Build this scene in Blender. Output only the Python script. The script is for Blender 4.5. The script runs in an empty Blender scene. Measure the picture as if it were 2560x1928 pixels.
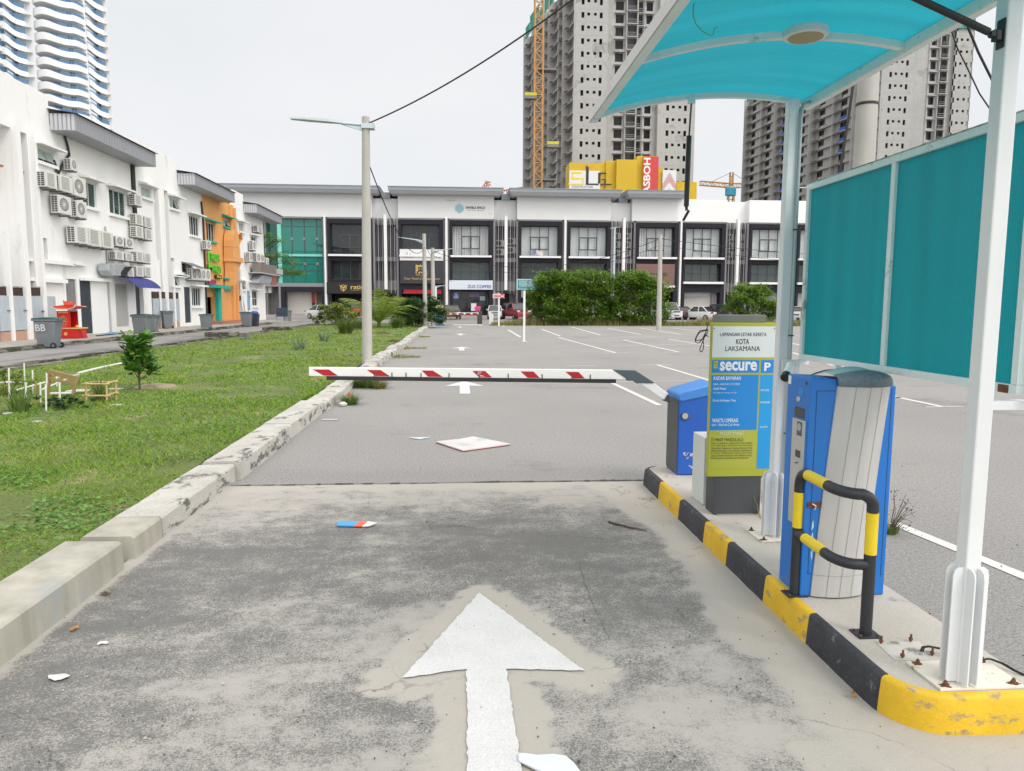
import bpy,bmesh,math,random
import numpy as np
from mathutils import Vector,Matrix,noise as mnoise
S=bpy.context.scene
C=S.collection
R=math.radians
random.seed(7)
# -- camera
F=1830.0
TH=math.atan(204/F)-.0006
PH=R(4.20)
RO=.0045
CAMZ=1.6
fw=Vector((math.sin(PH)*math.cos(TH),math.cos(PH)*math.cos(TH),-math.sin(TH)))
rt0=Vector((math.cos(PH),-math.sin(PH),0))
up0=rt0.cross(fw)
rt=rt0*math.cos(RO)+up0*math.sin(RO)
up=up0*math.cos(RO)-rt0*math.sin(RO)
cam=bpy.data.cameras.new('camera')
cam.sensor_width=36
cam.sensor_fit='HORIZONTAL'
cam.lens=F/2560*36
cam.clip_start=.05
cam.clip_end=6000
co=bpy.data.objects.new('camera',cam)
C.objects.link(co)
m3=Matrix((rt,up,-fw)).transposed()
co.matrix_world=Matrix.Translation((0,0,CAMZ))@m3.to_4x4()
S.camera=co
# -- sky, sun, exposure
SUN_EL,SUN_AZ=R(48),R(140)
sdir=Vector((math.sin(SUN_AZ)*math.cos(SUN_EL),math.cos(SUN_AZ)*math.cos(SUN_EL),math.sin(SUN_EL)))
W=bpy.data.worlds.new('World')
S.world=W
W.use_nodes=True
wn,wl=W.node_tree.nodes,W.node_tree.links
wn.clear()
sky=wn.new('ShaderNodeTexSky')
sky.sky_type='NISHITA'
sky.sun_disc=False
sky.sun_elevation=SUN_EL
sky.sun_rotation=SUN_AZ
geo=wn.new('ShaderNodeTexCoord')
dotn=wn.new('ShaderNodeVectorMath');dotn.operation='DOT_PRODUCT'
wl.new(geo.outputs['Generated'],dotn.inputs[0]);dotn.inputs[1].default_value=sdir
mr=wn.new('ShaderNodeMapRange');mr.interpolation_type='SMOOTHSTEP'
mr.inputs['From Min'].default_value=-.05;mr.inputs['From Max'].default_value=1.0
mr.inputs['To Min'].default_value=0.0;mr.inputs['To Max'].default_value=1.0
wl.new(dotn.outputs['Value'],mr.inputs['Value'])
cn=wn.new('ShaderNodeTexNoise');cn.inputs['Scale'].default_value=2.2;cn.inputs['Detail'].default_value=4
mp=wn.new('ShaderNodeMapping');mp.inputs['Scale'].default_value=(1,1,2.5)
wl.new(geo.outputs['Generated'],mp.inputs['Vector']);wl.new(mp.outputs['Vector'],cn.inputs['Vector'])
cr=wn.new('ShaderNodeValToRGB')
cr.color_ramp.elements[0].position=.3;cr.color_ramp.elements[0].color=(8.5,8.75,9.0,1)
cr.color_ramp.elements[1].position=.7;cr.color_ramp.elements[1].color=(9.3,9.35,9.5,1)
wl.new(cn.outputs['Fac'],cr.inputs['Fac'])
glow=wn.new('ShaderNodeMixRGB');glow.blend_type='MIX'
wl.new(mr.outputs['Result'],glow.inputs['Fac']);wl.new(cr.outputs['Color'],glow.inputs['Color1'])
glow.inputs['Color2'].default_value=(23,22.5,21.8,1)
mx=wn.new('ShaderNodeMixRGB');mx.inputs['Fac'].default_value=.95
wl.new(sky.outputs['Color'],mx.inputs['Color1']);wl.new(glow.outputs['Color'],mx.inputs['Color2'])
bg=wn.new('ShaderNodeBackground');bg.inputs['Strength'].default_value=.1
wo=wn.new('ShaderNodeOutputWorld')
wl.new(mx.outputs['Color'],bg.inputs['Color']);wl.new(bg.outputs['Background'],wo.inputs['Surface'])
sl=bpy.data.lights.new('sun','SUN')
sl.energy=1.0
sl.angle=R(16)
sl.color=(1,.96,.9)
so=bpy.data.objects.new('sun',sl)
C.objects.link(so)
so.rotation_euler=sdir.to_track_quat('Z','Y').to_euler()
S.view_settings.view_transform='Standard'
S.view_settings.look='None'
S.view_settings.exposure=0
S.view_settings.gamma=1
S.cycles.max_bounces=8
S.cycles.transparent_max_bounces=12
# -- measuring helpers: photo ray meets a real plane
VS=2560/2212
def ray(u,v):
 return fw+rt*((u-1280)/F)+up*((964-v)/F)
def G(u,v,z=0.0):
 d=ray(u,v);t=(z-CAMZ)/d.z
 return Vector((0,0,CAMZ))+d*t
def PY(u,v,y):
 d=ray(u,v)
 return Vector((0,0,CAMZ))+d*(y/d.y)
def PX(u,v,x):
 d=ray(u,v)
 return Vector((0,0,CAMZ))+d*(x/d.x)
 # -- materials
MATS={}
def nd(nt,t,**kw):
 n=nt.nodes.new(t)
 for k,v in kw.items():
  if k in n.inputs:n.inputs[k].default_value=v
  else:setattr(n,k,v)
 return n
def mat(name,col,rough=.6,var=.08,scale=3.,metal=0.,bump=0.,bscale=60.,streak=0.,dirt=None,fine2=0.,dscale=1.5,dth=.6,spec=.5,trans=0.,fine=0.,fscale=150.,emis=0.,alpha=1.,dstretch=(1,1,1),coat=0.):
 """principled surface: base colour with patchy variation, optional fine grain, rain streaks, and blotches of `dirt` colour"""
 if name in MATS:return MATS[name]
 m=bpy.data.materials.new(name)
 m.use_nodes=True
 nt=m.node_tree
 b=nt.nodes['Principled BSDF']
 out=nt.nodes['Material Output']
 L=nt.links.new
 pos=nd(nt,'ShaderNodeNewGeometry').outputs['Position']
 base=nd(nt,'ShaderNodeRGB');base.outputs[0].default_value=(*col,1)
 c=base.outputs[0]
 def mul(c,fac_sock,lo,hi):
  r=nd(nt,'ShaderNodeMapRange');r.inputs['From Min'].default_value=.25;r.inputs['From Max'].default_value=.75
  r.inputs['To Min'].default_value=lo;r.inputs['To Max'].default_value=hi
  L(fac_sock,r.inputs['Value'])
  x=nd(nt,'ShaderNodeMixRGB',blend_type='MULTIPLY');x.inputs['Fac'].default_value=1
  L(c,x.inputs['Color1']);L(r.outputs['Result'],x.inputs['Color2'])
  return x.outputs['Color']
 if var:
  n=nd(nt,'ShaderNodeTexNoise');n.inputs['Scale'].default_value=scale;n.inputs['Detail'].default_value=6
  L(pos,n.inputs['Vector']);c=mul(c,n.outputs['Fac'],1-var,1+var)
 if fine:
  n=nd(nt,'ShaderNodeTexNoise');n.inputs['Scale'].default_value=fscale;n.inputs['Detail'].default_value=3
  L(pos,n.inputs['Vector']);c=mul(c,n.outputs['Fac'],1-fine,1+fine)
 if fine2:
  n=nd(nt,'ShaderNodeTexNoise');n.inputs['Scale'].default_value=fscale*.38;n.inputs['Detail'].default_value=2
  L(pos,n.inputs['Vector']);c=mul(c,n.outputs['Fac'],1-fine2,1+fine2)
 if streak:
  mp=nd(nt,'ShaderNodeMapping');mp.inputs['Scale'].default_value=(6,6,.35)
  L(pos,mp.inputs['Vector'])
  n=nd(nt,'ShaderNodeTexNoise');n.inputs['Scale'].default_value=1.0;n.inputs['Detail'].default_value=5
  L(mp.outputs['Vector'],n.inputs['Vector']);c=mul(c,n.outputs['Fac'],1-streak,1+streak*.3)
 if dirt:
  mp=nd(nt,'ShaderNodeMapping');mp.inputs['Scale'].default_value=dstretch
  L(pos,mp.inputs['Vector'])
  n=nd(nt,'ShaderNodeTexNoise');n.inputs['Scale'].default_value=dscale;n.inputs['Detail'].default_value=9;n.inputs['Roughness'].default_value=.68
  L(mp.outputs['Vector'],n.inputs['Vector'])
  r=nd(nt,'ShaderNodeMapRange');r.inputs['From Min'].default_value=dth;r.inputs['From Max'].default_value=dth+.07
  L(n.outputs['Fac'],r.inputs['Value'])
  x=nd(nt,'ShaderNodeMixRGB');L(r.outputs['Result'],x.inputs['Fac']);L(c,x.inputs['Color1'])
  x.inputs['Color2'].default_value=(*dirt,1);c=x.outputs['Color']
 L(c,b.inputs['Base Color'])
 b.inputs['Roughness'].default_value=rough
 b.inputs['Metallic'].default_value=metal
 b.inputs['Specular IOR Level'].default_value=spec
 b.inputs['Coat Weight'].default_value=coat
 if emis:
  L(c,b.inputs['Emission Color']);b.inputs['Emission Strength'].default_value=emis
 if bump:
  n=nd(nt,'ShaderNodeTexNoise');n.inputs['Scale'].default_value=bscale;n.inputs['Detail'].default_value=5
  L(pos,n.inputs['Vector'])
  bp=nd(nt,'ShaderNodeBump');bp.inputs['Strength'].default_value=bump;bp.inputs['Distance'].default_value=.01
  L(n.outputs['Fac'],bp.inputs['Height']);L(bp.outputs['Normal'],b.inputs['Normal'])
 if trans:
  t=nd(nt,'ShaderNodeBsdfTranslucent');L(c,t.inputs['Color'])
  ms=nd(nt,'ShaderNodeMixShader');ms.inputs['Fac'].default_value=trans
  L(b.outputs['BSDF'],ms.inputs[1]);L(t.outputs['BSDF'],ms.inputs[2]);L(ms.outputs['Shader'],out.inputs['Surface'])
 MATS[name]=m
 return m
def glassmat(name,col,mixt=.5,rough=.03,tint=(.5,.6,.6)):
 """window pane: dark glossy sheet, partly see-through"""
 if name in MATS:return MATS[name]
 m=bpy.data.materials.new(name);m.use_nodes=True
 nt=m.node_tree;b=nt.nodes['Principled BSDF'];out=nt.nodes['Material Output'];L=nt.links.new
 b.inputs['Base Color'].default_value=(*col,1);b.inputs['Roughness'].default_value=rough
 b.inputs['Specular IOR Level'].default_value=.8
 t=nd(nt,'ShaderNodeBsdfTransparent');t.inputs['Color'].default_value=(*tint,1)
 ms=nd(nt,'ShaderNodeMixShader');ms.inputs['Fac'].default_value=mixt
 L(b.outputs['BSDF'],ms.inputs[1]);L(t.outputs['BSDF'],ms.inputs[2]);L(ms.outputs['Shader'],out.inputs['Surface'])
 MATS[name]=m
 return m
def leafmat(name,cols,trans=.35,scale=2.):
 """leaf: colours vary from leaf to leaf (random per mesh island) and over the plant"""
 if name in MATS:return MATS[name]
 m=bpy.data.materials.new(name);m.use_nodes=True
 nt=m.node_tree;b=nt.nodes['Principled BSDF'];out=nt.nodes['Material Output'];L=nt.links.new
 g=nd(nt,'ShaderNodeNewGeometry')
 n=nd(nt,'ShaderNodeTexNoise');n.inputs['Scale'].default_value=scale;n.inputs['Detail'].default_value=3
 L(g.outputs['Position'],n.inputs['Vector'])
 a=nd(nt,'ShaderNodeMath',operation='MULTIPLY_ADD');a.inputs[1].default_value=.55;a.inputs[2].default_value=-.02
 L(g.outputs['Random Per Island'],a.inputs[0])
 s=nd(nt,'ShaderNodeMath',operation='MULTIPLY_ADD');s.inputs[1].default_value=.5
 L(n.outputs['Fac'],s.inputs[0]);L(a.outputs[0],s.inputs[2])
 r=nd(nt,'ShaderNodeValToRGB')
 while len(r.color_ramp.elements)<len(cols):r.color_ramp.elements.new(.5)
 for i,(p,c)in enumerate(cols):
  r.color_ramp.elements[i].position=p;r.color_ramp.elements[i].color=(*c,1)
 L(s.outputs[0],r.inputs['Fac']);L(r.outputs['Color'],b.inputs['Base Color'])
 b.inputs['Roughness'].default_value=.55;b.inputs['Specular IOR Level'].default_value=.3
 t=nd(nt,'ShaderNodeBsdfTranslucent');L(r.outputs['Color'],t.inputs['Color'])
 ms=nd(nt,'ShaderNodeMixShader');ms.inputs['Fac'].default_value=trans
 L(b.outputs['BSDF'],ms.inputs[1]);L(t.outputs['BSDF'],ms.inputs[2]);L(ms.outputs['Shader'],out.inputs['Surface'])
 MATS[name]=m
 return m
 # -- mesh builder
class MB:
 def __init__(s):s.v=[];s.f=[];s.m=[]
 def add(s,vs,fs,m=0):
  o=len(s.v);s.v+=[tuple(p)for p in vs]
  for f in fs:s.f.append(tuple(i+o for i in f));s.m.append(m)
  return s
 def box(s,x0,x1,y0,y1,z0,z1,m=0):
  if x1<x0:x0,x1=x1,x0
  if y1<y0:y0,y1=y1,y0
  if z1<z0:z0,z1=z1,z0
  return s.add([(x0,y0,z0),(x1,y0,z0),(x1,y1,z0),(x0,y1,z0),(x0,y0,z1),(x1,y0,z1),(x1,y1,z1),(x0,y1,z1)],[(0,3,2,1),(4,5,6,7),(0,1,5,4),(1,2,6,5),(2,3,7,6),(3,0,4,7)],m)
 def quad(s,a,b,c,d,m=0):return s.add([a,b,c,d],[(0,1,2,3)],m)
 def prism(s,poly,axis,a0,a1,m=0):
  """extrude a 2-D outline along an axis ('x': poly is (y,z); 'y': (x,z); 'z': (x,y))"""
  def P(p,a):return{'x':(a,p[0],p[1]),'y':(p[0],a,p[1]),'z':(p[0],p[1],a)}[axis]
  n=len(poly)
  vs=[P(p,a0)for p in poly]+[P(p,a1)for p in poly]
  fs=[tuple(range(n)),tuple(range(2*n-1,n-1,-1))]+[(i,i+n,(i+1)%n+n,(i+1)%n)for i in range(n)]
  return s.add(vs,fs,m)
 def tube(s,pts,r,n=8,m=0,caps=True):
  pts=[Vector(p)for p in pts]
  rs=r if isinstance(r,(list,tuple))else[r]*len(pts)
  vs=[];fs=[]
  prev=None
  for i,p in enumerate(pts):
   d=(pts[min(i+1,len(pts)-1)]-pts[max(i-1,0)])
   if d.length<1e-9:d=Vector((0,0,1))
   d.normalize()
   if prev is None:
    a=d.cross(Vector((0,0,1))if abs(d.z)<.95 else Vector((0,1,0)))
   else:
    a=prev-d*prev.dot(d)
   a.normalize();prev=a;b=d.cross(a)
   for k in range(n):
    t=2*math.pi*k/n
    vs.append(p+(a*math.cos(t)+b*math.sin(t))*rs[i])
  for i in range(len(pts)-1):
   for k in range(n):
    fs.append((i*n+k,i*n+(k+1)%n,(i+1)*n+(k+1)%n,(i+1)*n+k))
  if caps:fs+=[tuple(range(n-1,-1,-1)),tuple(range((len(pts)-1)*n,len(pts)*n))]
  return s.add(vs,fs,m)
 def beam(s,a,b,w,h=None,m=0,upv=(0,0,1)):
  """square bar from a to b"""
  a,b=Vector(a),Vector(b);h=h or w
  d=(b-a).normalized();x=d.cross(Vector(upv))
  if x.length<1e-4:x=d.cross(Vector((0,1,0)))
  x.normalize();y=x.cross(d)
  vs=[]
  for p in(a,b):
   for sx,sy in((-1,-1),(1,-1),(1,1),(-1,1)):vs.append(p+x*(sx*w/2)+y*(sy*h/2))
  return s.add(vs,[(0,3,2,1),(4,5,6,7),(0,1,5,4),(1,2,6,5),(2,3,7,6),(3,0,4,7)],m)
 def lathe(s,prof,c=(0,0,0),n=16,axis='z',m=0):
  vs=[];fs=[]
  for r,h in prof:
   for k in range(n):
    t=2*math.pi*k/n;a,b=r*math.cos(t),r*math.sin(t)
    p={'z':(a,b,h),'y':(a,h,b),'x':(h,a,b)}[axis]
    vs.append((p[0]+c[0],p[1]+c[1],p[2]+c[2]))
  for i in range(len(prof)-1):
   for k in range(n):fs.append((i*n+k,i*n+(k+1)%n,(i+1)*n+(k+1)%n,(i+1)*n+k))
  fs+=[tuple(range(n-1,-1,-1)),tuple(range((len(prof)-1)*n,len(prof)*n))]
  return s.add(vs,fs,m)
 def mesh(s,name,mats,off=(0,0,0),smooth=None):
  me=bpy.data.meshes.new(name)
  ox,oy,oz=off
  me.from_pydata([(x-ox,y-oy,z-oz)for x,y,z in s.v],[],s.f)
  for m in(mats if isinstance(mats,(list,tuple))else[mats]):me.materials.append(m)
  if len(me.materials)>1:me.polygons.foreach_set('material_index',s.m)
  me.validate()
  bm=bmesh.new();bm.from_mesh(me);bmesh.ops.recalc_face_normals(bm,faces=bm.faces);bm.to_mesh(me);bm.free()
  if smooth:
   me.polygons.foreach_set('use_smooth',[True]*len(me.polygons))
   me.set_sharp_from_angle(angle=R(smooth))
  me.update()
  return me
LOC={}
def _props(o,label,cat,group,kind):
 if label:o['label']=label
 if cat:o['category']=cat
 if group:o['group']=group
 if kind:o['kind']=kind
def thing(name,label,cat,loc=(0,0,0),group=None,rz=0):
 o=bpy.data.objects.new(name,None);C.objects.link(o)
 o.empty_display_size=.2
 o.location=loc;o.rotation_euler=(0,0,rz)
 LOC[o]=tuple(loc)if not rz else(0,0,0)
 _props(o,label,cat,group,None)
 return o
def part(mb,name,mats,parent,label=None,bev=0,smooth=None,local=False,kind=None,seg=2):
 """a mesh child of `parent`; vertices are given in world coordinates unless local"""
 off=(0,0,0)if local else LOC[parent]
 o=bpy.data.objects.new(name,mb.mesh(name,mats,off,smooth));C.objects.link(o)
 o.parent=parent;LOC[o]=LOC[parent]
 if bev:
  bv=o.modifiers.new('bevel','BEVEL');bv.width=bev;bv.segments=seg;bv.limit_method='ANGLE';bv.angle_limit=R(40)
 _props(o,label,None,None,kind)
 return o
def solo(mb,name,mats,label,cat,loc=(0,0,0),group=None,kind=None,bev=0,smooth=None,local=False):
 """a thing that is one mesh"""
 o=bpy.data.objects.new(name,mb.mesh(name,mats,(0,0,0)if local else loc,smooth));C.objects.link(o)
 o.location=loc;LOC[o]=tuple(loc)
 if bev:
  bv=o.modifiers.new('bevel','BEVEL');bv.width=bev;bv.segments=2;bv.limit_method='ANGLE';bv.angle_limit=R(40)
 _props(o,label,cat,group,kind)
 return o
def struct(mb,name,mats,smooth=None):return solo(mb,name,mats,None,None,kind='structure',smooth=smooth)
def dup(root,loc,rz=None,label=None,group=None):
 """copy a thing with copies of its parts and sub-parts"""
 def cp(o,par):
  c=o.copy();C.objects.link(c)
  if par:c.parent=par
  for ch in o.children:cp(ch,c)
  return c
 r=cp(root,None);r.location=loc;LOC[r]=tuple(loc)
 if rz is not None:r.rotation_euler=(0,0,rz)
 if label:r['label']=label
 if group:r['group']=group
 return r
DG=bpy.context.evaluated_depsgraph_get()
def textverts(s,bold=0.,italic=0.):
 cu=bpy.data.curves.new('t','FONT');cu.body=s;cu.size=1;cu.resolution_u=3;cu.offset=bold;cu.shear=italic
 ob=bpy.data.objects.new('t',cu);C.objects.link(ob)
 dg=bpy.context.evaluated_depsgraph_get()
 me=bpy.data.meshes.new_from_object(ob.evaluated_get(dg))
 vs=[tuple(v.co)for v in me.vertices];fs=[tuple(p.vertices)for p in me.polygons]
 bpy.data.objects.remove(ob);bpy.data.curves.remove(cu);bpy.data.meshes.remove(me)
 return vs,fs
def text(mb,s,org,ux,uz,w=None,h=None,bold=0.,italic=0.,m=0,center=False):
 """lay writing: org = lower-left corner, ux/uz unit directions, fitted to width w and (or) height h"""
 vs,fs=textverts(s,bold,italic)
 if not vs:return mb
 a=np.array(vs);lo=a.min(0);hi=a.max(0);dx,dy=hi[0]-lo[0],hi[1]-lo[1]
 sx=(w/dx)if w else h/dy
 sy=(h/dy)if h else sx
 org,ux,uz=Vector(org),Vector(ux),Vector(uz)
 if center:org=org-ux*(dx*sx/2)
 return mb.add([org+ux*((x-lo[0])*sx)+uz*((y-lo[1])*sy)for x,y,z in vs],fs,m)
def nz(x,y,z=0.):return mnoise.noise((x,y,z))
# -- GROUND
M_asph=mat('asphalt',(.292,.283,.276),.9,.08,.35,bump=.9,bscale=130,fine=.42,fine2=.16,fscale=95,spec=.25,dirt=(.235,.228,.222),dscale=.4,dth=.57)
M_asph_old=mat('asphalt_back_road',(.255,.248,.243),.9,.12,.5,fine=.3,fscale=60,spec=.25,dirt=(.17,.17,.17),dscale=.7,dth=.55,dstretch=(1,.25,1))
M_earth=mat('earth',(.12,.10,.07),.95,.3,.6,fine=.2)
M_soil=mat('lawn_soil',(.11,.145,.035),.95,.35,1.3,fine=.4,fscale=45,dirt=(.26,.20,.13),dscale=1.3,dth=.58)
M_conc=mat('kerb_concrete',(.46,.445,.41),.85,.16,3,bump=.5,bscale=60,fine=.2,fscale=90,dirt=(.12,.117,.108),dscale=4.2,dth=.535,dstretch=(1,.7,2.2))
M_conc_new=mat('kerb_concrete_smooth',(.42,.40,.34),.8,.14,2.5,fine=.09,streak=.34,dirt=(.35,.355,.34),dscale=2.2,dth=.56)
M_moss=mat('mossy_concrete',(.20,.19,.165),.9,.2,2,fine=.2,fscale=50,dirt=(.05,.05,.035),dscale=2.0,dth=.47,dstretch=(1,.6,3))
M_side=mat('sidewalk_concrete',(.36,.34,.31),.85,.15,1.2,fine=.15,dirt=(.16,.15,.13),dscale=1.2,dth=.56)
M_paint=mat('road_paint',(.60,.60,.60),.75,.05,6,fine=.12,fscale=140,bump=.5,bscale=140,dirt=(.40,.38,.35),dscale=9,dth=.665)
M_paint_far=mat('road_paint_worn',(.62,.61,.59),.8,.1,6,fine=.15,fscale=90,dirt=(.33,.32,.31),dscale=3,dth=.60)
struct(MB().box(-900,900,-60,2500,-1.2,-.03),'ground',M_earth)
road=MB()
road.quad((-2.1,6.45,0),(70,6.45,0),(70,57.5,0),(-2.1,57.5,0))
road.quad((1.9,-30,0),(70,-30,0),(70,6.45,0),(1.9,6.45,0))
struct(road,'parking_lot',M_asph)
rd=MB()
rd.quad((-14.4,-30,-.004),(-10.75,-30,-.004),(-10.75,60,-.004),(-14.4,60,-.004))
rd.quad((-80,60,-.004),(110,60,-.004),(110,87,-.004),(-80,87,-.004))
rd.quad((-14.4,87,-.004),(-80,87,-.004),(-80,160,-.004),(-14.4,160,-.004))
rd.quad((-10.75,57.5,-.004),(6,57.5,-.004),(6,60,-.004),(-10.75,60,-.004))
struct(rd,'road',M_asph_old)
# -- concrete apron: a fine sheet carrying a stain mask
ARROW=[(.11,3.91),(.545,3.01),(.205,3.05),(.225,1.2),(.02,1.2),(.03,3.06),(-.245,3.0)]
def seg_d(px,py,a,b):
 ax,ay=a;bx,by=b;dx,dy=bx-ax,by-ay
 t=max(0,min(1,((px-ax)*dx+(py-ay)*dy)/(dx*dx+dy*dy)))
 return math.hypot(px-ax-t*dx,py-ay-t*dy)
def apron_mask(x,y):
 """0 = washed clean, 1 = under the black crust; the crust keeps away from paint, kerbs and the joint"""
 d=min(seg_d(x,y,ARROW[i],ARROW[(i+1)%7])for i in range(7))
 w=.5+.5*nz(x*3,y*3,3.3)
 w+=.45*nz(x*9,y*9,1.1)+.3*nz(x*21,y*21,5)
 clean=max(0,min(1,(.085+.12*w-d)/.05))
 e=1.64-x
 if y>2.2:clean=max(clean,min(1,(.17+.28*(.5+.5*nz(1.7,y*1.3,9))+.10*max(0,y-4.3)+.06*nz(x*8,y*8)-max(0,e))/.12))
 clean=max(clean,min(1,(.10+.34*(.5+.5*nz(x*1.2,7,2))+.10*nz(x*5,y*5,2)-(6.45-y))/.14))
 clean=max(clean,.9-(x+2.02)/(.05+.07*w))
 if y<2.45 and x>1.2:clean=max(clean,.35)
 g=.52
 g+=.30*math.exp(-((y-4.75)/.75)**2-((x-.45)/.85)**2)
 g+=.22*math.exp(-((y-3.6)/1.0)**2-((x+1.75)/.5)**2)
 g+=.18*math.exp(-((y-4.6)/.5)**2-((x+1.2)/.6)**2)
 g+=.14*math.exp(-((y-3.6)/.7)**2-((x-1.0)/.35)**2)
 g-=.12*math.exp(-((y-5.9)/.35)**2)
 g-=.10*math.exp(-((y-2.6)/.35)**2-((x-1.1)/.5)**2)
 return max(0,min(1,g-.62*max(0,min(1.1,clean))))
STEP=.03
xs=np.arange(-2.06,7.6,STEP);ys=np.arange(-3,6.452,STEP);ys[-1]=6.452
am=bpy.data.meshes.new('driveway')
nx_,ny_=len(xs),len(ys)
av=[];mk=[]
for y in ys:
 for x in xs:
  av.append((x,y,.003+.003*nz(x*.9,y*.9)))
  mk.append(apron_mask(x,y)if x<3.0 and y>.8 else.5)
af=[(j*nx_+i,j*nx_+i+1,(j+1)*nx_+i+1,(j+1)*nx_+i)for j in range(ny_-1)for i in range(nx_-1)if(xs[i]<1.7 or ys[j]<2.50)]
am.from_pydata(av,[],af)
at_=am.attributes.new('crust','FLOAT','POINT');at_.data.foreach_set('value',mk)
m=bpy.data.materials.new('stained_concrete');m.use_nodes=True
nt=m.node_tree;b=nt.nodes['Principled BSDF'];L=nt.links.new
pos=nd(nt,'ShaderNodeNewGeometry').outputs['Position']
at=nd(nt,'ShaderNodeAttribute',attribute_name='crust')
def tex(scale,detail=6,rough=.6,stretch=None):
 n=nd(nt,'ShaderNodeTexNoise');n.inputs['Scale'].default_value=scale;n.inputs['Detail'].default_value=detail;n.inputs['Roughness'].default_value=rough
 if stretch:
  q=nd(nt,'ShaderNodeMapping');q.inputs['Scale'].default_value=stretch;L(pos,q.inputs['Vector']);L(q.outputs['Vector'],n.inputs['Vector'])
 else:L(pos,n.inputs['Vector'])
 return n.outputs['Fac']
def mth(op,a,b=None,c=None,clamp=False):
 n=nd(nt,'ShaderNodeMath',operation=op);n.use_clamp=clamp
 for i,q in enumerate((a,b,c)):
  if q is None:continue
  if isinstance(q,(int,float)):n.inputs[i].default_value=q
  else:L(q,n.inputs[i])
 return n.outputs[0]
def rng(x,a,b_,lo=0,hi=1):
 n=nd(nt,'ShaderNodeMapRange');n.inputs['From Min'].default_value=a;n.inputs['From Max'].default_value=b_
 n.inputs['To Min'].default_value=lo;n.inputs['To Max'].default_value=hi;L(x,n.inputs['Value']);return n.outputs['Result']
def mixc(f,c1,c2,bt='MIX'):
 n=nd(nt,'ShaderNodeMixRGB',blend_type=bt)
 for s_,q in zip(('Fac','Color1','Color2'),(f,c1,c2)):
  if isinstance(q,(int,float)):n.inputs[s_].default_value=q
  elif isinstance(q,tuple):n.inputs[s_].default_value=(*q,1)
  else:L(q,n.inputs[s_])
 return n.outputs['Color']
n1=tex(1.5,10,.68,(1,1.6,1));n2=tex(9,8,.7);n3=tex(125,3,.75);n4=tex(1.0,5,.6,(1,2.2,1))
g=mth('ADD',at.outputs['Fac'],mth('MULTIPLY',mth('SUBTRACT',n1,.5),1.15))
g=mth('ADD',g,mth('MULTIPLY',mth('SUBTRACT',n2,.5),.75))
soft=rng(g,.30,.78)
g2=mth('ADD',g,mth('MULTIPLY',mth('SUBTRACT',n3,.5),1.9))
crust=rng(g2,.40,.74)
crust=mth('MULTIPLY',crust,rng(soft,.0,.5))
wash=rng(at.outputs['Fac'],.52,.05)
base=mixc(wash,mixc(n4,(.33,.318,.30),(.44,.42,.385)),mixc(n2,(.395,.370,.330),(.465,.435,.388)))
base=mixc(rng(n3,.35,.65,0,.3),base,(.33,.31,.28))
dark=mixc(n2,(.085,.085,.082),(.155,.153,.148))
colr=mixc(mth('MULTIPLY',crust,.9),base,dark)
colr=mixc(mth('MULTIPLY',soft,.28),colr,(.15,.15,.145))
vor=nd(nt,'ShaderNodeTexVoronoi',feature='DISTANCE_TO_EDGE');vor.inputs['Scale'].default_value=.55
wv=nd(nt,'ShaderNodeVectorMath',operation='ADD');nv=nd(nt,'ShaderNodeTexNoise');nv.inputs['Scale'].default_value=3;nv.inputs['Detail'].default_value=6
L(pos,nv.inputs['Vector']);sv=nd(nt,'ShaderNodeVectorMath',operation='SCALE');sv.inputs['Scale'].default_value=.5
L(nv.outputs['Color'],sv.inputs[0]);L(pos,wv.inputs[0]);L(sv.outputs[0],wv.inputs[1]);L(wv.outputs[0],vor.inputs['Vector'])
crk=rng(vor.outputs['Distance'],.0,.0045,1,0)
colr=mixc(mth('MULTIPLY',crk,rng(n1,.45,.6,0,.7)),colr,(.07,.065,.06))
L(colr,b.inputs['Base Color']);b.inputs['Roughness'].default_value=.9;b.inputs['Specular IOR Level'].default_value=.25
bp=nd(nt,'ShaderNodeBump');bp.inputs['Strength'].default_value=.5;bp.inputs['Distance'].default_value=.006
L(mth('ADD',n3,mth('MULTIPLY',crust,-.3)),bp.inputs['Height']);L(bp.outputs['Normal'],b.inputs['Normal'])
am.materials.append(m)
am.polygons.foreach_set('use_smooth',[True]*len(am.polygons))
ao=bpy.data.objects.new('driveway',am);C.objects.link(ao);ao['kind']='structure'
M_tar=mat('tar_joint',(.06,.058,.055),.9,.3,9,fine=.3)
jt=MB();random.seed(3)
x=-2.0
while x<1.68:
 w=random.uniform(.02,.10);k=.008+.022*random.random()**2+.02*max(0,nz(x*2,1))+(.02 if x>.2 else 0)*random.random()
 y0=6.452+.02*nz(x*1.5,5)
 jt.quad((x,y0-k*.4,.009),(x+w,y0-k*.5,.009),(x+w,y0+k,.009),(x,y0+k*.8,.009));x+=w*1.02
struct(jt,'joint_seam',M_tar)
ck=MB();pts=[(1.42-.03,4.55),(1.25,4.1),(1.12,3.75),(.98,3.35),(.93,3.22),(1.0,3.12),(1.12,3.02)]
pts=[G(u*VS,v*VS).to_2d()for u,v in((1250,1215),(1262,1260),(1282,1310),(1305,1360),(1318,1388))]
fine=[]
for a,b_ in zip(pts[:-1],pts[1:]):
 for k in range(5):
  t=k/5;fine.append((a[0]+(b_[0]-a[0])*t+random.uniform(-.004,.004),a[1]+(b_[1]-a[1])*t))
for a,b_ in zip(fine[:-1],fine[1:]):ck.quad((a[0]-.0012,a[1],.0095),(a[0]+.0016,a[1],.0095),(b_[0]+.0016,b_[1],.0095),(b_[0]-.0012,b_[1],.0095))
struct(ck,'pavement_crack',mat('crack_grey',(.10,.095,.09),.9,.4,20))
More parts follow.
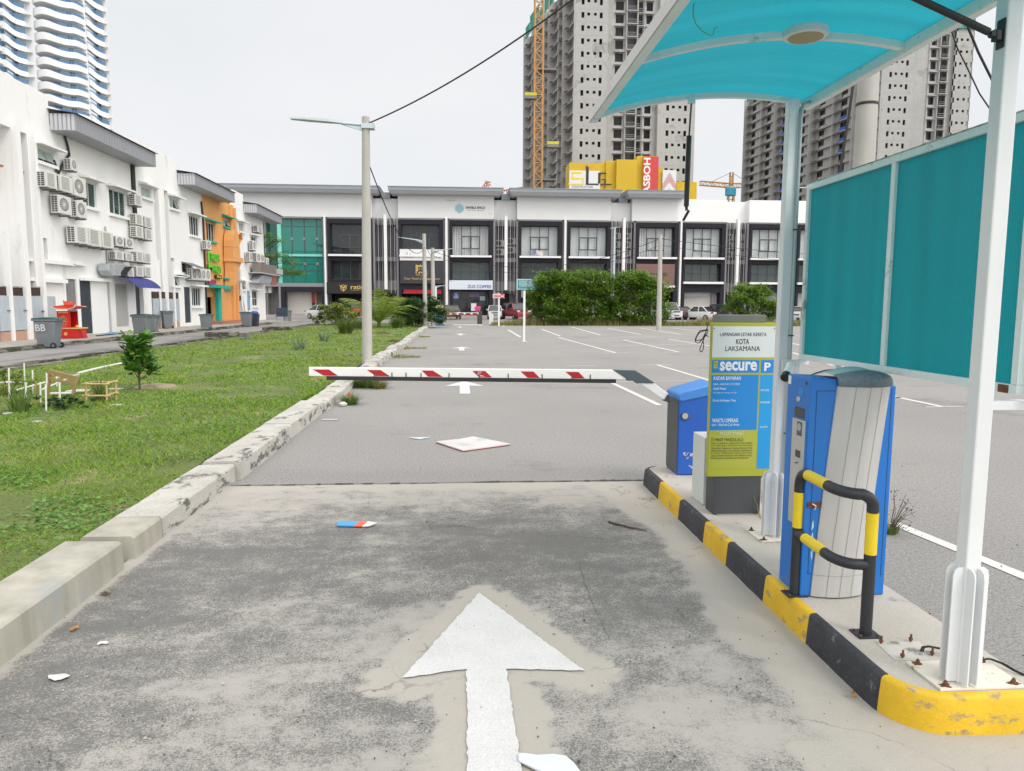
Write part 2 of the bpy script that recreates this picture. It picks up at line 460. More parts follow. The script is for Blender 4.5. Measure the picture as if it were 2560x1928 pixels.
# -- painted arrows and bay lines
def ragged(poly,step=.03,amp=.006,seed=0):
 rg=random.Random(seed);o=[]
 for i,a in enumerate(poly):
  b_=poly[(i+1)%len(poly)];d=math.hypot(b_[0]-a[0],b_[1]-a[1]);n=max(1,int(d/step))
  for k in range(n):
   t=k/n;o.append((a[0]+(b_[0]-a[0])*t+rg.uniform(-amp,amp),a[1]+(b_[1]-a[1])*t+rg.uniform(-amp,amp)))
 return o
def flat(mb,poly,z):return mb.add([(x,y,z)for x,y in poly],[tuple(range(len(poly)))])
struct(flat(MB(),ragged(ARROW,.025,.004),.0105),'painted_arrow',M_paint)
for y0 in(13.05,25.4,37.9,50.4):
 a=[(.115,y0+2.2),(.50,y0+1.25),(.21,y0+1.3),(.21,y0),(.02,y0),(.02,y0+1.3),(-.27,y0+1.25)]
 struct(flat(MB(),a,.005),'painted_arrow',M_paint)
r4=lambda x,y:(1480+x/6.663,760+y/6.664)
z5=lambda x,y:(960+x/4.166,450+y/4.166)
vw=lambda x,y:(x*VS,y*VS)
LINES=[(r4(310,1308),r4(1120,1690),.10),(r4(290,1302),r4(1680,1285),.05),(r4(780,1022),r4(1350,1010),.06),(r4(1085,1017),r4(2350,1390),.10),(r4(-420,1034),r4(55,1029),.06),(r4(200,822),r4(620,815),.07),(r4(-560,560),r4(410,820),.11),(r4(-700,716),r4(1690,670),.06),(r4(370,603),r4(660,597),.09),(r4(520,600),r4(1440,802),.12),(r4(1210,805),r4(1650,802),.07),(r4(1100,590),r4(1420,590),.09),(r4(1270,590),r4(2060,716),.12),(r4(270,558),r4(1080,550),.09),(r4(-340,385),r4(145,521),.13),(r4(130,521),r4(290,520),.1),(r4(265,407),r4(820,513),.14),(r4(800,513),r4(950,510),.1),(r4(810,405),r4(1480,508),.14),(r4(1460,508),r4(1600,506),.1),(r4(1340,405),r4(1900,466),.14),(r4(1190,389),r4(1640,388),.12),(r4(-100,386),r4(160,386),.12),(r4(440,358),r4(500,364),.14),(z5(1290,1560),z5(1420,1636),.13),(z5(1640,1555),z5(1834,1626),.13),(z5(1210,1503),z5(1250,1525),.13),(z5(1515,1500),z5(1560,1522),.13),(vw(1935,858),vw(2035,879),.10),(vw(2000,880),vw(2095,878),.05),(vw(1880,845),vw(1945,860),.10),(vw(1710,742),vw(1740,748),.13),(vw(1712,725),vw(1738,727),.13),(vw(1712,762),vw(1800,790),.11),(vw(1930,1131),vw(2300,1282),.10)]
pl=MB()
for a,b_,w in LINES:
 A=G(*a).to_2d();B=G(*b_).to_2d();d=(B-A).normalized();n=Vector((-d.y,d.x))*w/2
 n_=max(1,int((B-A).length/.25))if A.length<14 else 1
 rg=random.Random(int(a[0]))
 L1=[];L2=[]
 for k in range(n_+1):
  p=A.lerp(B,k/n_);j=.006 if n_>1 else 0
  L1.append(p+n*(1+rg.uniform(-j,j)*12));L2.append(p-n*(1+rg.uniform(-j,j)*12))
 for k in range(n_):pl.add([(p.x,p.y,.0045)for p in(L1[k],L1[k+1],L2[k+1],L2[k])],[(0,1,2,3)])
struct(pl,'bay_lines',M_paint_far)
# -- lane kerb: uneven cast lengths
random.seed(5)
kb=MB()
def kerbstone(y0,y1,x0,x1,z,m,ry=0):
 e=.015
 pr=[(x0,-.1),(x1+.012,-.1),(x1,z-e),(x1-e,z),(x0+e,z),(x0,z-e)]
 n=max(1,int((y1-y0)/.4));base=len(kb.v)
 vs=[]
 for k in range(n+1):
  y=y0+(y1-y0)*k/n
  for(px,pz)in pr:vs.append((px+.006*nz(y*2,px*9),y,pz+(.006*nz(y*1.7,px*5,4)if pz>0 else 0)))
 q=len(pr)
 fs=[(k*q+i,k*q+(i+1)%q,(k+1)*q+(i+1)%q,(k+1)*q+i)for k in range(n)for i in range(q)]
 fs+=[tuple(range(q)),tuple(range(n*q+q-1,n*q-1,-1))]
 kb.add(vs,fs,m)
kerbstone(-6,1.6,-2.38,-2.03,.175,0);kerbstone(1.62,4.42,-2.36,-2.02,.18,0)
kerbstone(4.60,5.02,-2.35,-2.03,.150,0);kerbstone(5.03,6.66,-2.35,-2.025,.152,1)
y=6.69
while y<59:
 ln=random.uniform(1.5,2.4);dx=random.uniform(-.025,.03)
 kerbstone(y,y+ln,-2.33+dx,-2.0+dx,random.uniform(.14,.185),1);y+=ln+random.choice((.012,.02,.05))
struct(kb,'kerb',[M_conc_new,M_conc])
# -- drain and kerb beside the back lane, pavement at the houses
dr=MB()
y=-12
while y<58:
 ln=2.0;o=random.uniform(-.02,.02)
 dr.box(-10.95,-10.72,y,y+ln-.02,-.2,.10+o*.5);dr.box(-10.45+o,-10.22+o,y,y+ln-.03,-.2,.075+o);y+=ln
dr.box(-10.72,-10.45,-12,58,-.35,-.15)
struct(dr,'drain_channel',M_moss)
sw=MB();y=-12
while y<58:
 sw.box(-14.55,-14.4,y,y+1.18,-.1,.15+random.uniform(-.01,.01));y+=1.2
sw.box(-17.6,-14.56,-12,58,-.1,.155,1);sw.box(-17.6,-13.7,58,66,-.1,.155,1)
struct(sw,'pavement',[M_moss,M_side])
# -- lawn
gx=np.arange(-10.25,-2.3,.3);gy=np.concatenate([np.arange(-8,14,.35),np.arange(14,60,1.0)])
def lawn_z(x,y):
 e=min(1,max(0,(-2.32-x)/.5))
 return.095+.035*nz(x*.35,y*.3)+.02*nz(x*1.3,y*1.3,4)-.02*(1-e)-.045*max(0,(-x-8)/2.3)
lv=[(x,y,lawn_z(x,y))for y in gy for x in gx]
lf=[(j*len(gx)+i,j*len(gx)+i+1,(j+1)*len(gx)+i+1,(j+1)*len(gx)+i)for j in range(len(gy)-1)for i in range(len(gx)-1)]
lw=MB();lw.add(lv,lf);struct(lw,'lawn',M_soil,smooth=180)
M_grass=leafmat('grass_blades',[(.0,(.06,.14,.014)),(.3,(.12,.26,.02)),(.55,(.20,.34,.03)),(.8,(.32,.36,.075)),(1,(.40,.31,.13))],.3,1.1)
M_weed=leafmat('weed_leaves',[(0,(.07,.17,.03)),(.5,(.14,.30,.06)),(1,(.24,.42,.11))],.3,2)
def leafmesh(name,V_,F_,mat_):
 me=bpy.data.meshes.new(name)
 V_=np.asarray(V_,np.float32).reshape(-1,3);F_=np.asarray(F_,np.int32)
 k=F_.shape[1]
 me.vertices.add(len(V_));me.vertices.foreach_set('co',V_.ravel())
 me.loops.add(F_.size);me.loops.foreach_set('vertex_index',F_.ravel())
 me.polygons.add(len(F_));me.polygons.foreach_set('loop_start',np.arange(0,F_.size,k,dtype=np.int32))
 me.materials.append(mat_);me.update(calc_edges=True);me.validate()
 return me
rg=np.random.default_rng(11)
def smooth_field(x,y,s,seed):
 """cheap tileable value noise for scattering"""
 r_=np.random.default_rng(seed);T=r_.random((64,64))
 X=x*s;Y=y*s;i=np.floor(X).astype(int);j=np.floor(Y).astype(int);fx=X-i;fy=Y-j
 fx=fx*fx*(3-2*fx);fy=fy*fy*(3-2*fy)
 g_=lambda a,b_:T[a%64,b_%64]
 return(g_(i,j)*(1-fx)+g_(i+1,j)*fx)*(1-fy)+(g_(i,j+1)*(1-fx)+g_(i+1,j+1)*fx)*fy
N=230000
yy=1/rg.uniform(1/60,1/2.2,N);xx=-2.3-7.9*rg.random(N)**1.0
bare=.6*smooth_field(xx,yy,.9,1)+.4*smooth_field(xx,yy,3.1,2)
keep=rg.random(N)<np.clip((bare-.27)*6,.04,1);xx=xx[keep];yy=yy[keep];bare=bare[keep];N=len(xx)
lush=smooth_field(xx,yy,1.7,5)
h=(.010+.018*rg.random(N)+.022*lush**2)*np.clip(yy/5,.9,2.2)*np.clip(.4+bare,.5,1)
w=np.clip(.0026*yy/3,.003,.03)*(.7+.6*rg.random(N))
zz=np.array([lawn_z(a,b_)for a,b_ in zip(xx,yy)])-.005
th=rg.uniform(0,2*np.pi,N);ln_=rg.uniform(.4,2.2,N)*h;lt=rg.uniform(0,2*np.pi,N)
P0=np.stack([xx-np.cos(th)*w,yy-np.sin(th)*w,zz],1);P1=np.stack([xx+np.cos(th)*w,yy+np.sin(th)*w,zz],1)
P2=np.stack([xx+np.cos(lt)*ln_,yy+np.sin(lt)*ln_,zz+h],1)
Vg=np.stack([P0,P1,P2],1).reshape(-1,3);Fg=np.arange(3*N).reshape(-1,3)
go=bpy.data.objects.new('grass',leafmesh('grass',Vg,Fg,M_grass));C.objects.link(go)
_props(go,'short patchy green grass growing over the lawn strip','grass',None,'stuff')
def leaves(pos_,size,rg,tilt=.9,aspect=.55,up_=None):
 """folded diamond leaves (two triangles as one quad) at positions; returns verts, faces"""
 n=len(pos_);a=rg.uniform(0,2*np.pi,n);t=rg.uniform(-.3,tilt,n)
 d=np.stack([np.cos(a)*np.cos(t),np.sin(a)*np.cos(t),np.sin(t)],1)
 s=np.stack([-np.sin(a),np.cos(a),rg.uniform(-.5,.5,n)],1)
 sz=(size*rg.uniform(.6,1.25,n))[:,None]if np.ndim(size)==0 else(size*rg.uniform(.6,1.25,n))[:,None]
 p=np.asarray(pos_)
 V_=np.stack([p,p+d*sz*.5+s*sz*aspect*.5,p+d*sz,p+d*sz*.5-s*sz*aspect*.5],1).reshape(-1,3)
 return V_,np.arange(4*n).reshape(-1,4)
N=60000
yy=1/rg.uniform(1/24,1/2.6,N);xx=-2.45-6.5*rg.random(N)
pt=smooth_field(xx,yy,1.1,21)
keep=(pt+.25*rg.random(N)>.72);xx=xx[keep];yy=yy[keep]
zz=np.array([lawn_z(a,b_)for a,b_ in zip(xx,yy)])+rg.uniform(.0,.03,len(xx))
Vw,Fw=leaves(np.stack([xx,yy,zz],1),.035,rg,.6,.8)
wo_=bpy.data.objects.new('broadleaf_weeds',leafmesh('broadleaf_weeds',Vw,Fw,M_weed));C.objects.link(wo_)
_props(wo_,'broad leaved weeds spreading in patches through the grass','weeds',None,'stuff')
# -- traffic island with black and yellow kerb
M_isl=mat('island_concrete',(.45,.42,.375),.85,.10,2.2,bump=.3,bscale=110,fine=.10,fscale=130,dirt=(.20,.19,.175),dscale=2.3,dth=.60)
M_yel=mat('kerb_yellow',(.70,.44,.015),.6,.10,4,fine=.08,bump=.4,bscale=30,streak=.12,dirt=(.30,.24,.13),dscale=8,dth=.565,dstretch=(1,1,1.6))
M_blk=mat('kerb_black',(.035,.037,.045),.65,.3,6,fine=.3,fscale=60,bump=.5,bscale=40,dirt=(.16,.16,.165),dscale=11,dth=.60)
IS=[(1.66,6.28)]+[(1.66,y)for y in(5.72,5.0,4.42,3.85,3.28,2.72)]
out=[(1.66,6.3),(1.66,2.72)]
arc=[(1.66+.20*(1-math.cos(k/8*math.pi/2)),2.68-.215*math.sin(k/8*math.pi/2))for k in range(9)]+[(2.22,2.462)]
top=[(2.22,6.30),(1.74,6.38),(1.66,6.28)]+[(1.66,y)for y in(5.5,4.5,3.5)]+arc
ins=lambda p:(p[0]+.012 if p[0]<1.67 else p[0],p[1])
tp=MB().prism([(x+(.012 if x<1.7 else 0),y+(.012 if y<2.52 else 0))for x,y in top],'z',-.08,.15)
struct(tp,'traffic_island',M_isl)
kf=MB()
PATHK=[(1.76,6.40),(1.70,6.36),(1.66,6.30)]
yk_=6.30
bounds=[6.30]+[G(u*VS,v*VS,.1).y for u,v in((1417,1055),(1458,1095),(1507,1145),(1562,1190),(1641,1265),(1731,1350),(1866,1490))]
while yk_>2.74:yk_-=.07;PATHK.append((1.66,yk_))
for k in range(1,15):
 a=k/14*math.pi/2;PATHK.append((1.66+.20*(1-math.cos(a)),2.68-.215*math.sin(a)))
PATHK+=[(1.92,2.464),(2.0,2.463),(2.08,2.462),(2.16,2.462),(2.22,2.462)]
prof_=((-.05,.022),(.06,.014),(.135,.007),(.146,.002),(.1515,-.008),(.1515,-.03));vs=[];mi=[]
for k,(x,y)in enumerate(PATHK):
 a=PATHK[max(k-1,0)];b_=PATHK[min(k+1,len(PATHK)-1)];d=Vector((b_[0]-a[0],b_[1]-a[1],0)).normalized();nr=Vector((d.y,-d.x,0));q=.004*nz(x*6,y*6)
 for z,oo in prof_:vs.append(tuple(Vector((x,y,z+q*.5))+nr*(oo+q)))
 my=(y+b_[1])/2;c=sum(my<bb for bb in bounds);mi.append(1 if(c%2==0 and c>0)or c>7 or my<bounds[-1]else 0)
for k in range(len(PATHK)-1):
 q=len(prof_);kf.add([vs[k*q+i]for i in range(q)]+[vs[(k+1)*q+i]for i in range(q)],[(i,q+i,q+i+1,i+1)for i in range(q-1)],mi[k])
kfo=struct(kf,'island_kerb',[M_blk,M_yel],smooth=60)
wm=bmesh.new();wm.from_mesh(kfo.data);bmesh.ops.remove_doubles(wm,verts=wm.verts,dist=1e-4);bmesh.ops.recalc_face_normals(wm,faces=wm.faces);wm.to_mesh(kfo.data);wm.free()
# -- FOREGROUND THINGS
M_white=mat('white_paint_metal',(.74,.76,.77),.42,.04,3,fine=.03,streak=.10,dirt=(.50,.42,.33),dscale=6,dth=.725,spec=.5)
M_whitebase=mat('white_paint_rusty',(.70,.65,.56),.55,.08,6,dirt=(.20,.08,.035),dscale=8,dth=.575)
M_rust=mat('rust',(.15,.06,.03),.9,.4,30,bump=.5)
M_black=mat('black_rubber',(.02,.02,.022),.5,.2,8)
M_blk_paint=mat('black_paint',(.025,.027,.032),.45,.2,8,fine=.15,dirt=(.10,.10,.10),dscale=12,dth=.69)
M_yel_tube=mat('yellow_tube',(.78,.58,.015),.45,.08,9,dirt=(.33,.25,.05),dscale=16,dth=.665)
M_blue=mat('machine_blue',(.012,.165,.56),.38,.05,3,streak=.08,dirt=(.06,.20,.45),dscale=9,dth=.66,dstretch=(1,1,.4))
M_bluebox=mat('barrier_blue',(.012,.10,.46),.4,.06,3,streak=.08,dirt=(.18,.30,.6),dscale=18,dth=.73)
M_bluelid=mat('barrier_blue_lid',(.05,.22,.60),.45,.08,4)
M_groove=mat('panel_gap',(.01,.05,.16),.6,0)
M_shell=mat('shell_grey',(.54,.535,.52),.5,.06,4,streak=.2,fine=.04)
M_shellcap=mat('shell_cap',(.10,.15,.18),.55,.25,9,fine=.2,fscale=60,dirt=(.24,.28,.29),dscale=7,dth=.55)
M_steel=mat('brushed_steel',(.55,.54,.52),.35,.08,5,metal=.5,fine=.05)
M_dkgrey=mat('dark_grey_paint',(.055,.06,.068),.5,.12,4,streak=.1)
M_screen=mat('dark_screen',(.03,.028,.03),.12,0,spec=.6)
M_alu=mat('aluminium_frame',(.70,.80,.79),.45,.08,4,fine=.06,dirt=(.30,.36,.34),dscale=5,dth=.60,dstretch=(1,1,1))
M_alu_dirty=mat('aluminium_frame_grimy',(.42,.48,.45),.6,.15,6,fine=.15,dirt=(.20,.24,.22),dscale=8,dth=.50)
def polycarb(name,col,axis,pitch,trans=.75,rough=.25):
 """twin-wall sheet: translucent tinted plastic with fine flutes along one direction"""
 m=bpy.data.materials.new(name);m.use_nodes=True
 nt=m.node_tree;b=nt.nodes['Principled BSDF'];out=nt.nodes['Material Output'];L=nt.links.new
 pos=nd(nt,'ShaderNodeNewGeometry').outputs['Position']
 sx=nd(nt,'ShaderNodeSeparateXYZ');L(pos,sx.inputs[0])
 mm=nd(nt,'ShaderNodeMath',operation='MULTIPLY');L(sx.outputs[axis],mm.inputs[0]);mm.inputs[1].default_value=2*math.pi/pitch
 sn=nd(nt,'ShaderNodeMath',operation='SINE');L(mm.outputs[0],sn.inputs[0])
 st=nd(nt,'ShaderNodeMapping');st.inputs['Scale'].default_value={'X':(9,.35,.35),'Y':(.35,9,.35),'Z':(1,1,1)}[axis]
 L(pos,st.inputs['Vector'])
 n=nd(nt,'ShaderNodeTexNoise');n.inputs['Scale'].default_value=1;n.inputs['Detail'].default_value=5;L(st.outputs['Vector'],n.inputs['Vector'])
 n2=nd(nt,'ShaderNodeTexNoise');n2.inputs['Scale'].default_value=160;L(pos,n2.inputs['Vector'])
 f=nd(nt,'ShaderNodeMath',operation='MULTIPLY_ADD');L(sn.outputs[0],f.inputs[0]);f.inputs[1].default_value=.10;f.inputs[2].default_value=.93
 f2=nd(nt,'ShaderNodeMath',operation='MULTIPLY_ADD');L(n.outputs['Fac'],f2.inputs[0]);f2.inputs[1].default_value=.3;f2.inputs[2].default_value=.85
 f3=nd(nt,'ShaderNodeMath',operation='MULTIPLY');L(f.outputs[0],f3.inputs[0]);L(f2.outputs[0],f3.inputs[1])
 f4=nd(nt,'ShaderNodeMath',operation='MULTIPLY_ADD');L(n2.outputs['Fac'],f4.inputs[0]);f4.inputs[1].default_value=.3;f4.inputs[2].default_value=.85
 f5=nd(nt,'ShaderNodeMath',operation='MULTIPLY');L(f3.outputs[0],f5.inputs[0]);L(f4.outputs[0],f5.inputs[1])
 c=nd(nt,'ShaderNodeMixRGB',blend_type='MULTIPLY');c.inputs['Fac'].default_value=1;c.inputs['Color1'].default_value=(*col,1);L(f5.outputs[0],c.inputs['Color2'])
 L(c.outputs['Color'],b.inputs['Base Color']);b.inputs['Roughness'].default_value=rough;b.inputs['Specular IOR Level'].default_value=.45
 bp=nd(nt,'ShaderNodeBump');bp.inputs['Strength'].default_value=.25;bp.inputs['Distance'].default_value=.003;L(sn.outputs[0],bp.inputs['Height']);L(bp.outputs['Normal'],b.inputs['Normal'])
 t=nd(nt,'ShaderNodeBsdfTranslucent');L(c.outputs['Color'],t.inputs['Color'])
 ms=nd(nt,'ShaderNodeMixShader');ms.inputs['Fac'].default_value=trans
 L(b.outputs['BSDF'],ms.inputs[1]);L(t.outputs['BSDF'],ms.inputs[2]);L(ms.outputs['Shader'],out.inputs['Surface'])
 return m
M_pc_roof=polycarb('teal_polycarbonate_roof',(.13,.57,.64),'Y',.012,.78)
M_pc_wall=polycarb('teal_polycarbonate_wall',(.016,.48,.53),'Y',.0105,.55,.4)
# -- canopy: two posts, three arched ribs, teal sheet
cp=thing('canopy','white steel canopy with arched translucent teal roof over the ticket machine','canopy',(1.95,3.4,.15))
def arch(x):
 """height of the barrel roof over X"""
 return 2.852-(x-1.66)**2/(2*2.55)
XL,XR,Y0,Y1=.80,2.105,1.55,4.45
n=26
sh=MB();vs=[]
for j,(y)in enumerate((Y0,Y1)):
 for i in range(n+1):
  x=XL+(XR-XL)*i/n;vs.append((x,y,arch(x)+.012))
 for i in range(n+1):
  x=XL+(XR-XL)*i/n;vs.append((x,y,arch(x)+.020))
q=2*(n+1)
fs=[]
for i in range(n):
 fs.append((i,q+i,q+i+1,i+1));fs.append((n+1+i,n+2+i,q+n+2+i,q+n+1+i))
sh.add(vs,fs)
part(sh,'roof_sheet',M_pc_roof,cp,smooth=40)
def rib(y,x0,x1,w,h,dz=0.):
 mb=MB();vs=[];k=24
 for i in range(k+1):
  x=x0+(x1-x0)*i/k;z=arch(x)+.010+dz
  vs+=[(x,y-w/2,z-h),(x,y+w/2,z-h),(x,y+w/2,z),(x,y-w/2,z)]
 fs=[(i*4+a,i*4+(a+1)%4,(i+1)*4+(a+1)%4,(i+1)*4+a)for i in range(k)for a in range(4)]
 fs+=[(0,1,2,3),(k*4+3,k*4+2,k*4+1,k*4)]
 return mb.add(vs,fs)
for y in(Y1-.02,3.45,2.5,1.57):part(rib(y,XL+.01,XR-.01,.035,.030),'rib',M_alu,cp,smooth=30)
for x,m_ in((XL,M_steel),(XR,M_alu)):
 e=MB();z=arch(x)
 e.box(x-.022,x+.006,Y0-.01,Y1+.01,z-.030,z+.028)
 e.box(x-.016,x+.026,Y0-.005,Y1+.005,z-.033,z-.0305,1)
 part(e,'edge_rail',[m_,M_alu],cp,bev=.002)
for y,xp in((4.36,1.978),(2.565,1.935)):
 pm=MB();a=.031 if y>3 else.031;t_=2.815 if y>3 else 2.83
 post=part(pm.box(xp-a,xp+a,y-a,y+a,.162,arch(xp)-.022),'post',M_white,cp,bev=.006)
 g=MB();gh=.45 if y<3 else.40
 for dx,dy in((1,0),(-1,0),(0,1),(0,-1)):
  for o in(-.019,.019):
   pr=[(0,0),(.040,0),(.040,gh-.03),(.034,gh-.010),(.020,gh),(0,gh)]
   if dx:
    ps=[(xp+dx*(a+px),.168+pz)for px,pz in pr];g.prism(ps,'y',y+o-.003,y+o+.003)
   else:
    ps=[(y+dy*(a+px),.168+pz)for px,pz in pr];g.prism(ps,'x',xp+o-.003,xp+o+.003)
 part(g,'stiffener_fin',M_white,post)
 pb=MB().box(xp-.125,xp+.17,y-.12,y+.13,.1505,.1605)if y>3 else MB().box(1.815,2.155,2.50,2.72,.1505,.161)
 part(pb,'base_plate',M_whitebase,post,bev=.002)
 x0,x1,y0,y1=(xp-.10,xp+.14,y-.095,y+.10)if y>3 else(1.85,2.125,2.525,2.695)
 for bx,by in((x0,y0),(x1,y0),(x0,y1),(x1,y1)):
  bt=MB();bt.lathe([(.012,0),(.012,.004)],(bx,by,.1612),12);bt.lathe([(.0085,0),(.0085,.009)],(bx,by,.1652),6);bt.lathe([(.005,0),(.005,.016)],(bx,by,.1652),8)
  part(bt,'anchor_bolt',M_rust,post)
 rgx=random.Random(int(y*10))
 for bx,by in((x0,y0),(x1,y0),(x0,y1)):
  poly=[];rs=MB()
  p0_=rgx.uniform(0,9)
  for k in range(40):
   an=2*math.pi*k/40;rr=.018+.012*nz(math.cos(an)*1.5+p0_,math.sin(an)*1.5,p0_);poly.append((bx+rr*math.cos(an)*1.3,by+rr*math.sin(an)*.8,.1614 if y<3 else.1609))
  rs.add(poly,[tuple(range(40))]);part(rs,'rust_patch',M_rust,post)
st=MB();A=Vector((1.882,2.555,2.545));B=Vector((1.18,2.52,2.79))
dv=(B-A).normalized()
st.tube([A+dv*.03,A+dv*.45],.0125,12);st.tube([A+dv*.45,B],.006,10)
st.tube([A+dv*.03,A+dv*.06],.009,10)
st.lathe([(.012,-.012),(.012,.012)],tuple(A+dv*.012),12,'y')
part(st,'gas_strut',M_black,cp,label='black gas strut propping the roof from the near post',smooth=40)
bk=MB().box(1.8975,1.9035,2.535,2.575,2.50,2.60);bk.box(1.875,1.897,2.54,2.57,2.525,2.56)
part(bk,'strut_bracket',M_black,cp,bev=.003)
hs=MB();hx=1.372;hy=4.40
hs.tube([(hx,hy,2.60),(hx-.004,hy,2.19)],.0155,12);hs.tube([(hx+.008,hy,2.80),(hx,hy,2.60)],.0055,8,1)
hs.tube([(hx-.004,hy,2.19),(hx-.001,hy,2.165)],.009,8);hs.tube([(hx+.012,hy,2.165),(hx-.022,hy-.004,2.105)],.0085,8)
part(hs,'gas_strut',[M_black,M_dkgrey],cp,label='black gas strut hanging loose from the far rib',smooth=40)
hb=MB().box(hx-.012,hx+.028,hy-.014,hy+.014,2.785,2.822);hb.lathe([(.009,-.02),(.009,.02)],(hx+.01,hy,2.80),10,'y')
part(hb,'strut_bracket',M_alu,cp,bev=.002)
cd=MB().tube([(2.012,4.315,.19),(2.012,4.315,2.70),(2.03,4.33,2.78),(2.08,4.36,2.80)],.011,10)
cdo=part(cd,'conduit',mat('grey_conduit',(.36,.42,.43),.5,.1,5),cp,smooth=60)
for z in(.45,.82,1.42,2.05):
 part(MB().tube([(1.995,4.312,z),(2.004,4.30,z),(2.02,4.30,z),(2.028,4.312,z)],.0045,6),'pipe_clip',M_dkgrey,cdo)
ll=thing('ceiling_lamp','round flat white lamp with yellowed lens fixed under the teal roof','lamp',(1.595,3.41,2.80))
part(MB().lathe([(.098,.0),(.100,-.012),(.098,-.030),(.090,-.034)],(1.595,3.41,arch(1.595)+.006),40),'lamp_body',M_white,ll,smooth=40)
part(MB().lathe([(.078,-.034),(.077,-.037)],(1.595,3.41,arch(1.595)+.006),36),'lens',mat('yellowed_lens',(.52,.42,.22),.5,.05,5,trans=.2),ll)
gw=MB().tube([(1.035,2.60,2.775),(1.0,2.62,2.75),(.985,2.66,2.715),(1.02,2.70,2.685),(1.085,2.72,2.672),(1.105,2.72,2.700),(1.115,2.72,2.708),(1.135,2.715,2.712)],.0022,6)
W1=[PY(u*VS,v*VS,2.9)for u,v in((1503,-6),(1498,12),(1497,32),(1503,52),(1517,68),(1538,78),(1541,74),(1543,62),(1550,59))]
gw=MB().tube(W1,.0022,6)
solo(gw,'wire',mat('green_wire',(.10,.42,.20),.4,0),'thin loose green wire dangling below the teal canopy roof','wire',(1.05,2.9,2.7),smooth=60)
# -- teal side screen behind the posts
sc=thing('wind_screen','framed teal polycarbonate side screen with two panes behind the near white post','screen',(2.12,3.5,1.28))
xs_=2.12;za,zb=1.270,2.325;ya,ym_,yb_=4.395,3.50,2.605
for z in(za,zb-.034):part(MB().box(xs_-.015,xs_+.02,yb_,ya,z,z+.034),'frame_rail',M_alu,sc,bev=.002)
for y in(ya-.019,ym_,yb_+.017):part(MB().box(xs_-.014,xs_+.019,y-.017,y+.017,za+.0345,zb-.0345),'mullion',M_alu,sc,bev=.002)
part(MB().box(xs_-.0155,xs_+.0205,yb_-.001,ya+.001,zb+.0005,zb+.006),'cap_strip',M_alu_dirty,sc)
for y0,y1 in((ym_+.0172,ya-.0364),(yb_+.0344,ym_-.0172)):part(MB().box(xs_+.002,xs_+.009,y0,y1,za+.0342,zb-.0342),'pane',M_pc_wall,sc)
part(MB().box(2.026,xs_+.03,4.345,4.375,za-.032,za-.0005),'bracket_arm',M_white,sc,bev=.002);part(MB().box(1.986,xs_+.05,2.60,2.66,za-.06,za-.026),'bracket_arm',M_white,sc,bev=.002)
part(MB().tube([(2.0,4.36,2.305),(xs_,4.375,2.305)],.004,6),'stay_rod',M_alu,sc)
part(MB().box(xs_-.0165,xs_-.0155,2.645,2.70,za-.001,za+.030),'rust_patch',M_rust,sc)
part(MB().box(xs_+.021,xs_+.055,2.55,2.604,za-.024,zb),'end_post',mat('lavender_grey_paint',(.50,.50,.54),.5,.05),sc,bev=.003)
part(MB().box(xs_+.022,xs_+.05,3.95,4.01,.05,za),'support_leg',M_white,sc,bev=.003)
# -- ticket machine
tm=thing('ticket_machine','blue parking ticket machine with slanted curved grey front shell','ticket machine',(1.9,3.55,.15))
xa,xb,yf,yk=1.70,2.135,3.41,3.655
bd=MB().prism([(xa,.152),(xb,.152),(xb,1.213),(xa+.13,1.245),(xa,1.252)],'y',yf,yk)
part(bd,'cabinet',M_blue,tm,bev=.006)
dl=MB()
dl.box(1.733,1.736,yf-.0012,yf,.27,1.19);dl.box(1.733,1.83,yf-.0012,yf,1.187,1.19);dl.box(1.733,1.75,yf-.0012,yf,.27,.273)
dl.box(2.112,2.1145,yf-.0012,yf,.25,1.20)
part(dl,'door_seam',M_groove,tm)
sb=MB();ns,ntt=16,24;vs=[]
def shell_pt(s,t,off=0.0):
 x0=1.752+.083*t**1.15;x1=2.012+.088*t**1.1
 bul=(.030+.030*t)*(1-(2*s-1)**2)+.008
 return(x0+(x1-x0)*s,yf-bul-off,.158+1.055*t)
for j in range(ntt+1):
 for i in range(ns+1):vs.append(shell_pt(i/ns,j/ntt))
base_n=len(vs)
for j in range(ntt+1):
 for i in(0,ns):
  p=shell_pt(i/ns,j/ntt);vs.append((p[0],yf+.001,p[2]))
fs=[(j*(ns+1)+i,j*(ns+1)+i+1,(j+1)*(ns+1)+i+1,(j+1)*(ns+1)+i)for j in range(ntt)for i in range(ns)]
for j in range(ntt):
 fs.append((j*(ns+1),(j+1)*(ns+1),base_n+(j+1)*2,base_n+j*2))
 fs.append((j*(ns+1)+ns,base_n+j*2+1,base_n+(j+1)*2+1,(j+1)*(ns+1)+ns))
sb.add(vs,fs)
shell=part(sb,'front_shell',M_shell,tm,smooth=50)
gl=MB()
for s0 in(.255,.5,.745):
 for j in range(ntt):
  a0,a1=shell_pt(s0-.006,j/ntt,.0012),shell_pt(s0+.006,j/ntt,.0012);b0,b1=shell_pt(s0-.006,(j+1)/ntt,.0012),shell_pt(s0+.006,(j+1)/ntt,.0012)
  gl.quad(a0,a1,b1,b0)
for i in range(ns):
 gl.quad(shell_pt(i/ns,.103,.0012),shell_pt((i+1)/ns,.103,.0012),shell_pt((i+1)/ns,.1055,.0012),shell_pt(i/ns,.1055,.0012))
part(gl,'groove',mat('shell_groove',(.30,.30,.295),.7,0),shell)
cb=MB();vs=[];kk=14
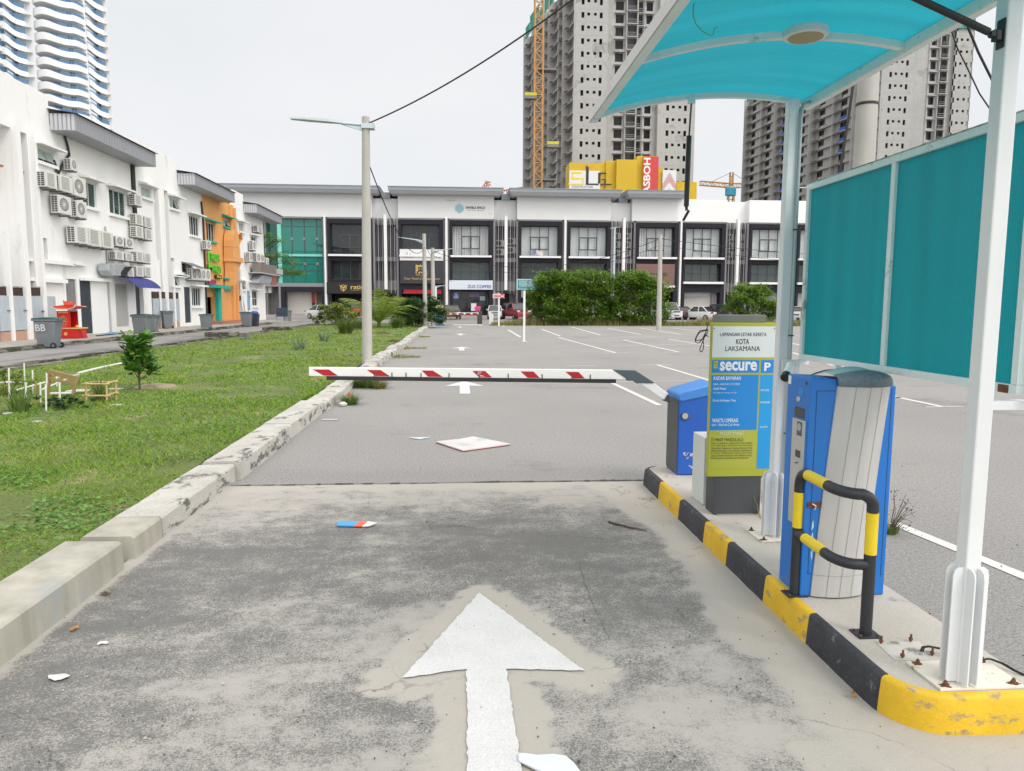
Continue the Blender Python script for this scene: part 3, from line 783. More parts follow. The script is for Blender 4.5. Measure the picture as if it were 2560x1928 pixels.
for j,(t0,oy)in enumerate(((1.0,.004),(1.012,.012),(1.045,.006),(1.062,-.012),(1.066,-.05))):
 for i in range(kk+1):
  s0=i/kk;p=shell_pt(s0,1.0);dome=.030*(1-(2*s0-1)**2)
  vs.append((p[0]+(s0-.5)*.012,p[1]-oy,p[2]+(t0-1)*.75+(dome if j>1 else dome*(0 if j==0 else.15))))
for i in range(kk+1):
 p=shell_pt(i/kk,1.0);vs.append((p[0],yf+.002,p[2]-.001+(.045+.030*(1-(2*i/kk-1)**2))))
fs=[(j*(kk+1)+i,j*(kk+1)+i+1,(j+1)*(kk+1)+i+1,(j+1)*(kk+1)+i)for j in range(5)for i in range(kk)]
cb.add(vs,fs)
part(cb,'shell_cap',M_shellcap,tm,smooth=50)
cv=MB();vs=[]
for y,dz in((yf+.003,0),(yf+.12,.012),(yk+.03,-.02)):
 for i in range(kk+1):
  s0=i/kk;p=shell_pt(s0,1.0);vs.append((p[0],y,p[2]+.043+dz+.030*(1-(2*s0-1)**2)))
 for i in(0,kk):pass
cv.add(vs,[(j*(kk+1)+i,j*(kk+1)+i+1,(j+1)*(kk+1)+i+1,(j+1)*(kk+1)+i)for j in range(2)for i in range(kk)])
b0=len(cv.v)
part(cv,'shell_roof',mat('pale_teal_plastic',(.36,.52,.52),.3,.06,5),tm,smooth=50)
tr_=[shell_pt(i/kk,1.0)for i in range(kk+1)]
cvs=MB()
for i in(0,kk):
 p=tr_[i];cvs.quad((p[0],yf,p[2]-.02),(p[0],yk+.03,p[2]-.06),(p[0],yk+.03,p[2]+.023),(p[0],yf,p[2]+.043))
cvs.tube([(p[0],yk+.03,p[2]+.024+.030*(1-(2*i/kk-1)**2))for i,p in enumerate(tr_)],.005,6)
cvs.tube([(tr_[0][0],yf,tr_[0][2]+.042),(tr_[0][0],yk+.03,tr_[0][2]+.024)],.005,6)
part(cvs,'shell_edge',M_black,tm)
xf=xa-.0015
part(MB().box(xf,xa,3.455,3.56,1.043,1.095),'display',M_screen,tm)
sp=part(MB().box(xf-.004,xa,3.435,3.572,.50,1.035),'card_panel',M_steel,tm,bev=.002)
part(MB().box(xf-.0055,xf-.0041,3.465,3.515,.955,1.025),'sticker',mat('dark_sticker',(.06,.08,.11),.3,.1),sp)
part(MB().lathe([(.020,0),(.020,.001)],(xf-.0068,3.49,.998),20,'x'),'emblem',mat('sticker_grey',(.35,.40,.45),.3,.1),sp)
part(MB().box(xf-.0055,xf-.0041,3.47,3.52,.845,.880),'card_slot',M_screen,sp)
part(MB().tube([(xf-.005,3.49,.82),(xf-.005,3.505,.812),(xf-.005,3.52,.812)],.0025,5),'key',M_dkgrey,sp)
part(MB().box(xf,xa-.0003,3.422,3.470,.80,1.035),'side_hatch',mat('hatch_blue',(.014,.18,.58),.4,.03),tm)
part(MB().lathe([(.013,-.006),(.015,-.002),(.015,.001)],(xa,3.525,1.135),16,'x'),'push_button',M_steel,tm)
part(MB().box(xf,xa-.0003,3.475,3.525,1.155,1.195),'logo_plate',mat('blue_logo',(.02,.22,.62),.4,.1,60),tm)
part(MB().lathe([(.009,0),(.009,.001)],(xa-.001,3.45,1.222),12,'x'),'camera_hole',M_black,tm)
part(MB().box(xf,xa-.0003,3.615,3.645,1.20,1.243),'paper_label',mat('paper',(.8,.8,.76),.6,.03),tm)
part(MB().box(1.712,1.785,yf-.006,yf-.0013,.61,.637),'lock_hasp',M_rust,tm,bev=.001)
part(MB().tube([(1.735,yf-.009,.63),(1.752,yf-.012,.62),(1.748,yf-.010,.60)],.004,6),'padlock',M_steel,tm)
sc_=MB();rgx=random.Random(4)
for zc in(.52,.46,.43,.40,.37):
 sc_.add([(1.742+rgx.uniform(-.004,.010),yf-.0009,zc-.03),(1.752+rgx.uniform(0,.006),yf-.0009,zc-.01),(1.750,yf-.0009,zc+.025),(1.744,yf-.0009,zc+.012)],[(0,1,2,3)])
part(sc_,'scratch',mat('scratched_paint',(.45,.62,.75),.6,.1),tm)
# -- hoop guard in front of the machine
gd=thing('bollard_guard','black and yellow banded tubular guard hoop before the ticket machine','guard rail',(1.73,3.2,.15))
Bx,By,Ax,Ay,rr=1.797,2.985,1.688,3.445,.0255
def bend(z,endz=None):
 """plan path from the far leg, along the kerb, then across to the near leg"""
 pts=[(Ax,Ay-.06,z),(Ax-.006,Ay-.25,z),(Ax-.010,By+.14,z)]
 for k in range(1,7):
  a=k/6*math.pi/2;pts.append((Ax-.010+.075*(1-math.cos(a)),By+.14-.130*math.sin(a),z))
 return pts
zt=.785
top_path=[(Ax,Ay,zt-.07)]+[(Ax,Ay-.07*(1-math.cos(a)),zt-.07+.07*math.sin(a))for a in[k/5*math.pi/2 for k in range(1,6)]]+bend(zt)[1:]+[(Bx-.055+.055*math.sin(a),By,zt-.055+.055*math.cos(a))for a in[k/5*math.pi/2 for k in range(1,6)]]+[(Bx,By,zt-.075)]
part(MB().tube([(Ax,Ay,.158),(Ax,Ay,.50)],rr,20),'leg',M_blk_paint,gd,smooth=50)
part(MB().tube([(Bx,By,.158),(Bx,By,.52)],rr,20),'leg',M_blk_paint,gd,smooth=50)
part(MB().tube([(Ax,Ay,.50),(Ax,Ay,zt-.105)],rr+.0003,20),'yellow_band',M_yel_tube,gd,smooth=50)
part(MB().tube([(Bx,By,.52),(Bx,By,zt-.08)],rr+.0003,20),'yellow_band',M_yel_tube,gd,smooth=50)
part(MB().tube([(Ax,Ay,zt-.105)]+top_path,rr,20),'top_rail',M_blk_paint,gd,smooth=50)
part(MB().tube([(Ax-.002,Ay-.085,zt),(Ax-.006,Ay-.25,zt),(Ax-.009,By+.17,zt)],rr+.0006,20),'yellow_band',M_yel_tube,gd,smooth=50)
mid=[(Ax,Ay,.47)]+bend(.47)+[(Bx,By,.47)]
part(MB().tube(mid,rr*.95,20),'middle_rail',M_blk_paint,gd,smooth=50)
part(MB().tube([(Ax-.002,Ay-.085,.47),(Ax-.006,Ay-.25,.47),(Ax-.009,By+.17,.47)],rr*.95+.0006,20),'yellow_band',M_yel_tube,gd,smooth=50)
for x,y in((Ax,Ay),(Bx,By)):
 fp=part(MB().box(x-.052,x+.052,y-.045,y+.045,.1505,.1575),'foot_plate',M_blk_paint,gd,bev=.001)
 for dx in(-.038,.038):
  for dy in(-.03,.03):part(MB().lathe([(.006,0),(.006,.006)],(x+dx,y+dy,.1575),6),'bolt',M_rust,fp)
ob=MB().prism([(1.785,2.745),(1.975,2.735),(1.99,2.90),(1.80,2.915)],'z',.149,.1525)
struct(ob,'mortar_patch',mat('mortar',(.50,.48,.44),.9,.2,8,dirt=(.2,.2,.18),dscale=6,dth=.57))
for k,(x,y,w)in enumerate(((1.815,2.895,'far left'),(1.955,2.905,'far right'),(1.83,2.765,'near left'),(1.965,2.775,'near right'))):
 sbm=MB().tube([(x,y,.152),(x+.002,y,.185)],.0045,8);sbm.lathe([(.0095,0),(.0095,.008)],(x,y,.160),6)
 solo(sbm,'stud_bolt',M_rust,'rusty stud bolt at the %s corner of the square mortar patch'%w,'bolt',(x,y,.152),group='rusty stud bolts in the mortar patch')
for(pts_,r_,lab)in(([(1.94,2.81,.155),(1.945,2.81,.172),(1.965,2.80,.180),(2.0,2.785,.178),(2.04,2.77,.170)],.0045,'dark cable stub curling out of the mortar patch to the white post'),([(2.10,2.70,.165),(2.15,2.69,.175),(2.18,2.66,.17),(2.20,2.62,.16),(2.235,2.58,.15)],.004,'dark cable lying past the base plate of the near white post')):
 cbm=MB().tube(pts_,r_,8);q=[Vector(p)+Vector((.004,-.008,.003))for p in pts_];cbm.tube(q,r_*.7,6)
 solo(cbm,'cable',M_black,lab,'cable',pts_[0],smooth=60)
 # -- barrier machine and boom
bx=thing('boom_barrier','blue barrier cabinet holding a lowered red and white boom across the lane','barrier',(2.0,6.1,.15))
YF,YB=6.02,6.36
X0,X1=PY(1463*VS,1018*VS,YF).x,2.20
yc=6.14
prof=[(X0,.152),(X1,.152),(X1,.86),(X0,.80)]
part(MB().prism([(X0,.152),(X1,.152),(X1,.865),(X0,.815)],'y',YF,YB),'cabinet',M_bluebox,bx,bev=.012)
part(MB().box(X0-.006,X0-.0005,YF+.015,YB-.015,.17,.80),'side_strip',mat('barrier_grey',(.075,.08,.085),.5,.1,4),bx)
part(MB().prism([(X0-.012,.80),(X0+.02,.785),(X1+.012,.855),(X1+.012,.925),(X1-.05,.945),(X0+.03,.875),(X0-.012,.85)],'y',YF-.012,YB+.012),'lid',M_bluelid,bx,bev=.014,smooth=30)
lkx=PY(1480*VS,878*VS,YF).x
part(MB().lathe([(.036,0),(.036,-.008),(.030,-.010)],(lkx,YF,.665),24,'y'),'lock_ring',M_dkgrey,bx,smooth=40)
part(MB().lathe([(.026,-.010),(.024,-.013)],(lkx,YF,.665),20,'y'),'lock',M_steel,bx,smooth=40)
ps=MB();rgx=random.Random(8)
for cxx,cz,wd in((PY(1492*VS,985*VS,YF).x,PY(1492*VS,985*VS,YF).z,.06),(PY(1503*VS,1010*VS,YF).x,PY(1503*VS,1010*VS,YF).z,.06)):
 for k in range(26):
  px,pz=cxx+rgx.uniform(-1,1)*wd,cz+rgx.gauss(0,.010)+.02*rgx.random()
  a=rgx.uniform(.004,.012);ps.add([(px+a*math.cos(t)*rgx.uniform(.6,1.3),YF-.0008-.00001*k,pz+a*.6*math.sin(t))for t in[q*math.pi/3 for q in range(6)]],[(0,1,2,3,4,5)])
part(ps,'peeled_paint',mat('peeled_primer',(.55,.48,.47),.8,.1),bx)
yb0,yb1=6.12,6.165
L0=PY(668*VS,793*VS,6.14);L1=PY(668*VS,812*VS,6.14);R0=PY(1325*VS,799*VS,6.14);R1=PY(1345*VS,819.5*VS,6.14)
ba=MB().prism([(L0.x,L1.z),(R1.x+.02,R1.z),(R0.x-.01,R0.z),(L0.x,L0.z)],'y',yb0,yb1)
boom=part(ba,'boom',mat('boom_white',(.80,.80,.79),.4,.03,4,streak=.05),bx,bev=.004)
def on_boom(u):
 t=(u-668)/(1325-668);x=L0.x+(R0.x-L0.x)*t;zt_=L0.z+(R0.z-L0.z)*t;zb_=L1.z+(R1.z-L1.z)*t
 return x,zt_,zb_
M_red=mat('boom_red',(.42,.008,.012),.4,.05,8)
for(a,b_,c,d)in((677,706,723,704)[:0]or(676,710,729,698),(790,819,839,809),(906,930,952,920),(1015,1043,1058,1030),(1120,1148,1162,1135),(1218,1247,1261,1236)):
 xa_,zt_,zb_=on_boom(a);hh=zt_-zb_
 pts_=[(on_boom(a)[0],on_boom(a)[1]-hh*.24),(on_boom(b_)[0],on_boom(b_)[1]-hh*.24),(on_boom(c)[0],on_boom(c)[2]+hh*.08),(on_boom(d)[0],on_boom(d)[2]+hh*.08)]
 part(MB().add([(x,yb0-.0012,z)for x,z in pts_],[(0,1,2,3)]),'red_stripe',M_red,boom)
em=MB();x_,zt_,zb_=on_boom(1030)
for k in range(2):
 o=x_-.008+k*.016
 em.add([(p[0],yb0-.0020,p[1])for p in((o-.006,zb_+.024),(o-.002,zb_+.024),(o+.002,zb_+.048),(o+.010,zb_+.050),(o+.014,zb_+.044),(o-.001,zb_+.055))],[(0,1,2,3,4,5)])
em.add([(p[0],yb0-.0020,p[1])for p in((x_-.004,zb_+.016),(x_+.052,zb_+.012),(x_+.030,zb_+.020),(x_+.012,zb_+.022))],[(0,1,2,3)])
part(em,'emblem',mat('emblem_white',(.75,.75,.75),.5,0),boom)
for u in(806,843,873,905,965,1030,1093,1167,1233,1273):
 x_,zt_,zb_=on_boom(u);part(MB().box(x_-.004,x_+.004,yb0-.004,yb0-.0022,zb_-.006,zb_+(zt_-zb_)*.5),'clip',M_dkgrey,boom)
A=PY(706*VS,816.5*VS,6.125);B=PY(1330*VS,823.5*VS,6.125)
part(MB().beam((A.x,6.125,A.z),(B.x,6.125,B.z),.03,.032),'rubber_strip',M_black,boom)
q=lambda x,y:PY(*r4(x,y),6.14)
jo=[q(345,1095),q(715,1105),q(1035,1310),q(985,1318),q(785,1312),q(745,1325),q(670,1275),q(575,1275),q(575,1245)]
part(MB().prism([(p.x,p.z)for p in jo],'y',yb0-.006,yb1+.006),'boom_joint',mat('joint_grey',(.075,.105,.12),.45,.1,6),bx,bev=.004)
arm=[q(785,1316),q(1030,1316),q(1262,1490),q(1230,1570),q(1190,1595)]
part(MB().prism([(p.x,p.z)for p in arm],'y',yb0+.002,yb1-.002),'boom_arm',M_white,bx,bev=.003)
sk=[q(1245,1500),q(1275,1520),q(1290,1640),q(1180,1610)]
part(MB().prism([(p.x,p.z)for p in sk],'y',yb0-.01,yb1+.01),'boom_socket',M_dkgrey,bx,bev=.003)
# -- tariff sign
sg=thing('tariff_sign','tall green, white and blue parking tariff board on a dark grey plinth','sign',(1.93,4.87,.15))
YS=4.84
TL=PY(1531*VS,697*VS,YS);TR=PY(1674*VS,697*VS,YS);BL=PY(1529*VS,1030*VS,YS)
sx0,sx1,sz1,sz0=1.712,2.150,TL.z,BL.z
print('sign',TL,TR,BL)
def sp_(s,t):return(sx0+(sx1-sx0)*(s-373)/480,sz1+(sz0-sz1)*(t-138)/1105)
M_lime=mat('sign_lime',(.38,.40,.035),.45,.04,3)
M_sgwhite=mat('sign_white',(.64,.70,.69),.4,.03,3,streak=.08)
M_sblue=mat('sign_blue',(.008,.22,.60),.4,.05,3)
M_sblue2=mat('sign_light_blue',(.01,.30,.68),.4,.05,3)
M_ink=mat('sign_black_ink',(.02,.02,.025),.5,0)
M_inkw=mat('sign_white_ink',(.72,.76,.78),.5,0)
M_inkp=mat('sign_faded_ink',(.60,.66,.50),.5,.2,30)
board=part(MB().box(sx0,sx1,YS,YS+.05,sz0,sz1),'board',M_lime,sg,bev=.002)
def panel(s0,t0,s1,t1,m_,k=1):
 (x0,z1),(x1,z0)=sp_(s0,t0),sp_(s1,t1)
 return part(MB().box(x0,x1,YS-.0012*k,YS-.0001,z0,z1),'panel',m_,board)
panel(375,164,852,384,M_sgwhite);panel(375,402,738,492,M_sblue);panel(752,402,849,494,M_sblue)
panel(375,508,737,905,M_sblue);panel(750,508,849,1188,M_sblue2);panel(375,905,742,1183,mat('sign_lime_light',(.39,.41,.05),.45,.04,3))
def words(s,s0,s1,t0,t1,m_,bold=0.,nm='lettering',italic=0.):
 (x0,z1),(x1,z0)=sp_(s0,t0),sp_(s1,t1)
 part(text(MB(),s,(x0,YS-.0026,z0),(1,0,0),(0,0,1),x1-x0,z1-z0,bold,italic),nm,m_,board)
words('LAPANGAN LETAK KERETA',430,783,208,233,M_ink,.006);words('KOTA',553,652,252,290,M_ink,.012);words('LAKSAMANA',473,738,302,338,M_ink)
words('secure',436,720,412,478,M_inkw,.03);words('P',776,826,420,480,M_inkw,.035)
for t in(409,428,447):panel(387,t,421,t+15,M_lime,2.2)
words('KADAR BAYARAN',392,600,518,544,M_inkw,.015);words('ISNIN - AHAD DAN CUTI UMUM',392,594,566,581,M_inkw);words('Sekali Masuk',392,491,596,613,M_inkw,.01)
words('Kadar Bayaran Termasuk 0% GST',392,573,630,641,M_inkw,0,italic=.2);words('Denda Kehilangan Tiket',392,569,682,702,M_inkw,.008)
words('WAKTU OPERASI',392,590,820,848,M_inkw,.015);words('Isnin - Ahad dan Cuti Umum',392,602,855,874,M_inkw,.005)
words('RM2.00',757,820,611,625,M_inkw,.01);words('RM50.00',757,831,698,713,M_inkw,.01);words('24 JAM',762,821,877,892,M_inkw,.01)
words('SYARAT-SYARAT',455,642,916,940,M_inkp,.01);words('15 MINIT PANDULALU',390,635,962,986,M_ink)
for k,ln in enumerate(('PIHAK TUANPUNYA OPERATOR LETAK KERETA','ATAU EJEN MEREKA TIDAK BERTANGGUNGJAWAB','TERHADAP SEBARANG KEHILANGAN ATAU','KEROSAKAN DARI ATAU KEPADA KENDERAAN','ALAT-ALAT TAMBAHANNYA, MUATANNYA ATAU','ORANG PERSEORANGAN YANG BERADA ATAU','MENGGUNAKAN LAPANGAN LETAK KERETA INI.')):
 words(ln,390,709 if k<6 else 685,994+k*18,1006+k*18,M_ink)
for s_,t_ in((383,179),(842,179)):
 x_,z_=sp_(s_,t_);part(MB().lathe([(.004,-.003),(.004,0)],(x_,YS-.0012,z_),8,'y'),'screw',M_dkgrey,board)
part(MB().box(sx0+.05,sx1-.06,YS+.02,YS+.16,sz1+.0005,sz1+.052),'top_cabinet',mat('cabinet_grey',(.16,.165,.16),.5,.2,5),sg,bev=.003)
part(MB().box(sx0+.06,sx1-.03,YS+.0505,YS+.18,.40,sz1),'back_cabinet',M_dkgrey,sg,bev=.003)
part(MB().box(1.762,2.095,YS+.005,YS+.17,.155,sz0-.001),'plinth',M_dkgrey,sg,bev=.004)
part(MB().box(1.785,2.05,YS-.028,YS+.005,.1505,.157),'foot_plate',M_steel,sg)
pcx=PY(1521*VS,1000*VS,5.09).x
pc=MB().box(pcx,pcx+.2,5.09,5.35,.152,PY(1521*VS,946*VS,5.09).z)
solo(pc,'junction_cabinet',mat('pale_cabinet',(.62,.66,.64),.5,.05,4,streak=.1),'pale grey junction cabinet half hidden behind the tariff board','cabinet',(pcx+.1,5.2,.15),bev=.004)
cbm=MB();rgx=random.Random(2)
for lp in([(1925,360),(1900,430),(1800,450),(1740,540),(1720,610),(1745,650),(1790,640),(1850,560),(1905,450),(1930,420)],[(1920,400),(1890,440),(1790,480),(1735,570),(1740,605),(1800,600),(1870,560),(1925,470),(1930,440)],[(1900,440),(1870,560),(1815,700),(1797,770),(1815,798),(1845,770),(1860,680),(1850,590),(1890,520),(1935,545)]):
 P_=[PY(*r4(*p),YS+.01+.012*i%.03)for i,p in enumerate(lp)]
 sm=[]
 for i in range(len(P_)-1):
  p0,p1,p2,p3=P_[max(i-1,0)],P_[i],P_[i+1],P_[min(i+2,len(P_)-1)]
  for k in range(5):
   t=k/5;sm.append(.5*((2*p1)+(p2-p0)*t+(2*p0-5*p1+4*p2-p3)*t*t+(3*p1-p0-3*p2+p3)*t**3))
 cbm.tube(sm+[P_[-1]],.0032,6)
solo(cbm,'cable_loop',M_black,'looped black cable hanging on the left edge of the tariff board','cable',(1.66,YS+.02,1.35),smooth=60)
# -- small security camera on the far post
cc=thing('security_camera','white bullet security camera on a bracket at the far canopy post','camera',(2.0,4.30,1.22))
part(MB().box(1.955,2.065,4.285,4.302,1.165,1.275),'mount_plate',M_sgwhite,cc,bev=.003)
part(MB().lathe([(.030,0),(.032,-.010),(.022,-.020)],(2.012,4.285,1.225),20,'y'),'mount_disc',M_white,cc,smooth=40)
part(MB().tube([(2.02,4.27,1.235),(2.02,4.25,1.24),(1.985,4.238,1.243)],.010,10),'arm',M_white,cc,smooth=50)
part(MB().tube([(1.985,4.24,1.245),(1.935,4.18,1.195)],.026,20),'housing',M_white,cc,smooth=40)
part(MB().tube([(1.935,4.18,1.195),(1.915,4.156,1.176)],.0275,20),'lens_hood',M_black,cc,smooth=40)
# -- litter on the lane
wb=MB();P_=[G(u*VS,v*VS)for u,v in((942,958),(985,953),(990,953),(1022,947),(1102,963),(1000,977))]
pl_=[(p.x,p.y)for p in P_]
brd=thing('fallen_board','white square board with red edge lying on the lane asphalt','board',(P_[0].x+.3,P_[0].y,.01))
part(MB().prism(pl_,'z',.012,.024),'face',mat('board_white',(.60,.575,.565),.4,.08,2,dirt=(.42,.46,.46),dscale=3,dth=.55),brd)
cx_=sum(p[0]for p in pl_)/6;cy_=sum(p[1]for p in pl_)/6
part(MB().prism([(cx_+(x-cx_)*1.004,cy_+(y-cy_)*1.004)for x,y in pl_],'z',.006,.0118),'red_edge',mat('board_red',(.35,.02,.02),.5,.1),brd)
P_=[G(u*VS,v*VS)for u,v in((882,947),(930,946),(905,950.5))]
solo(MB().prism([(p.x,p.y)for p in P_],'z',.006,.012),'plastic_sheet',mat('pale_plastic',(.55,.62,.70),.3,.05),'thin pale blue sheet on the lane left of the white board','litter',tuple(P_[0]))
P_=[G(u*VS,v*VS)for u,v in((728,1140),(730,1131),(814,1133),(795,1141.5))]
fl=thing('pencil_card','blue, orange and white pencil shaped card lying on the stained concrete','litter',tuple(P_[0]))
A_,B_,T_,D_=[p.to_2d()for p in P_]
l_=lambda a,b_,t:tuple(a.lerp(b_,t))
Q1,Q2=B_.lerp(G(805*VS,1132*VS).to_2d(),.0),None
up_=[B_,G(777*VS,1131*VS).to_2d(),G(795*VS,1131.5*VS).to_2d(),G(814*VS,1134*VS).to_2d()]
lo_=[A_,G(765*VS,1141*VS).to_2d(),G(783*VS,1141.5*VS).to_2d(),G(800*VS,1140*VS).to_2d()]
for k,c in enumerate(((.06,.34,.70),(.80,.13,.06),(.75,.75,.72))):
 part(MB().prism([tuple(lo_[k]),tuple(lo_[k+1]),tuple(up_[k+1]),tuple(up_[k])],'z',.010,.018),'colour_band',mat('card_%d'%k,c,.5,.03),fl)
P_=[G(u*VS,v*VS)for u,v in((1119,1639),(1120,1654),(1155,1672),(1200,1690),(1262,1690),(1240,1660),(1222,1645),(1195,1641),(1160,1643),(1135,1639))]
solo(MB().prism([(p.x,p.y)for p in P_],'z',.012,.024),'foam_piece',mat('foam_white',(.62,.68,.72),.5,.03,5),'smooth pale foam offcut beside the foot of the big painted arrow','litter',tuple(P_[0]),bev=.004)
P_=[G(u*VS,v*VS,.012)for u,v in((1315,1127),(1330,1132),(1345,1135),(1362,1140),(1375,1142),(1398,1147))]
solo(MB().tube(P_,[.007,.007,.006,.0065,.005,.003],7),'twig',mat('twig_bark',(.085,.055,.035),.9,.2,30),'brown dry twig on the pale concrete near the island kerb','twig',tuple(P_[0]),smooth=60)
M_leaf_dry=mat('dry_leaf',(.40,.19,.06),.7,.2,20)
for u,v,s,lab in((233,1283,.05,'curled orange dry leaf beside the smooth kerb block'),(152,1362,.04,'pale dry leaf scraps at the foot of the nearest kerb block'),(1842,1509,.03,'small yellow leaf scrap beside the island kerb')):
 p=G(u*VS,v*VS);lm=MB();rgx=random.Random(u)
 for k in range(3 if s<.05 else 4):
  a=rgx.uniform(0,6.28);o=Vector((rgx.uniform(-.3,.3)*s,rgx.uniform(-.3,.3)*s,.012));d=Vector((math.cos(a),math.sin(a),.15))*s;e=Vector((-math.sin(a),math.cos(a),.5))*s*.35
  lm.add([p+o,p+o+d*.5+e,p+o+d,p+o+d*.5-e*.6],[(0,1,2),(0,2,3)])
 solo(lm,'dry_leaf',M_leaf_dry,lab,'leaf',tuple(p))
for u,v,s,lab in((222,1393,.055,'crumpled white tissue scrap on the dark concrete by the kerb'),(125,1468,.09,'flat white scrap on the stained concrete at the left foreground')):
 p=G(u*VS,v*VS);lm=MB();rgx=random.Random(u);k=9
 lm.add([p+Vector((0,0,.018))]+[p+Vector((math.cos(6.28*i/k)*s*.55*rgx.uniform(.5,1.1),math.sin(6.28*i/k)*s*.45*rgx.uniform(.5,1.1),.009+.008*rgx.random()))for i in range(k)],[(0,i+1,(i+1)%k+1)for i in range(k)])
 solo(lm,'tissue_scrap',mat('tissue',(.58,.58,.56),.8,.05),lab,'litter',tuple(p))
gm=MB();rgx=random.Random(77)
for k in range(900):
 yy_=1/rgx.uniform(1/9,1/2.3);xx_=rgx.uniform(-2,1.65)if rgx.random()<.6 else rgx.uniform(2.2,4.5)
 if abs(xx_-1.95)<.28 and yy_>2.4:continue
 s_=rgx.uniform(.002,.006)*(1.6 if rgx.random()<.05 else 1);c_=Vector((xx_,yy_,.008))
 gm.add([c_+Vector((s_,0,0)),c_+Vector((-s_*.6,s_*.8,0)),c_+Vector((-s_*.5,-s_*.8,0)),c_+Vector((0,0,s_*1.1))],[(0,1,3),(1,2,3),(2,0,3)],0 if rgx.random()<.6 else 1)
solo(gm,'grit',[mat('grit_dark',(.06,.06,.06),.9,.2),mat('grit_pale',(.45,.43,.40),.9,.2)],'loose grit and small stones scattered over lane and apron','gravel',(0,4,0),kind='stuff')
# -- BACK LANE: ROW OF SHOPHOUSES ON THE LEFT
WX=-16.8
M_wall=mat('white_wall',(.79,.79,.785),.75,.03,.5,streak=.015,fine=.02,dirt=(.66,.655,.63),dscale=.8,dth=.62,dstretch=(1,1,.3))
M_orange=mat('orange_wall',(.72,.345,.12),.7,.05,.6,streak=.06)
M_orange2=mat('orange_duct',(.68,.34,.12),.55,.06,2)
M_teal=mat('teal_trim',(.02,.38,.30),.6,.06,3)
M_eave=mat('eave_cladding',(.31,.32,.35),.5,.04,2)
M_eave_end=mat('eave_end_cladding',(.47,.485,.51),.5,.04,2)
M_roofdk=mat('roof_sheet_dark',(.13,.135,.15),.6,.1,4)
M_winframe=mat('window_frame_white',(.62,.65,.66),.5,.03)
M_glass_gr=glassmat('green_glass',(.02,.07,.06),.15,.04,(.3,.6,.5))
M_glass_dk=glassmat('dark_glass',(.02,.03,.035),.15,.03,(.4,.5,.5))
M_glass_fr=mat('frosted_glass',(.36,.43,.43),.15,.1,2,spec=.6)
M_dark=mat('interior_shade',(.018,.018,.02),.9,0)  # near-black colour stands in for the shade inside openings
M_doorgrey=mat('door_grey',(.19,.19,.20),.6,.12,3,streak=.15)
M_doornavy=mat('door_navy',(.035,.045,.06),.55,.15,3)
M_closet=mat('closet_bluegrey',(.42,.48,.53),.55,.08,2,streak=.12,dirt=(.33,.36,.38),dscale=4,dth=.66)
M_terra=mat('terracotta_base',(.46,.29,.21),.8,.1,3)
M_shutter=mat('shutter_grey',(.42,.42,.41),.5,.05,3)
M_ac=mat('ac_casing',(.68,.675,.64),.5,.04,4,streak=.1)
M_acdk=mat('ac_louvre',(.06,.062,.07),.6,.1)
M_acgr=mat('ac_grille',(.26,.26,.26),.6,.15,40)
M_pipe=mat('grey_pipe',(.40,.41,.42),.6,.1,4)
M_bracket=mat('bracket_steel',(.17,.17,.175),.6,.2,9)
M_galv=mat('galvanised_duct',(.40,.43,.45),.45,.1,5,metal=.3)
z1=lambda x,y:(x/3.456,y/3.456)
z2=lambda x,y:(x/3.333,400+y/3.333)
z3=lambda x,y:(380+x/3.703,400+y/3.703)
zA=lambda x,y:(x/5.55,260+y/5.553)
zB=lambda x,y:(x/5.205,540+y/5.206)
zC=lambda x,y:(130+x/4.63,380+y/4.628)
zD=lambda x,y:(360+x/3.471,380+y/3.471)
zE=lambda x,y:(480+x/4.167,440+y/4.165)
wy=lambda p:PX(*p,WX).y
wz=lambda p:PX(*p,WX).z
def holed(mb,y0,y1,z0,z1,holes,xf,xb,m=0):
 """wall slab facing +X with rectangular openings (ya, yb, za, zb)"""
 ys=sorted({y0,y1,*[min(max(h[k],y0),y1)for h in holes for k in(0,1)]})
 for ya,yb in zip(ys[:-1],ys[1:]):
  if yb-ya<1e-5:continue
  c=(ya+yb)/2
  cut=sorted((max(h[2],z0),min(h[3],z1))for h in holes if h[0]<c<h[1])
  z=z0
  for a,b_ in cut:
   if a>z+1e-5:mb.box(xb,xf,ya,yb,z,a,m)
   z=max(z,b_)
  if z<z1-1e-5:mb.box(xb,xf,ya,yb,z,z1,m)
 return mb
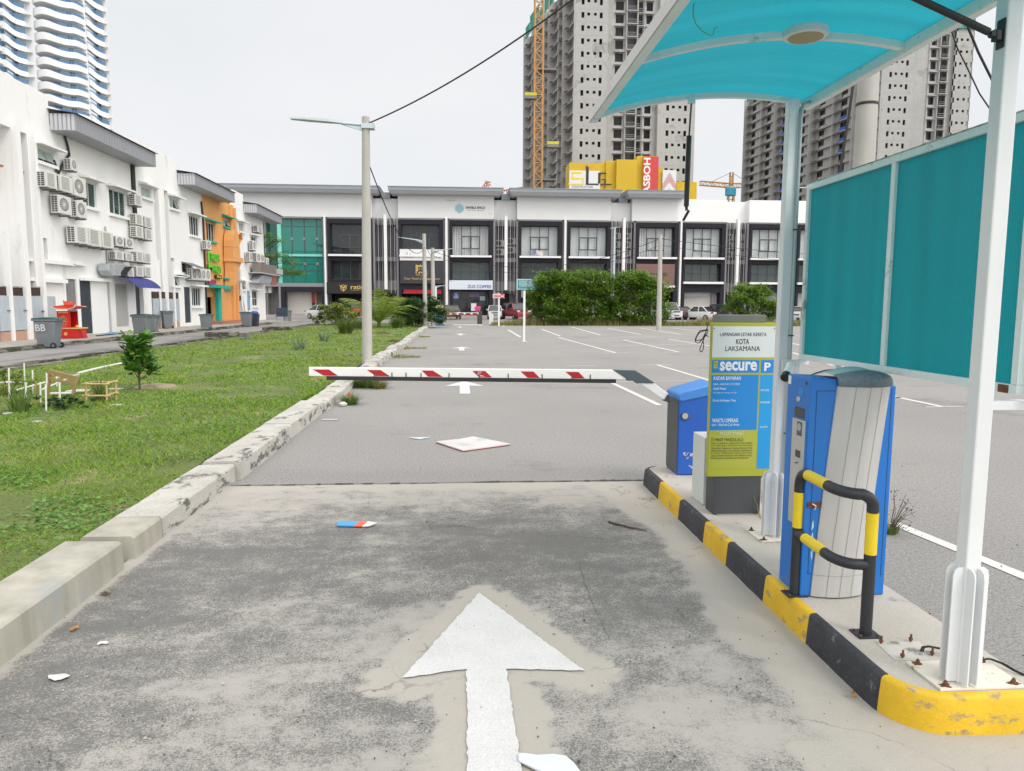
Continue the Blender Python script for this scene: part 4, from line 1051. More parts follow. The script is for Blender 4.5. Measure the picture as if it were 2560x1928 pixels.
class House:
 def __init__(s,name,label,y0,y1,ztop,m=None):
  s.t=thing(name,label,'building',(WX,(y0+y1)/2,.15),group='row of back lane shophouses');s.y0,s.y1,s.zt,s.m=y0,y1,ztop,m or M_wall;s.h=[]
 def rect(s,a,b_):
  ya,za_=wy(a),wz(a);yb,zb_=wy(b_),None
  zb_=wz(b_)
  return ya,yb,zb_,za_
 def window(s,tl,bl_v,r_u,n=2,fm=None,gm=None,hood=True,sill=True,trim=None,transom=None,louvre=0,open_=False,grey=False):
  """tl = upper-left pixel, bl_v = pixel row of the lower-left corner, r_u = pixel column of the right edge"""
  ya,zt=wy(tl),wz(tl);zb_=wz((tl[0],bl_v));yb=wy((r_u,tl[1]));s.h.append((ya,yb,zb_,zt))
  tm_=trim or s.m;fm=fm or M_winframe;gm=gm or M_glass_dk
  f=MB();w=.05;x0,x1=WX-.12,WX-.06
  f.box(x0,x1,ya,yb,zb_,zb_+w);f.box(x0,x1,ya,yb,zt-w,zt)
  for k in range(n+1):
   c=ya+w/2+(yb-ya-w)*k/n;f.box(x0,x1,c-w/2,c+w/2,zb_+w,zt-w)
  if transom:f.box(x0,x1-.005,ya+w,yb-w,zb_+(zt-zb_)*transom-w/2,zb_+(zt-zb_)*transom+w/2)
  win=part(f,'window',fm,s.t)
  for k in range(n):
   a=ya+w+(yb-ya-w)*k/n;b_=a+(yb-ya-w)/n-w
   g=MB()
   if open_ and k==n-1 or(open_==2):
    g.add([(WX-.07,a,zt-w),(WX-.07,b_,zt-w),(WX+.10,b_,zb_+.08),(WX+.10,a,zb_+.08)],[(0,1,2,3)])
    g.add([(WX-.08,a,zt-w),(WX-.08,b_,zt-w),(WX+.09,b_,zb_+.08),(WX+.09,a,zb_+.08)],[(0,1,2,3)])
   elif louvre:
    nn=9
    for q in range(nn):
     z=zb_+w+(zt-zb_-2*w)*q/nn;dz=(zt-zb_-2*w)/nn
     g.add([(WX-.11,a,z),(WX-.11,b_,z),(WX-.07,b_,z+dz*.9),(WX-.07,a,z+dz*.9)],[(0,1,2,3)])
   else:g.box(WX-.095,WX-.088,a,b_,zb_+w,zt-w)
   part(g,'pane',gm,win)
  if hood:
   hd=MB().add([(WX+.003,ya-.25,zt+.10),(WX+.003,yb+.25,zt+.10),(WX+.003,yb+.25,zt+.25),(WX+.003,ya-.25,zt+.25),(WX+.45,ya-.25,zt+.06),(WX+.45,yb+.25,zt+.06),(WX+.45,yb+.25,zt+.14),(WX+.45,ya-.25,zt+.14)],[(0,3,2,1),(4,5,6,7),(0,1,5,4),(1,2,6,5),(2,3,7,6),(3,0,4,7)])
   part(hd,'window_hood',tm_,s.t)
  if sill:part(MB().box(WX+.003,WX+.14,ya-.12,yb+.12,zb_-.13,zb_-.003),'sill',tm_,s.t)
  return win
 def door(s,tl,bl_v,r_u,m,name='door',slats=0,handle=True,depth=.06):
  ya,zt=wy(tl),wz(tl);zb_=max(.165,wz((tl[0],bl_v)));yb=wy((r_u,tl[1]));s.h.append((ya,yb,zb_,zt))
  d=MB()
  if slats:
   n=int((zt-zb_)/.09)
   for q in range(n):
    z=zb_+(zt-zb_)*q/n;d.box(WX-depth-.03,WX-depth+(.012 if q%2 else 0),ya,yb,z,z+(zt-zb_)/n)
  else:
   d.box(WX-depth-.04,WX-depth,ya+.02,yb-.02,zb_,zt-.02)
   d.box(WX-depth,WX-depth+.012,ya+.10,yb-.10,zb_+(zt-zb_)*.52,zb_+(zt-zb_)*.54)
  dr_=part(d,name,m,s.t)
  if handle and not slats:part(MB().box(WX-depth+.001,WX-depth+.05,yb-.16,yb-.12,zb_+1.0,zb_+1.12),'handle',M_bracket,dr_)
 def opening(s,ya,yb,za_,zb_):s.h.append((ya,yb,za_,zb_))
 def recess(s,ya,yb,za_,zb_):
  s.h.append((ya,yb,za_,zb_));d=MB().box(WX-1.06,WX-1.0,ya-.05,yb+.05,za_,zb_);d.box(WX-.995,WX-.283,yb,yb+.06,za_,zb_);d.box(WX-.995,WX-.283,ya-.06,ya,za_,zb_);d.box(WX-.995,WX-.283,ya,yb,zb_,zb_+.05)
  part(d,'recess',s.m,s.t)
 def finish(s,depth=9,extra=()):
  w=MB();holed(w,s.y0,s.y1,.16,s.zt,s.h+list(extra),WX,WX-.28)
  part(w,'wall',s.m,s.t)
  b_=MB().box(WX-depth,WX-1.4,s.y0,s.y1,.16,s.zt-.4);b_.box(WX-1.39,WX-.29,s.y0,s.y0+.12,.16,s.zt-.3);b_.box(WX-1.39,WX-.29,s.y1-.12,s.y1,.16,s.zt-.3)
  b_.box(WX-1.39,WX-.285,s.y0+.121,s.y1-.121,s.zt-.45,s.zt-.3)
  part(b_,'core',M_wall,s.t)
  part(MB().box(WX-1.38,WX-1.37,s.y0+.13,s.y1-.13,.17,s.zt-.5),'room_shade_sheet',M_dark,s.t)  # black sheet behind the windows, the unlit room painted as colour
def eave(par,ya,yb,zb_,h,ext,slope=True):
 """projecting boxed roof edge clad in corrugated metal, with a thin roof sheet on top"""
 e=MB();xa,xb_=WX+.002,WX+ext
 n=int((yb-ya)/.16)
 e.box(xa,xb_,ya+.012,yb-.012,zb_+.01,zb_+h)
 for k in range(n):
  y=ya+(yb-ya)*(k+.5)/n;e.box(xb_,xb_+.018,y-.035,y+.035,zb_+.012,zb_+h-.002)
 e.box(xa,xb_+.02,ya+.001,yb-.001,zb_,zb_+.009)
 p=part(e,'eave',M_eave,par)
 e2=MB()
 nn=int(ext/.16)
 for k in range(nn):
  x=xa+(xb_-xa)*(k+.5)/nn;e2.box(x-.058,x+.058,ya-.016,ya+.011,zb_+.012,zb_+h-.002)
 part(e2,'end_cladding',M_eave_end,p)
 r_=MB();m_=int((yb-ya+.3)/.1);vs=[]
 for k in range(m_+1):
  y=ya-.15+(yb-ya+.3)*k/m_;dz=.018*(k%2)
  vs+=[(xb_+.12,y,zb_+h+.006+dz),(WX-4,y,zb_+h+.75+dz)]
 r_.add(vs,[(2*k,2*k+2,2*k+3,2*k+1)for k in range(m_)])
 r_.box(WX-4,xb_+.05,ya-.02,ya+.0,zb_+h+.0,zb_+h+.005)
 part(r_,'roof',M_roofdk,par)
EY0=wy(z1(420,940));EY1=wy(z1(1365,1450))+.0
c1=PY(*z1(655,1130),EY0);EXT=c1.x-WX;EZ=c1.z;EH=PY(*z1(655,985),EY0).z-c1.z
def endy(u_):
 return PX(u_,500,WX+EXT).y
E1b=endy(z1(1362,0)[0]);E2a=wy(z1(1530,1480));E2b=endy(z3(766,0)[0]);E3a=wy(z3(845,395));E3b=endy(z3(1196,0)[0])
print('eave',EY0,E1b,E2a,E2b,E3a,E3b,'ext',EXT,EZ,EH)
ZP=wz(z1(420,830))
ZW=EZ+.2
YA=wy(zA(150,400));YB1=wy(zA(215,400));YB2=wy(zA(408,500))
ZR=wz(zA(150,330));ZR2=wz(zA(408,432))
# -- house A: left end of the row, tall recessed bays and closets at street level
CUT=[wy(zB(540,900)),wy(zD(150,500)),wy(z3(470,600)),wy(zE(440,500)),wy(zE(762,1200))]
print('cuts',CUT,YA,YB1,YB2)
A_=House('shophouse','plain white shophouse at the left edge with tall recessed bays above blue grey closet doors',12,CUT[0],ZP)
ZC0=wz(zB(103,1040))+.55
bays=[(YA-6.2,YA-3.6),(YA-3.1,YA),(YB1,YB2)]
for a,b_ in bays:
 A_.recess(a,min(b_,CUT[0]-.35),.6,ZR)
A_.finish()
YF1=YB2
clo=MB()
for k,(xa_,xb_)in enumerate(((-190,-70),(-60,85),(103,298),(343,528))):
 ya,yb=wy(zB(xa_,1200)),wy(zB(xb_,1200));z0_,z1_=wz(zB(xa_ if xa_>0 else 103,1500)),wz(zB(xa_ if xa_>0 else 103,1040))
 z0_,z1_=max(z0_,.45),z1_
 d=part(MB().box(WX+.10,WX+.14,ya,yb,z0_+.02,z1_),'closet_door',M_closet,A_.t)
 part(MB().box(WX+.141,WX+.18,yb-.22,yb-.06,z0_+.75,z0_+.79),'latch',M_bracket,d)
 part(MB().box(WX+.005,WX+.12,ya,yb,.156,z0_-.02),'closet_base',M_terra,A_.t)
 zg_=z1_+(z1_-z0_)*.24;part(MB().box(WX-.06,WX+.06,ya,yb,z1_+.01,zg_),'closet_gap',mat('gap_shade_brown',(.05,.03,.022),.9,.3,3),A_.t);part(MB().box(WX-.06,WX+.08,ya,yb,zg_+.001,zg_+.05),'closet_lintel',M_side,A_.t)  # solid dark brown box; the open gap's shade is put in its colour
for(xa_,xb_)in((62,95),(278,335),(505,540)):
 ya,yb=wy(zB(xa_,1000)),wy(zB(xb_,1000));part(MB().box(WX+.003,WX+.20,ya,yb,.156,ZR+.3 if xa_>100 else 4.2),'fin',M_wall,A_.t)
for z in(wz(zB(530,600)),wz(zB(530,850))):part(MB().box(WX-.9,WX-.05,bays[2][0]+.02,bays[2][1]-.03,z,z+.12),'ledge',M_wall,A_.t)
for y in(YA-.6,YB2-.5):part(MB().box(WX-.75,WX-.1,y,y+.18,6.6,6.68),'timber_block',mat('timber_block',(.36,.18,.10),.8,.2),A_.t)
# -- house B: white house with crowded air conditioners, shutter and awning
B_=House('shophouse','white shophouse with long grey eave, two green louvred windows and a roller shutter',CUT[0],CUT[1],ZW)
B_.window(zA(478,585),zA(0,770)[1],zA(735,0)[0],2,gm=M_glass_fr,open_=2)
B_.window(z2(680,165),z2(0,375)[1],z2(795,0)[0],2,gm=M_glass_gr,louvre=1)
B_.window(zC(655,415),zC(0,705)[1],zC(845,0)[0],3,gm=M_glass_gr,louvre=1)
B_.window(zC(1028,395),zC(0,510)[1],zC(1142,0)[0],2,gm=M_glass_fr)
B_.door(z2(545,990),z2(0,1440)[1],z2(635,0)[0],M_doorgrey)
B_.door(z2(660,992),z2(0,1455)[1],z2(752,0)[0],M_doornavy,depth=.02)
B_.door(z2(955,1030),z2(0,1395)[1],z2(1060,0)[0],M_shutter,'shutter',slats=1)
B_.door(z2(1125,1030),z2(0,1330)[1],z2(1190,0)[0],M_doornavy,depth=.2)
ya,yb=wy(zD(148,900)),wy(zD(185,900))
B_.recess(wy(zD(85,400)),CUT[1]-.3,.6,wz(zD(110,310)))
B_.recess(wy(zB(500,300)),wy(zB(610,300)),wz(zB(500,560)),wz(zB(500,275)))
B_.finish()
eave(B_.t,EY0,E1b,EZ,EH,EXT)
part(MB().box(WX-.28,WX,CUT[0],EY0-.02,ZW+.001,ZP),'parapet',M_wall,B_.t)
part(MB().box(WX-.28,WX,E1b-.9,CUT[1],ZW+.001,ZP),'parapet',M_wall,B_.t)
for a,b_,zz_ in((zB(515,560),zB(910,580),.16),(zB(525,810),zB(815,830),.16),(zC(195,1292),zC(365,1305),.05),(zC(320,1450),zC(640,1470),.14)):
 ya,yb=wy(a),wy(b_);z=wz(a);part(MB().box(WX+.003,WX+.22,ya,yb,z-zz_,z),'ledge',M_wall,B_.t)
part(MB().box(WX+.10,WX+.14,wy(zB(545,1200)),wy(zB(683,1200)),.6,wz(zB(545,1045))),'closet_door',M_closet,B_.t)
part(MB().box(WX+.005,WX+.12,wy(zB(545,1200)),wy(zB(683,1200)),.156,.56),'closet_base',M_terra,B_.t)
for p0,p1 in((zC(905,150),zC(930,700)),):
 ya,yb=wy((p0[0],420)),wy((p1[0]+2,420));part(MB().box(WX+.003,WX+.09,ya,yb,wz(zC(930,705)),EZ-.005),'pipe_trunking',mat('trunking_black',(.02,.02,.025),.6,.1),B_.t)
for y_,za_,zb_ in((wy(z2(893,1000)),.17,wz(z2(893,1000))),(wy(z2(880,760)),3.3,5.2)):
 part(MB().tube([(WX+.06,y_,za_),(WX+.06,y_,zb_)],.04,8),'drain_pipe',M_pipe,B_.t,smooth=60)
for p_ in([(560,1175),(585,1260),(600,1345)],[(600,1340),(550,1400),(505,1500)],[(465,1385),(485,1440),(490,1490)]):
 part(MB().tube([PX(*z1(*q_),WX+.07)for q_ in p_],.05,8),'pipe_bundle',M_black,B_.t,smooth=60)
def closetbay(par,rects,ytop,ybot,bm,dm):
 for xa_,xb_,T in rects:
  ya,yb=wy(T(xa_,ytop)),wy(T(xb_,ytop));z1_=wz(T(xa_,ytop));z0_=wz(T(xa_,ybot))
  part(MB().box(WX+.05,WX+.09,ya,yb,max(z0_,.5),z1_),'closet_door',dm,par);part(MB().box(WX+.003,WX+.05,ya,yb,z1_+.01,z1_+.38),'closet_gap',mat('gap_shade_brown',(.05,.03,.022),.9,.3,3),par);part(MB().box(WX+.004,WX+.07,ya,yb,.156,max(z0_,.5)-.04),'closet_base',bm,par)  # brown box above each door carries the gap's shade as colour
closetbay(B_.t,((65,112,zD),(118,178,zD)),1272,1475,M_terra,M_closet)
# -- house C: white house with black door
C_=House('shophouse','white shophouse with black panel door and a row of four air conditioners',CUT[1],CUT[2],ZW)
C_.window(zD(220,395),zD(0,480)[1],zD(292,0)[0],2,gm=M_glass_fr,open_=True)
C_.window(zD(390,545),zD(0,715)[1],z3(430,0)[0],4)
C_.window(z3(365,1180),z3(0,1355)[1],z3(452,0)[0],4,hood=True)
C_.window(zD(240,1070),zD(0,1158)[1],zD(300,0)[0],2,gm=M_glass_fr,open_=True,hood=False)
C_.window(z3(275,950),z3(0,1040)[1],z3(325,0)[0],1,hood=False,sill=False)
C_.door(z3(295,1175),z3(0,1510)[1],z3(355,0)[0],M_doornavy)
C_.recess(CUT[1]+.35,wy(zD(212,500)),.6,wz(zD(150,320)))
C_.recess(wy(zD(237,1000)),wy(zD(265,1000)),wz(zD(240,1045)),wz(zD(240,920)))
C_.finish()
eave(C_.t,E2a,CUT[2],EZ,EH,EXT)
part(MB().box(WX-.28,WX,CUT[1],E2a-.02,ZW+.001,ZP),'parapet',M_wall,C_.t)
for a,b_ in((zD(240,1065),zD(335,1065)),(z3(180,1052),z3(310,1060))):
 part(MB().box(WX+.003,WX+.3,wy(a),wy(b_),wz(a)-.12,wz(a)),'ledge',M_wall,C_.t)
closetbay(C_.t,((190,245,zD),(250,293,zD)),1275,1475,M_terra,M_closet)
for xa_ in(115,180,240):part(MB().box(WX+.003,WX+.12,wy(zD(xa_-5,1000)),wy(zD(xa_+5,1000)),.156,4.0 if xa_!=180 else wz(zD(150,320))),'fin',M_wall,C_.t)
aw=MB();ya,yb=wy(z3(270,950)),wy(z3(375,990));zt=wz(z3(270,940))
aw.add([(WX+.01,ya,zt),(WX+.01,yb,zt),(WX+.9,yb,zt-.35),(WX+.9,ya,zt-.35),(WX+.9,ya,zt-.38),(WX+.9,yb,zt-.38)],[(0,1,2,3),(3,2,5,4)])
part(aw,'awning',M_roofdk,C_.t)
for y_ in(wy(z3(470,700)),):part(MB().tube([(WX+.07,y_,.2),(WX+.07,y_,7.0),(WX+.07,y_-.2,8.2)],.06,8),'drain_pipe',M_black,C_.t,smooth=60)
# -- house D: orange fruit shop
D_=House('fruit_shop','orange painted shophouse with teal window hoods and green fruit shop letters',CUT[2],CUT[3],ZW,M_orange)
D_.window(zE(147,475),zE(0,665)[1],zE(232,0)[0],3,trim=M_teal)
D_.window(zE(322,435),zE(0,520)[1],zE(385,0)[0],2,trim=M_teal,gm=M_glass_fr,open_=True)
D_.window(zE(333,1090),zE(0,1175)[1],zE(392,0)[0],2,trim=M_teal,gm=M_glass_fr,open_=True)
D_.door(zE(152,1170),zE(0,1260)[1],zE(236,0)[0],mat('orange_shutter',(.72,.36,.14),.6,.06),'shutter',slats=1,depth=.12)
D_.opening(wy(zE(152,1260)),wy(zE(236,1260)),.17,wz(zE(152,1258)))
D_.finish()
eave(D_.t,CUT[2]+.001,E2b,EZ,EH,EXT)
ya,yb=wy(zE(238,1300)),wy(zE(270,1300));zt=wz(zE(152,1165))
part(MB().box(WX+.003,WX+.25,ya,yb,.16,zt),'pilaster',M_teal,D_.t);part(MB().box(WX+.003,WX+.8,wy(zE(150,1150))-.1,yb+.3,zt+.002,zt+.22),'door_hood',M_teal,D_.t)
for xa_,xb_ in((395,412),(440,452)):part(MB().box(WX+.003,WX+.16,wy(zE(xa_,800)),wy(zE(xb_,800)),.16,EZ),'fin',M_orange,D_.t)
part(MB().box(WX+.003,WX+.7,wy(zE(210,1530)),wy(zE(560,1530)),.156,.36),'door_step',mat('brick_red_step',(.40,.17,.11),.8,.15,3),D_.t)
M_lgreen=mat('sign_green',(.16,.62,.05),.5,.05)
def wallwords(par,s,x0,x1,ytop,ybot,T,m_,nm='lettering',off=.10,thick=.10):
 """raised letters on the lane wall, reading away from the viewer"""
 ya,yb=wy(T(x0,ytop)),wy(T(x1,ytop));zt_,zb_=wz(T(x0,ytop)),wz(T(x0,ybot))
 mb=MB()
 for k in range(4):text(mb,s,(WX+off+thick*k/3,ya,zb_),(0,1,0),(0,0,1),yb-ya,zt_-zb_,.03)
 part(mb,nm,m_,par)
lg=thing('letter_sign','raised bright green shop letters on the orange wall','sign',(WX+.1,CUT[2]+1.5,5.0))
wallwords(lg,'FRESH',170,262,800,880,zE,M_lgreen,thick=.07);wallwords(lg,'FRUIT',205,282,930,1005,zE,M_lgreen,thick=.07);wallwords(lg,'M',145,195,905,985,zE,M_lgreen,thick=.07)
part(MB().box(WX+.04,WX+.10,wy(zE(150,800)),wy(zE(172,800)),wz(zE(150,890)),wz(zE(150,780))),'backing',M_lgreen,lg)
ss=thing('shop_plate','black plate with yellow lettering on the orange wall below the green letters','sign',(WX+.1,wy(zE(255,1050)),4))
part(MB().box(WX+.05,WX+.15,wy(zE(228,1040)),wy(zE(288,1040)),wz(zE(228,1068)),wz(zE(228,1030))),'plate',M_black,ss)
wallwords(ss,'Shop',236,280,1036,1064,zE,mat('sign_yellow',(.75,.6,.05),.5,0),off=.155,thick=.01)
pk=thing('pink_plate','magenta plate on the orange wall above the shop door','sign',(WX+.1,wy(zE(200,1100)),3.5))
part(MB().box(WX+.05,WX+.13,wy(zE(155,1090)),wy(zE(232,1090)),wz(zE(155,1125)),wz(zE(155,1075))),'plate',mat('magenta',(.40,.02,.10),.5,.1),pk)
dk=thing('exhaust_duct','orange kitchen exhaust duct with curved elbow on the orange wall','duct',(WX+.5,wy(zE(370,850)),4))
ya,yb=wy(zE(320,800)),wy(zE(395,800));zc=wz(zE(320,890));ztp=wz(zE(320,740))
part(MB().box(WX+.06,WX+.75,ya,yb,zc,ztp),'riser',M_orange2,dk,bev=.02)
el=MB();pr=[]
for k in range(9):
 a=math.pi*k/8;pr.append((ya+(yb-ya)*.5-(yb-ya)*.5*math.cos(a),ztp+.02+(yb-ya)*.75*math.sin(a)))
part(el.prism(pr,'x',WX+.08,WX+.73),'elbow',M_orange2,dk)
part(MB().add([(WX+.06,yb-.1,ztp+.3),(WX+.75,yb-.1,ztp+.3),(WX+.75,yb+.75,ztp+.75),(WX+.06,yb+.75,ztp+.75),(WX+.06,yb-.2,ztp+1.0),(WX+.75,yb-.2,ztp+1.0),(WX+.75,yb+.45,ztp+1.25),(WX+.06,yb+.45,ztp+1.25)],[(0,3,2,1),(4,5,6,7),(0,1,5,4),(2,3,7,6),(3,0,4,7)]),'outlet',M_orange2,dk)
part(MB().add([(WX+.08,yb+.76,ztp+.76),(WX+.73,yb+.76,ztp+.76),(WX+.73,yb+.46,ztp+1.24),(WX+.08,yb+.46,ztp+1.24)],[(0,1,2,3)]),'outlet_mesh',M_black,dk)
pr=[(ya-.05,zc),(yb+.25,zc),(yb+.1,zc+.35),(ya+.02,zc+.35)]
part(MB().prism(pr,'x',WX+.05,WX+.9),'fan_box',M_orange2,dk)
pr=[(ya-.1,zc-1.6),(ya-.1,zc-1.75)]+[(ya-.1+1.0*math.sin(a),zc-.75-1.0*math.cos(a))for a in[k/8*math.pi/2 for k in range(9)]]+[(yb+.15,zc-.01),(ya+.05,zc-.01),(ya+.05,zc-.7)]
part(MB().prism(pr,'x',WX+.08,WX+.75),'lower_elbow',M_orange2,dk)
# -- house E: last white house
E_=House('shophouse','end white shophouse with short grey eave, louvred cabinet and barred window',CUT[3],CUT[4],ZW)
E_.window(zE(487,485),zE(0,570)[1],zE(532,0)[0],2,gm=M_glass_fr)
E_.window(zE(612,625),zE(0,780)[1],zE(668,0)[0],3)
E_.window(zE(503,1105),zE(0,1180)[1],zE(548,0)[0],2,gm=M_glass_fr,open_=True)
E_.window(zE(625,1195),zE(0,1355)[1],zE(680,0)[0],2,transom=.5)
E_.door(zE(572,1195),zE(0,1400)[1],zE(602,0)[0],mat('door_blue',(.20,.36,.55),.5,.1),depth=.0)
E_.recess(wy(zE(440,500))+.1,wy(zE(482,500)),.6,wz(zE(440,440)))
E_.finish()
eave(E_.t,E3a,E3b,EZ,EH,EXT)
part(MB().box(WX-.28,WX,CUT[3],E3a-.02,ZW+.001,ZP),'parapet',M_wall,E_.t)
closetbay(E_.t,((460,497,zE),(502,528,zE)),1300,1470,M_terra,M_closet)
for xa_ in(500,):part(MB().box(WX+.003,WX+.12,wy(zE(xa_-6,1000)),wy(zE(xa_+4,1000)),.156,wz(zE(495,970))),'fin',M_wall,E_.t)
part(MB().box(WX-9,WX-.285,CUT[4]-.2,CUT[4]-.002,ZW+.002,ZW+.3),'end_wall',M_wall,E_.t)
lb=thing('louvre_cabinet','brownish louvred equipment cabinet bracketed on the last white house','cabinet',(WX+.5,wy(zE(680,950)),5.3))
ya,yb=wy(zE(595,950)),wy(zE(765,950));zt,zb_=wz(zE(595,905)),wz(zE(595,1000));m_=MB()
for k in range(12):m_.box(WX+.25,WX+.95+.02*(k%2),ya,yb,zb_+(zt-zb_)*k/12,zb_+(zt-zb_)*(k+.75)/12)
m_.box(WX+.27,WX+.9,ya+.03,yb-.03,zb_,zt)
part(m_,'louvred_box',mat('brown_louvre',(.28,.235,.22),.7,.1,4),lb)
part(MB().box(WX+.02,WX+.95,ya-.3,yb+.4,zb_-.10,zb_-.01),'shelf',M_pipe,lb)
ov=thing('exhaust_duct','grey galvanised curved duct under the louvred cabinet','duct',(WX+.4,wy(zE(660,1070)),4.3))
za_,zb_=wz(zE(600,1115)),wz(zE(600,1030));ya,yb=wy(zE(585,1070)),wy(zE(742,1070))
part(MB().prism([(ya,za_),(yb-.5,za_),(yb-.1,za_+.3),(yb,(za_+zb_)/2+.2),(yb,zb_),(ya+1.2,zb_),(ya+.5,(za_+zb_)/2)],'x',WX+.1,WX+.75),'duct_body',M_galv,ov,bev=.04)
sp2=thing('shop_sign','small reddish hanging sign at the corner of the last white house','sign',(WX+.4,CUT[4],4.2))
part(MB().box(WX+.35,WX+.45,wy(zE(778,1080)),wy(zE(832,1080)),wz(zE(778,1135)),wz(zE(778,1030))),'plate',mat('sign_brick_red',(.36,.15,.13),.6,.2,6),sp2)
part(MB().box(WX+.3,WX+.9,wy(zE(765,960)),wy(zE(842,960)),wz(zE(765,1018)),wz(zE(765,962))),'box',M_pipe,sp2)
# -- blue awning over the shutter of house B
aw=thing('awning','dark blue ribbed awning above the roller shutter','awning',(WX+.6,wy(zC(900,1480)),2.8))
ya=wy(zC(700,1440));yb=PX(*zC(1250,1500),WX+1.1).y;zt=wz(zC(700,1440));m_=MB();vs=[];nn=40
for k in range(nn+1):
 y=ya+(yb-ya)*k/nn;dz=.02*(k%2)
 for q in range(7):
  a=q/6*1.2;vs.append((WX+.02+1.15*math.sin(a)/math.sin(1.2),y,zt+.02-.75*(1-math.cos(a))/(1-math.cos(1.2))*.75+dz))
m_.add(vs,[(k*7+q,k*7+q+1,(k+1)*7+q+1,(k+1)*7+q)for k in range(nn)for q in range(6)])
part(m_,'awning_sheet',mat('awning_blue',(.03,.04,.22),.45,.1,6,trans=.15),aw)
part(MB().box(WX+.02,WX+.10,ya,yb,zt+.03,zt+.09),'rail',M_wall,aw)
# -- grey duct with angled outlet above the awning
gd_=thing('exhaust_duct','grey sheet metal exhaust duct with black angled mouth above the blue awning','duct',(WX+.5,wy(zC(750,1360)),3.4))
q_=lambda x,y,X=WX+.6:PX(*zC(x,y),X)
a,b_,c,d=q_(575,1290,WX+.1),q_(655,1285,WX+.1),q_(655,1430,WX+.1),q_(590,1430,WX+.1)
part(MB().box(WX+.05,WX+.65,a.y,b_.y,d.z,a.z),'box',M_galv,gd_,bev=.02)
pl2=[q_(725,1290),q_(840,1300),q_(930,1330),q_(830,1440),q_(690,1435),q_(655,1370),q_(660,1300)]
part(MB().prism([(p.y,p.z)for p in pl2],'x',WX+.12,WX+.6),'elbow',M_galv,gd_,bev=.02)
mth_=[q_(845,1330,WX+.62),q_(932,1325,WX+.62),q_(835,1440,WX+.62),q_(770,1440,WX+.62)]
part(MB().prism([(p.y,p.z)for p in mth_],'x',WX+.601,WX+.64),'mouth',M_black,gd_)
# -- air conditioners on the lane walls (each a thing)
def ac_proto(kind):
 """1 x 1 x 1 box of an outdoor unit: front faces +X, side louvres face the viewer; scaled per place"""
 t=thing('air_conditioner','x','air conditioner',(0,0,0),group='air conditioner outdoor units on the lane walls')
 part(MB().box(0,1,0,1,0,1),'casing',M_ac,t,bev=.02)
 lv=MB()
 cols,rows=(2,7)if kind!='slot' else(3,5)
 for i in range(cols):
  for j in range(rows):lv.box(.14+.72*i/cols,.14+.72*(i+.78)/cols,-.008,-.001,.08+.86*j/rows,.08+.86*(j+.72)/rows)
 part(lv,'side_louvre',M_acdk,t)
 if kind=='fan':
  ring=MB()
  ring.lathe([(.36,1.002),(.36,1.012),(.33,1.012),(.33,1.002)],(0,.40,.52),24,'x');ring.lathe([(.30,1.001),(.30,1.006)],(0,.40,.52),24,'x')
  g=part(ring,'fan_grille',M_acgr,t)
  f=MB().lathe([(.08,1.007),(.06,1.02)],(0,.40,.52),12,'x')
  for k in range(16):
   a=2*math.pi*k/16;f.beam((1.014,.40+.08*math.cos(a),.52+.08*math.sin(a)),(1.014,.40+.33*math.cos(a),.52+.33*math.sin(a)),.012)
  part(f,'guard',M_ac,g)
 else:
  g=MB().box(1.001,1.008,.08,.72,.10,.90);gp=part(g,'fan_grille',M_acgr,t)
  b2=MB()
  for k in range(9):b2.box(1.009,1.018,.08,.72,.12+.085*k,.145+.085*k)
  for k in range(6):b2.box(1.009,1.016,.10+.11*k,.115+.11*k,.10,.90)
  part(b2,'guard',M_ac,gp)
 for y in(.15,.85):part(MB().box(-.5,1.0,y-.03,y+.03,-.10,-.012),'bracket',M_bracket,t)
 return t
ACP={k:ac_proto(k)for k in('fan','grille','slot')}
used=set()
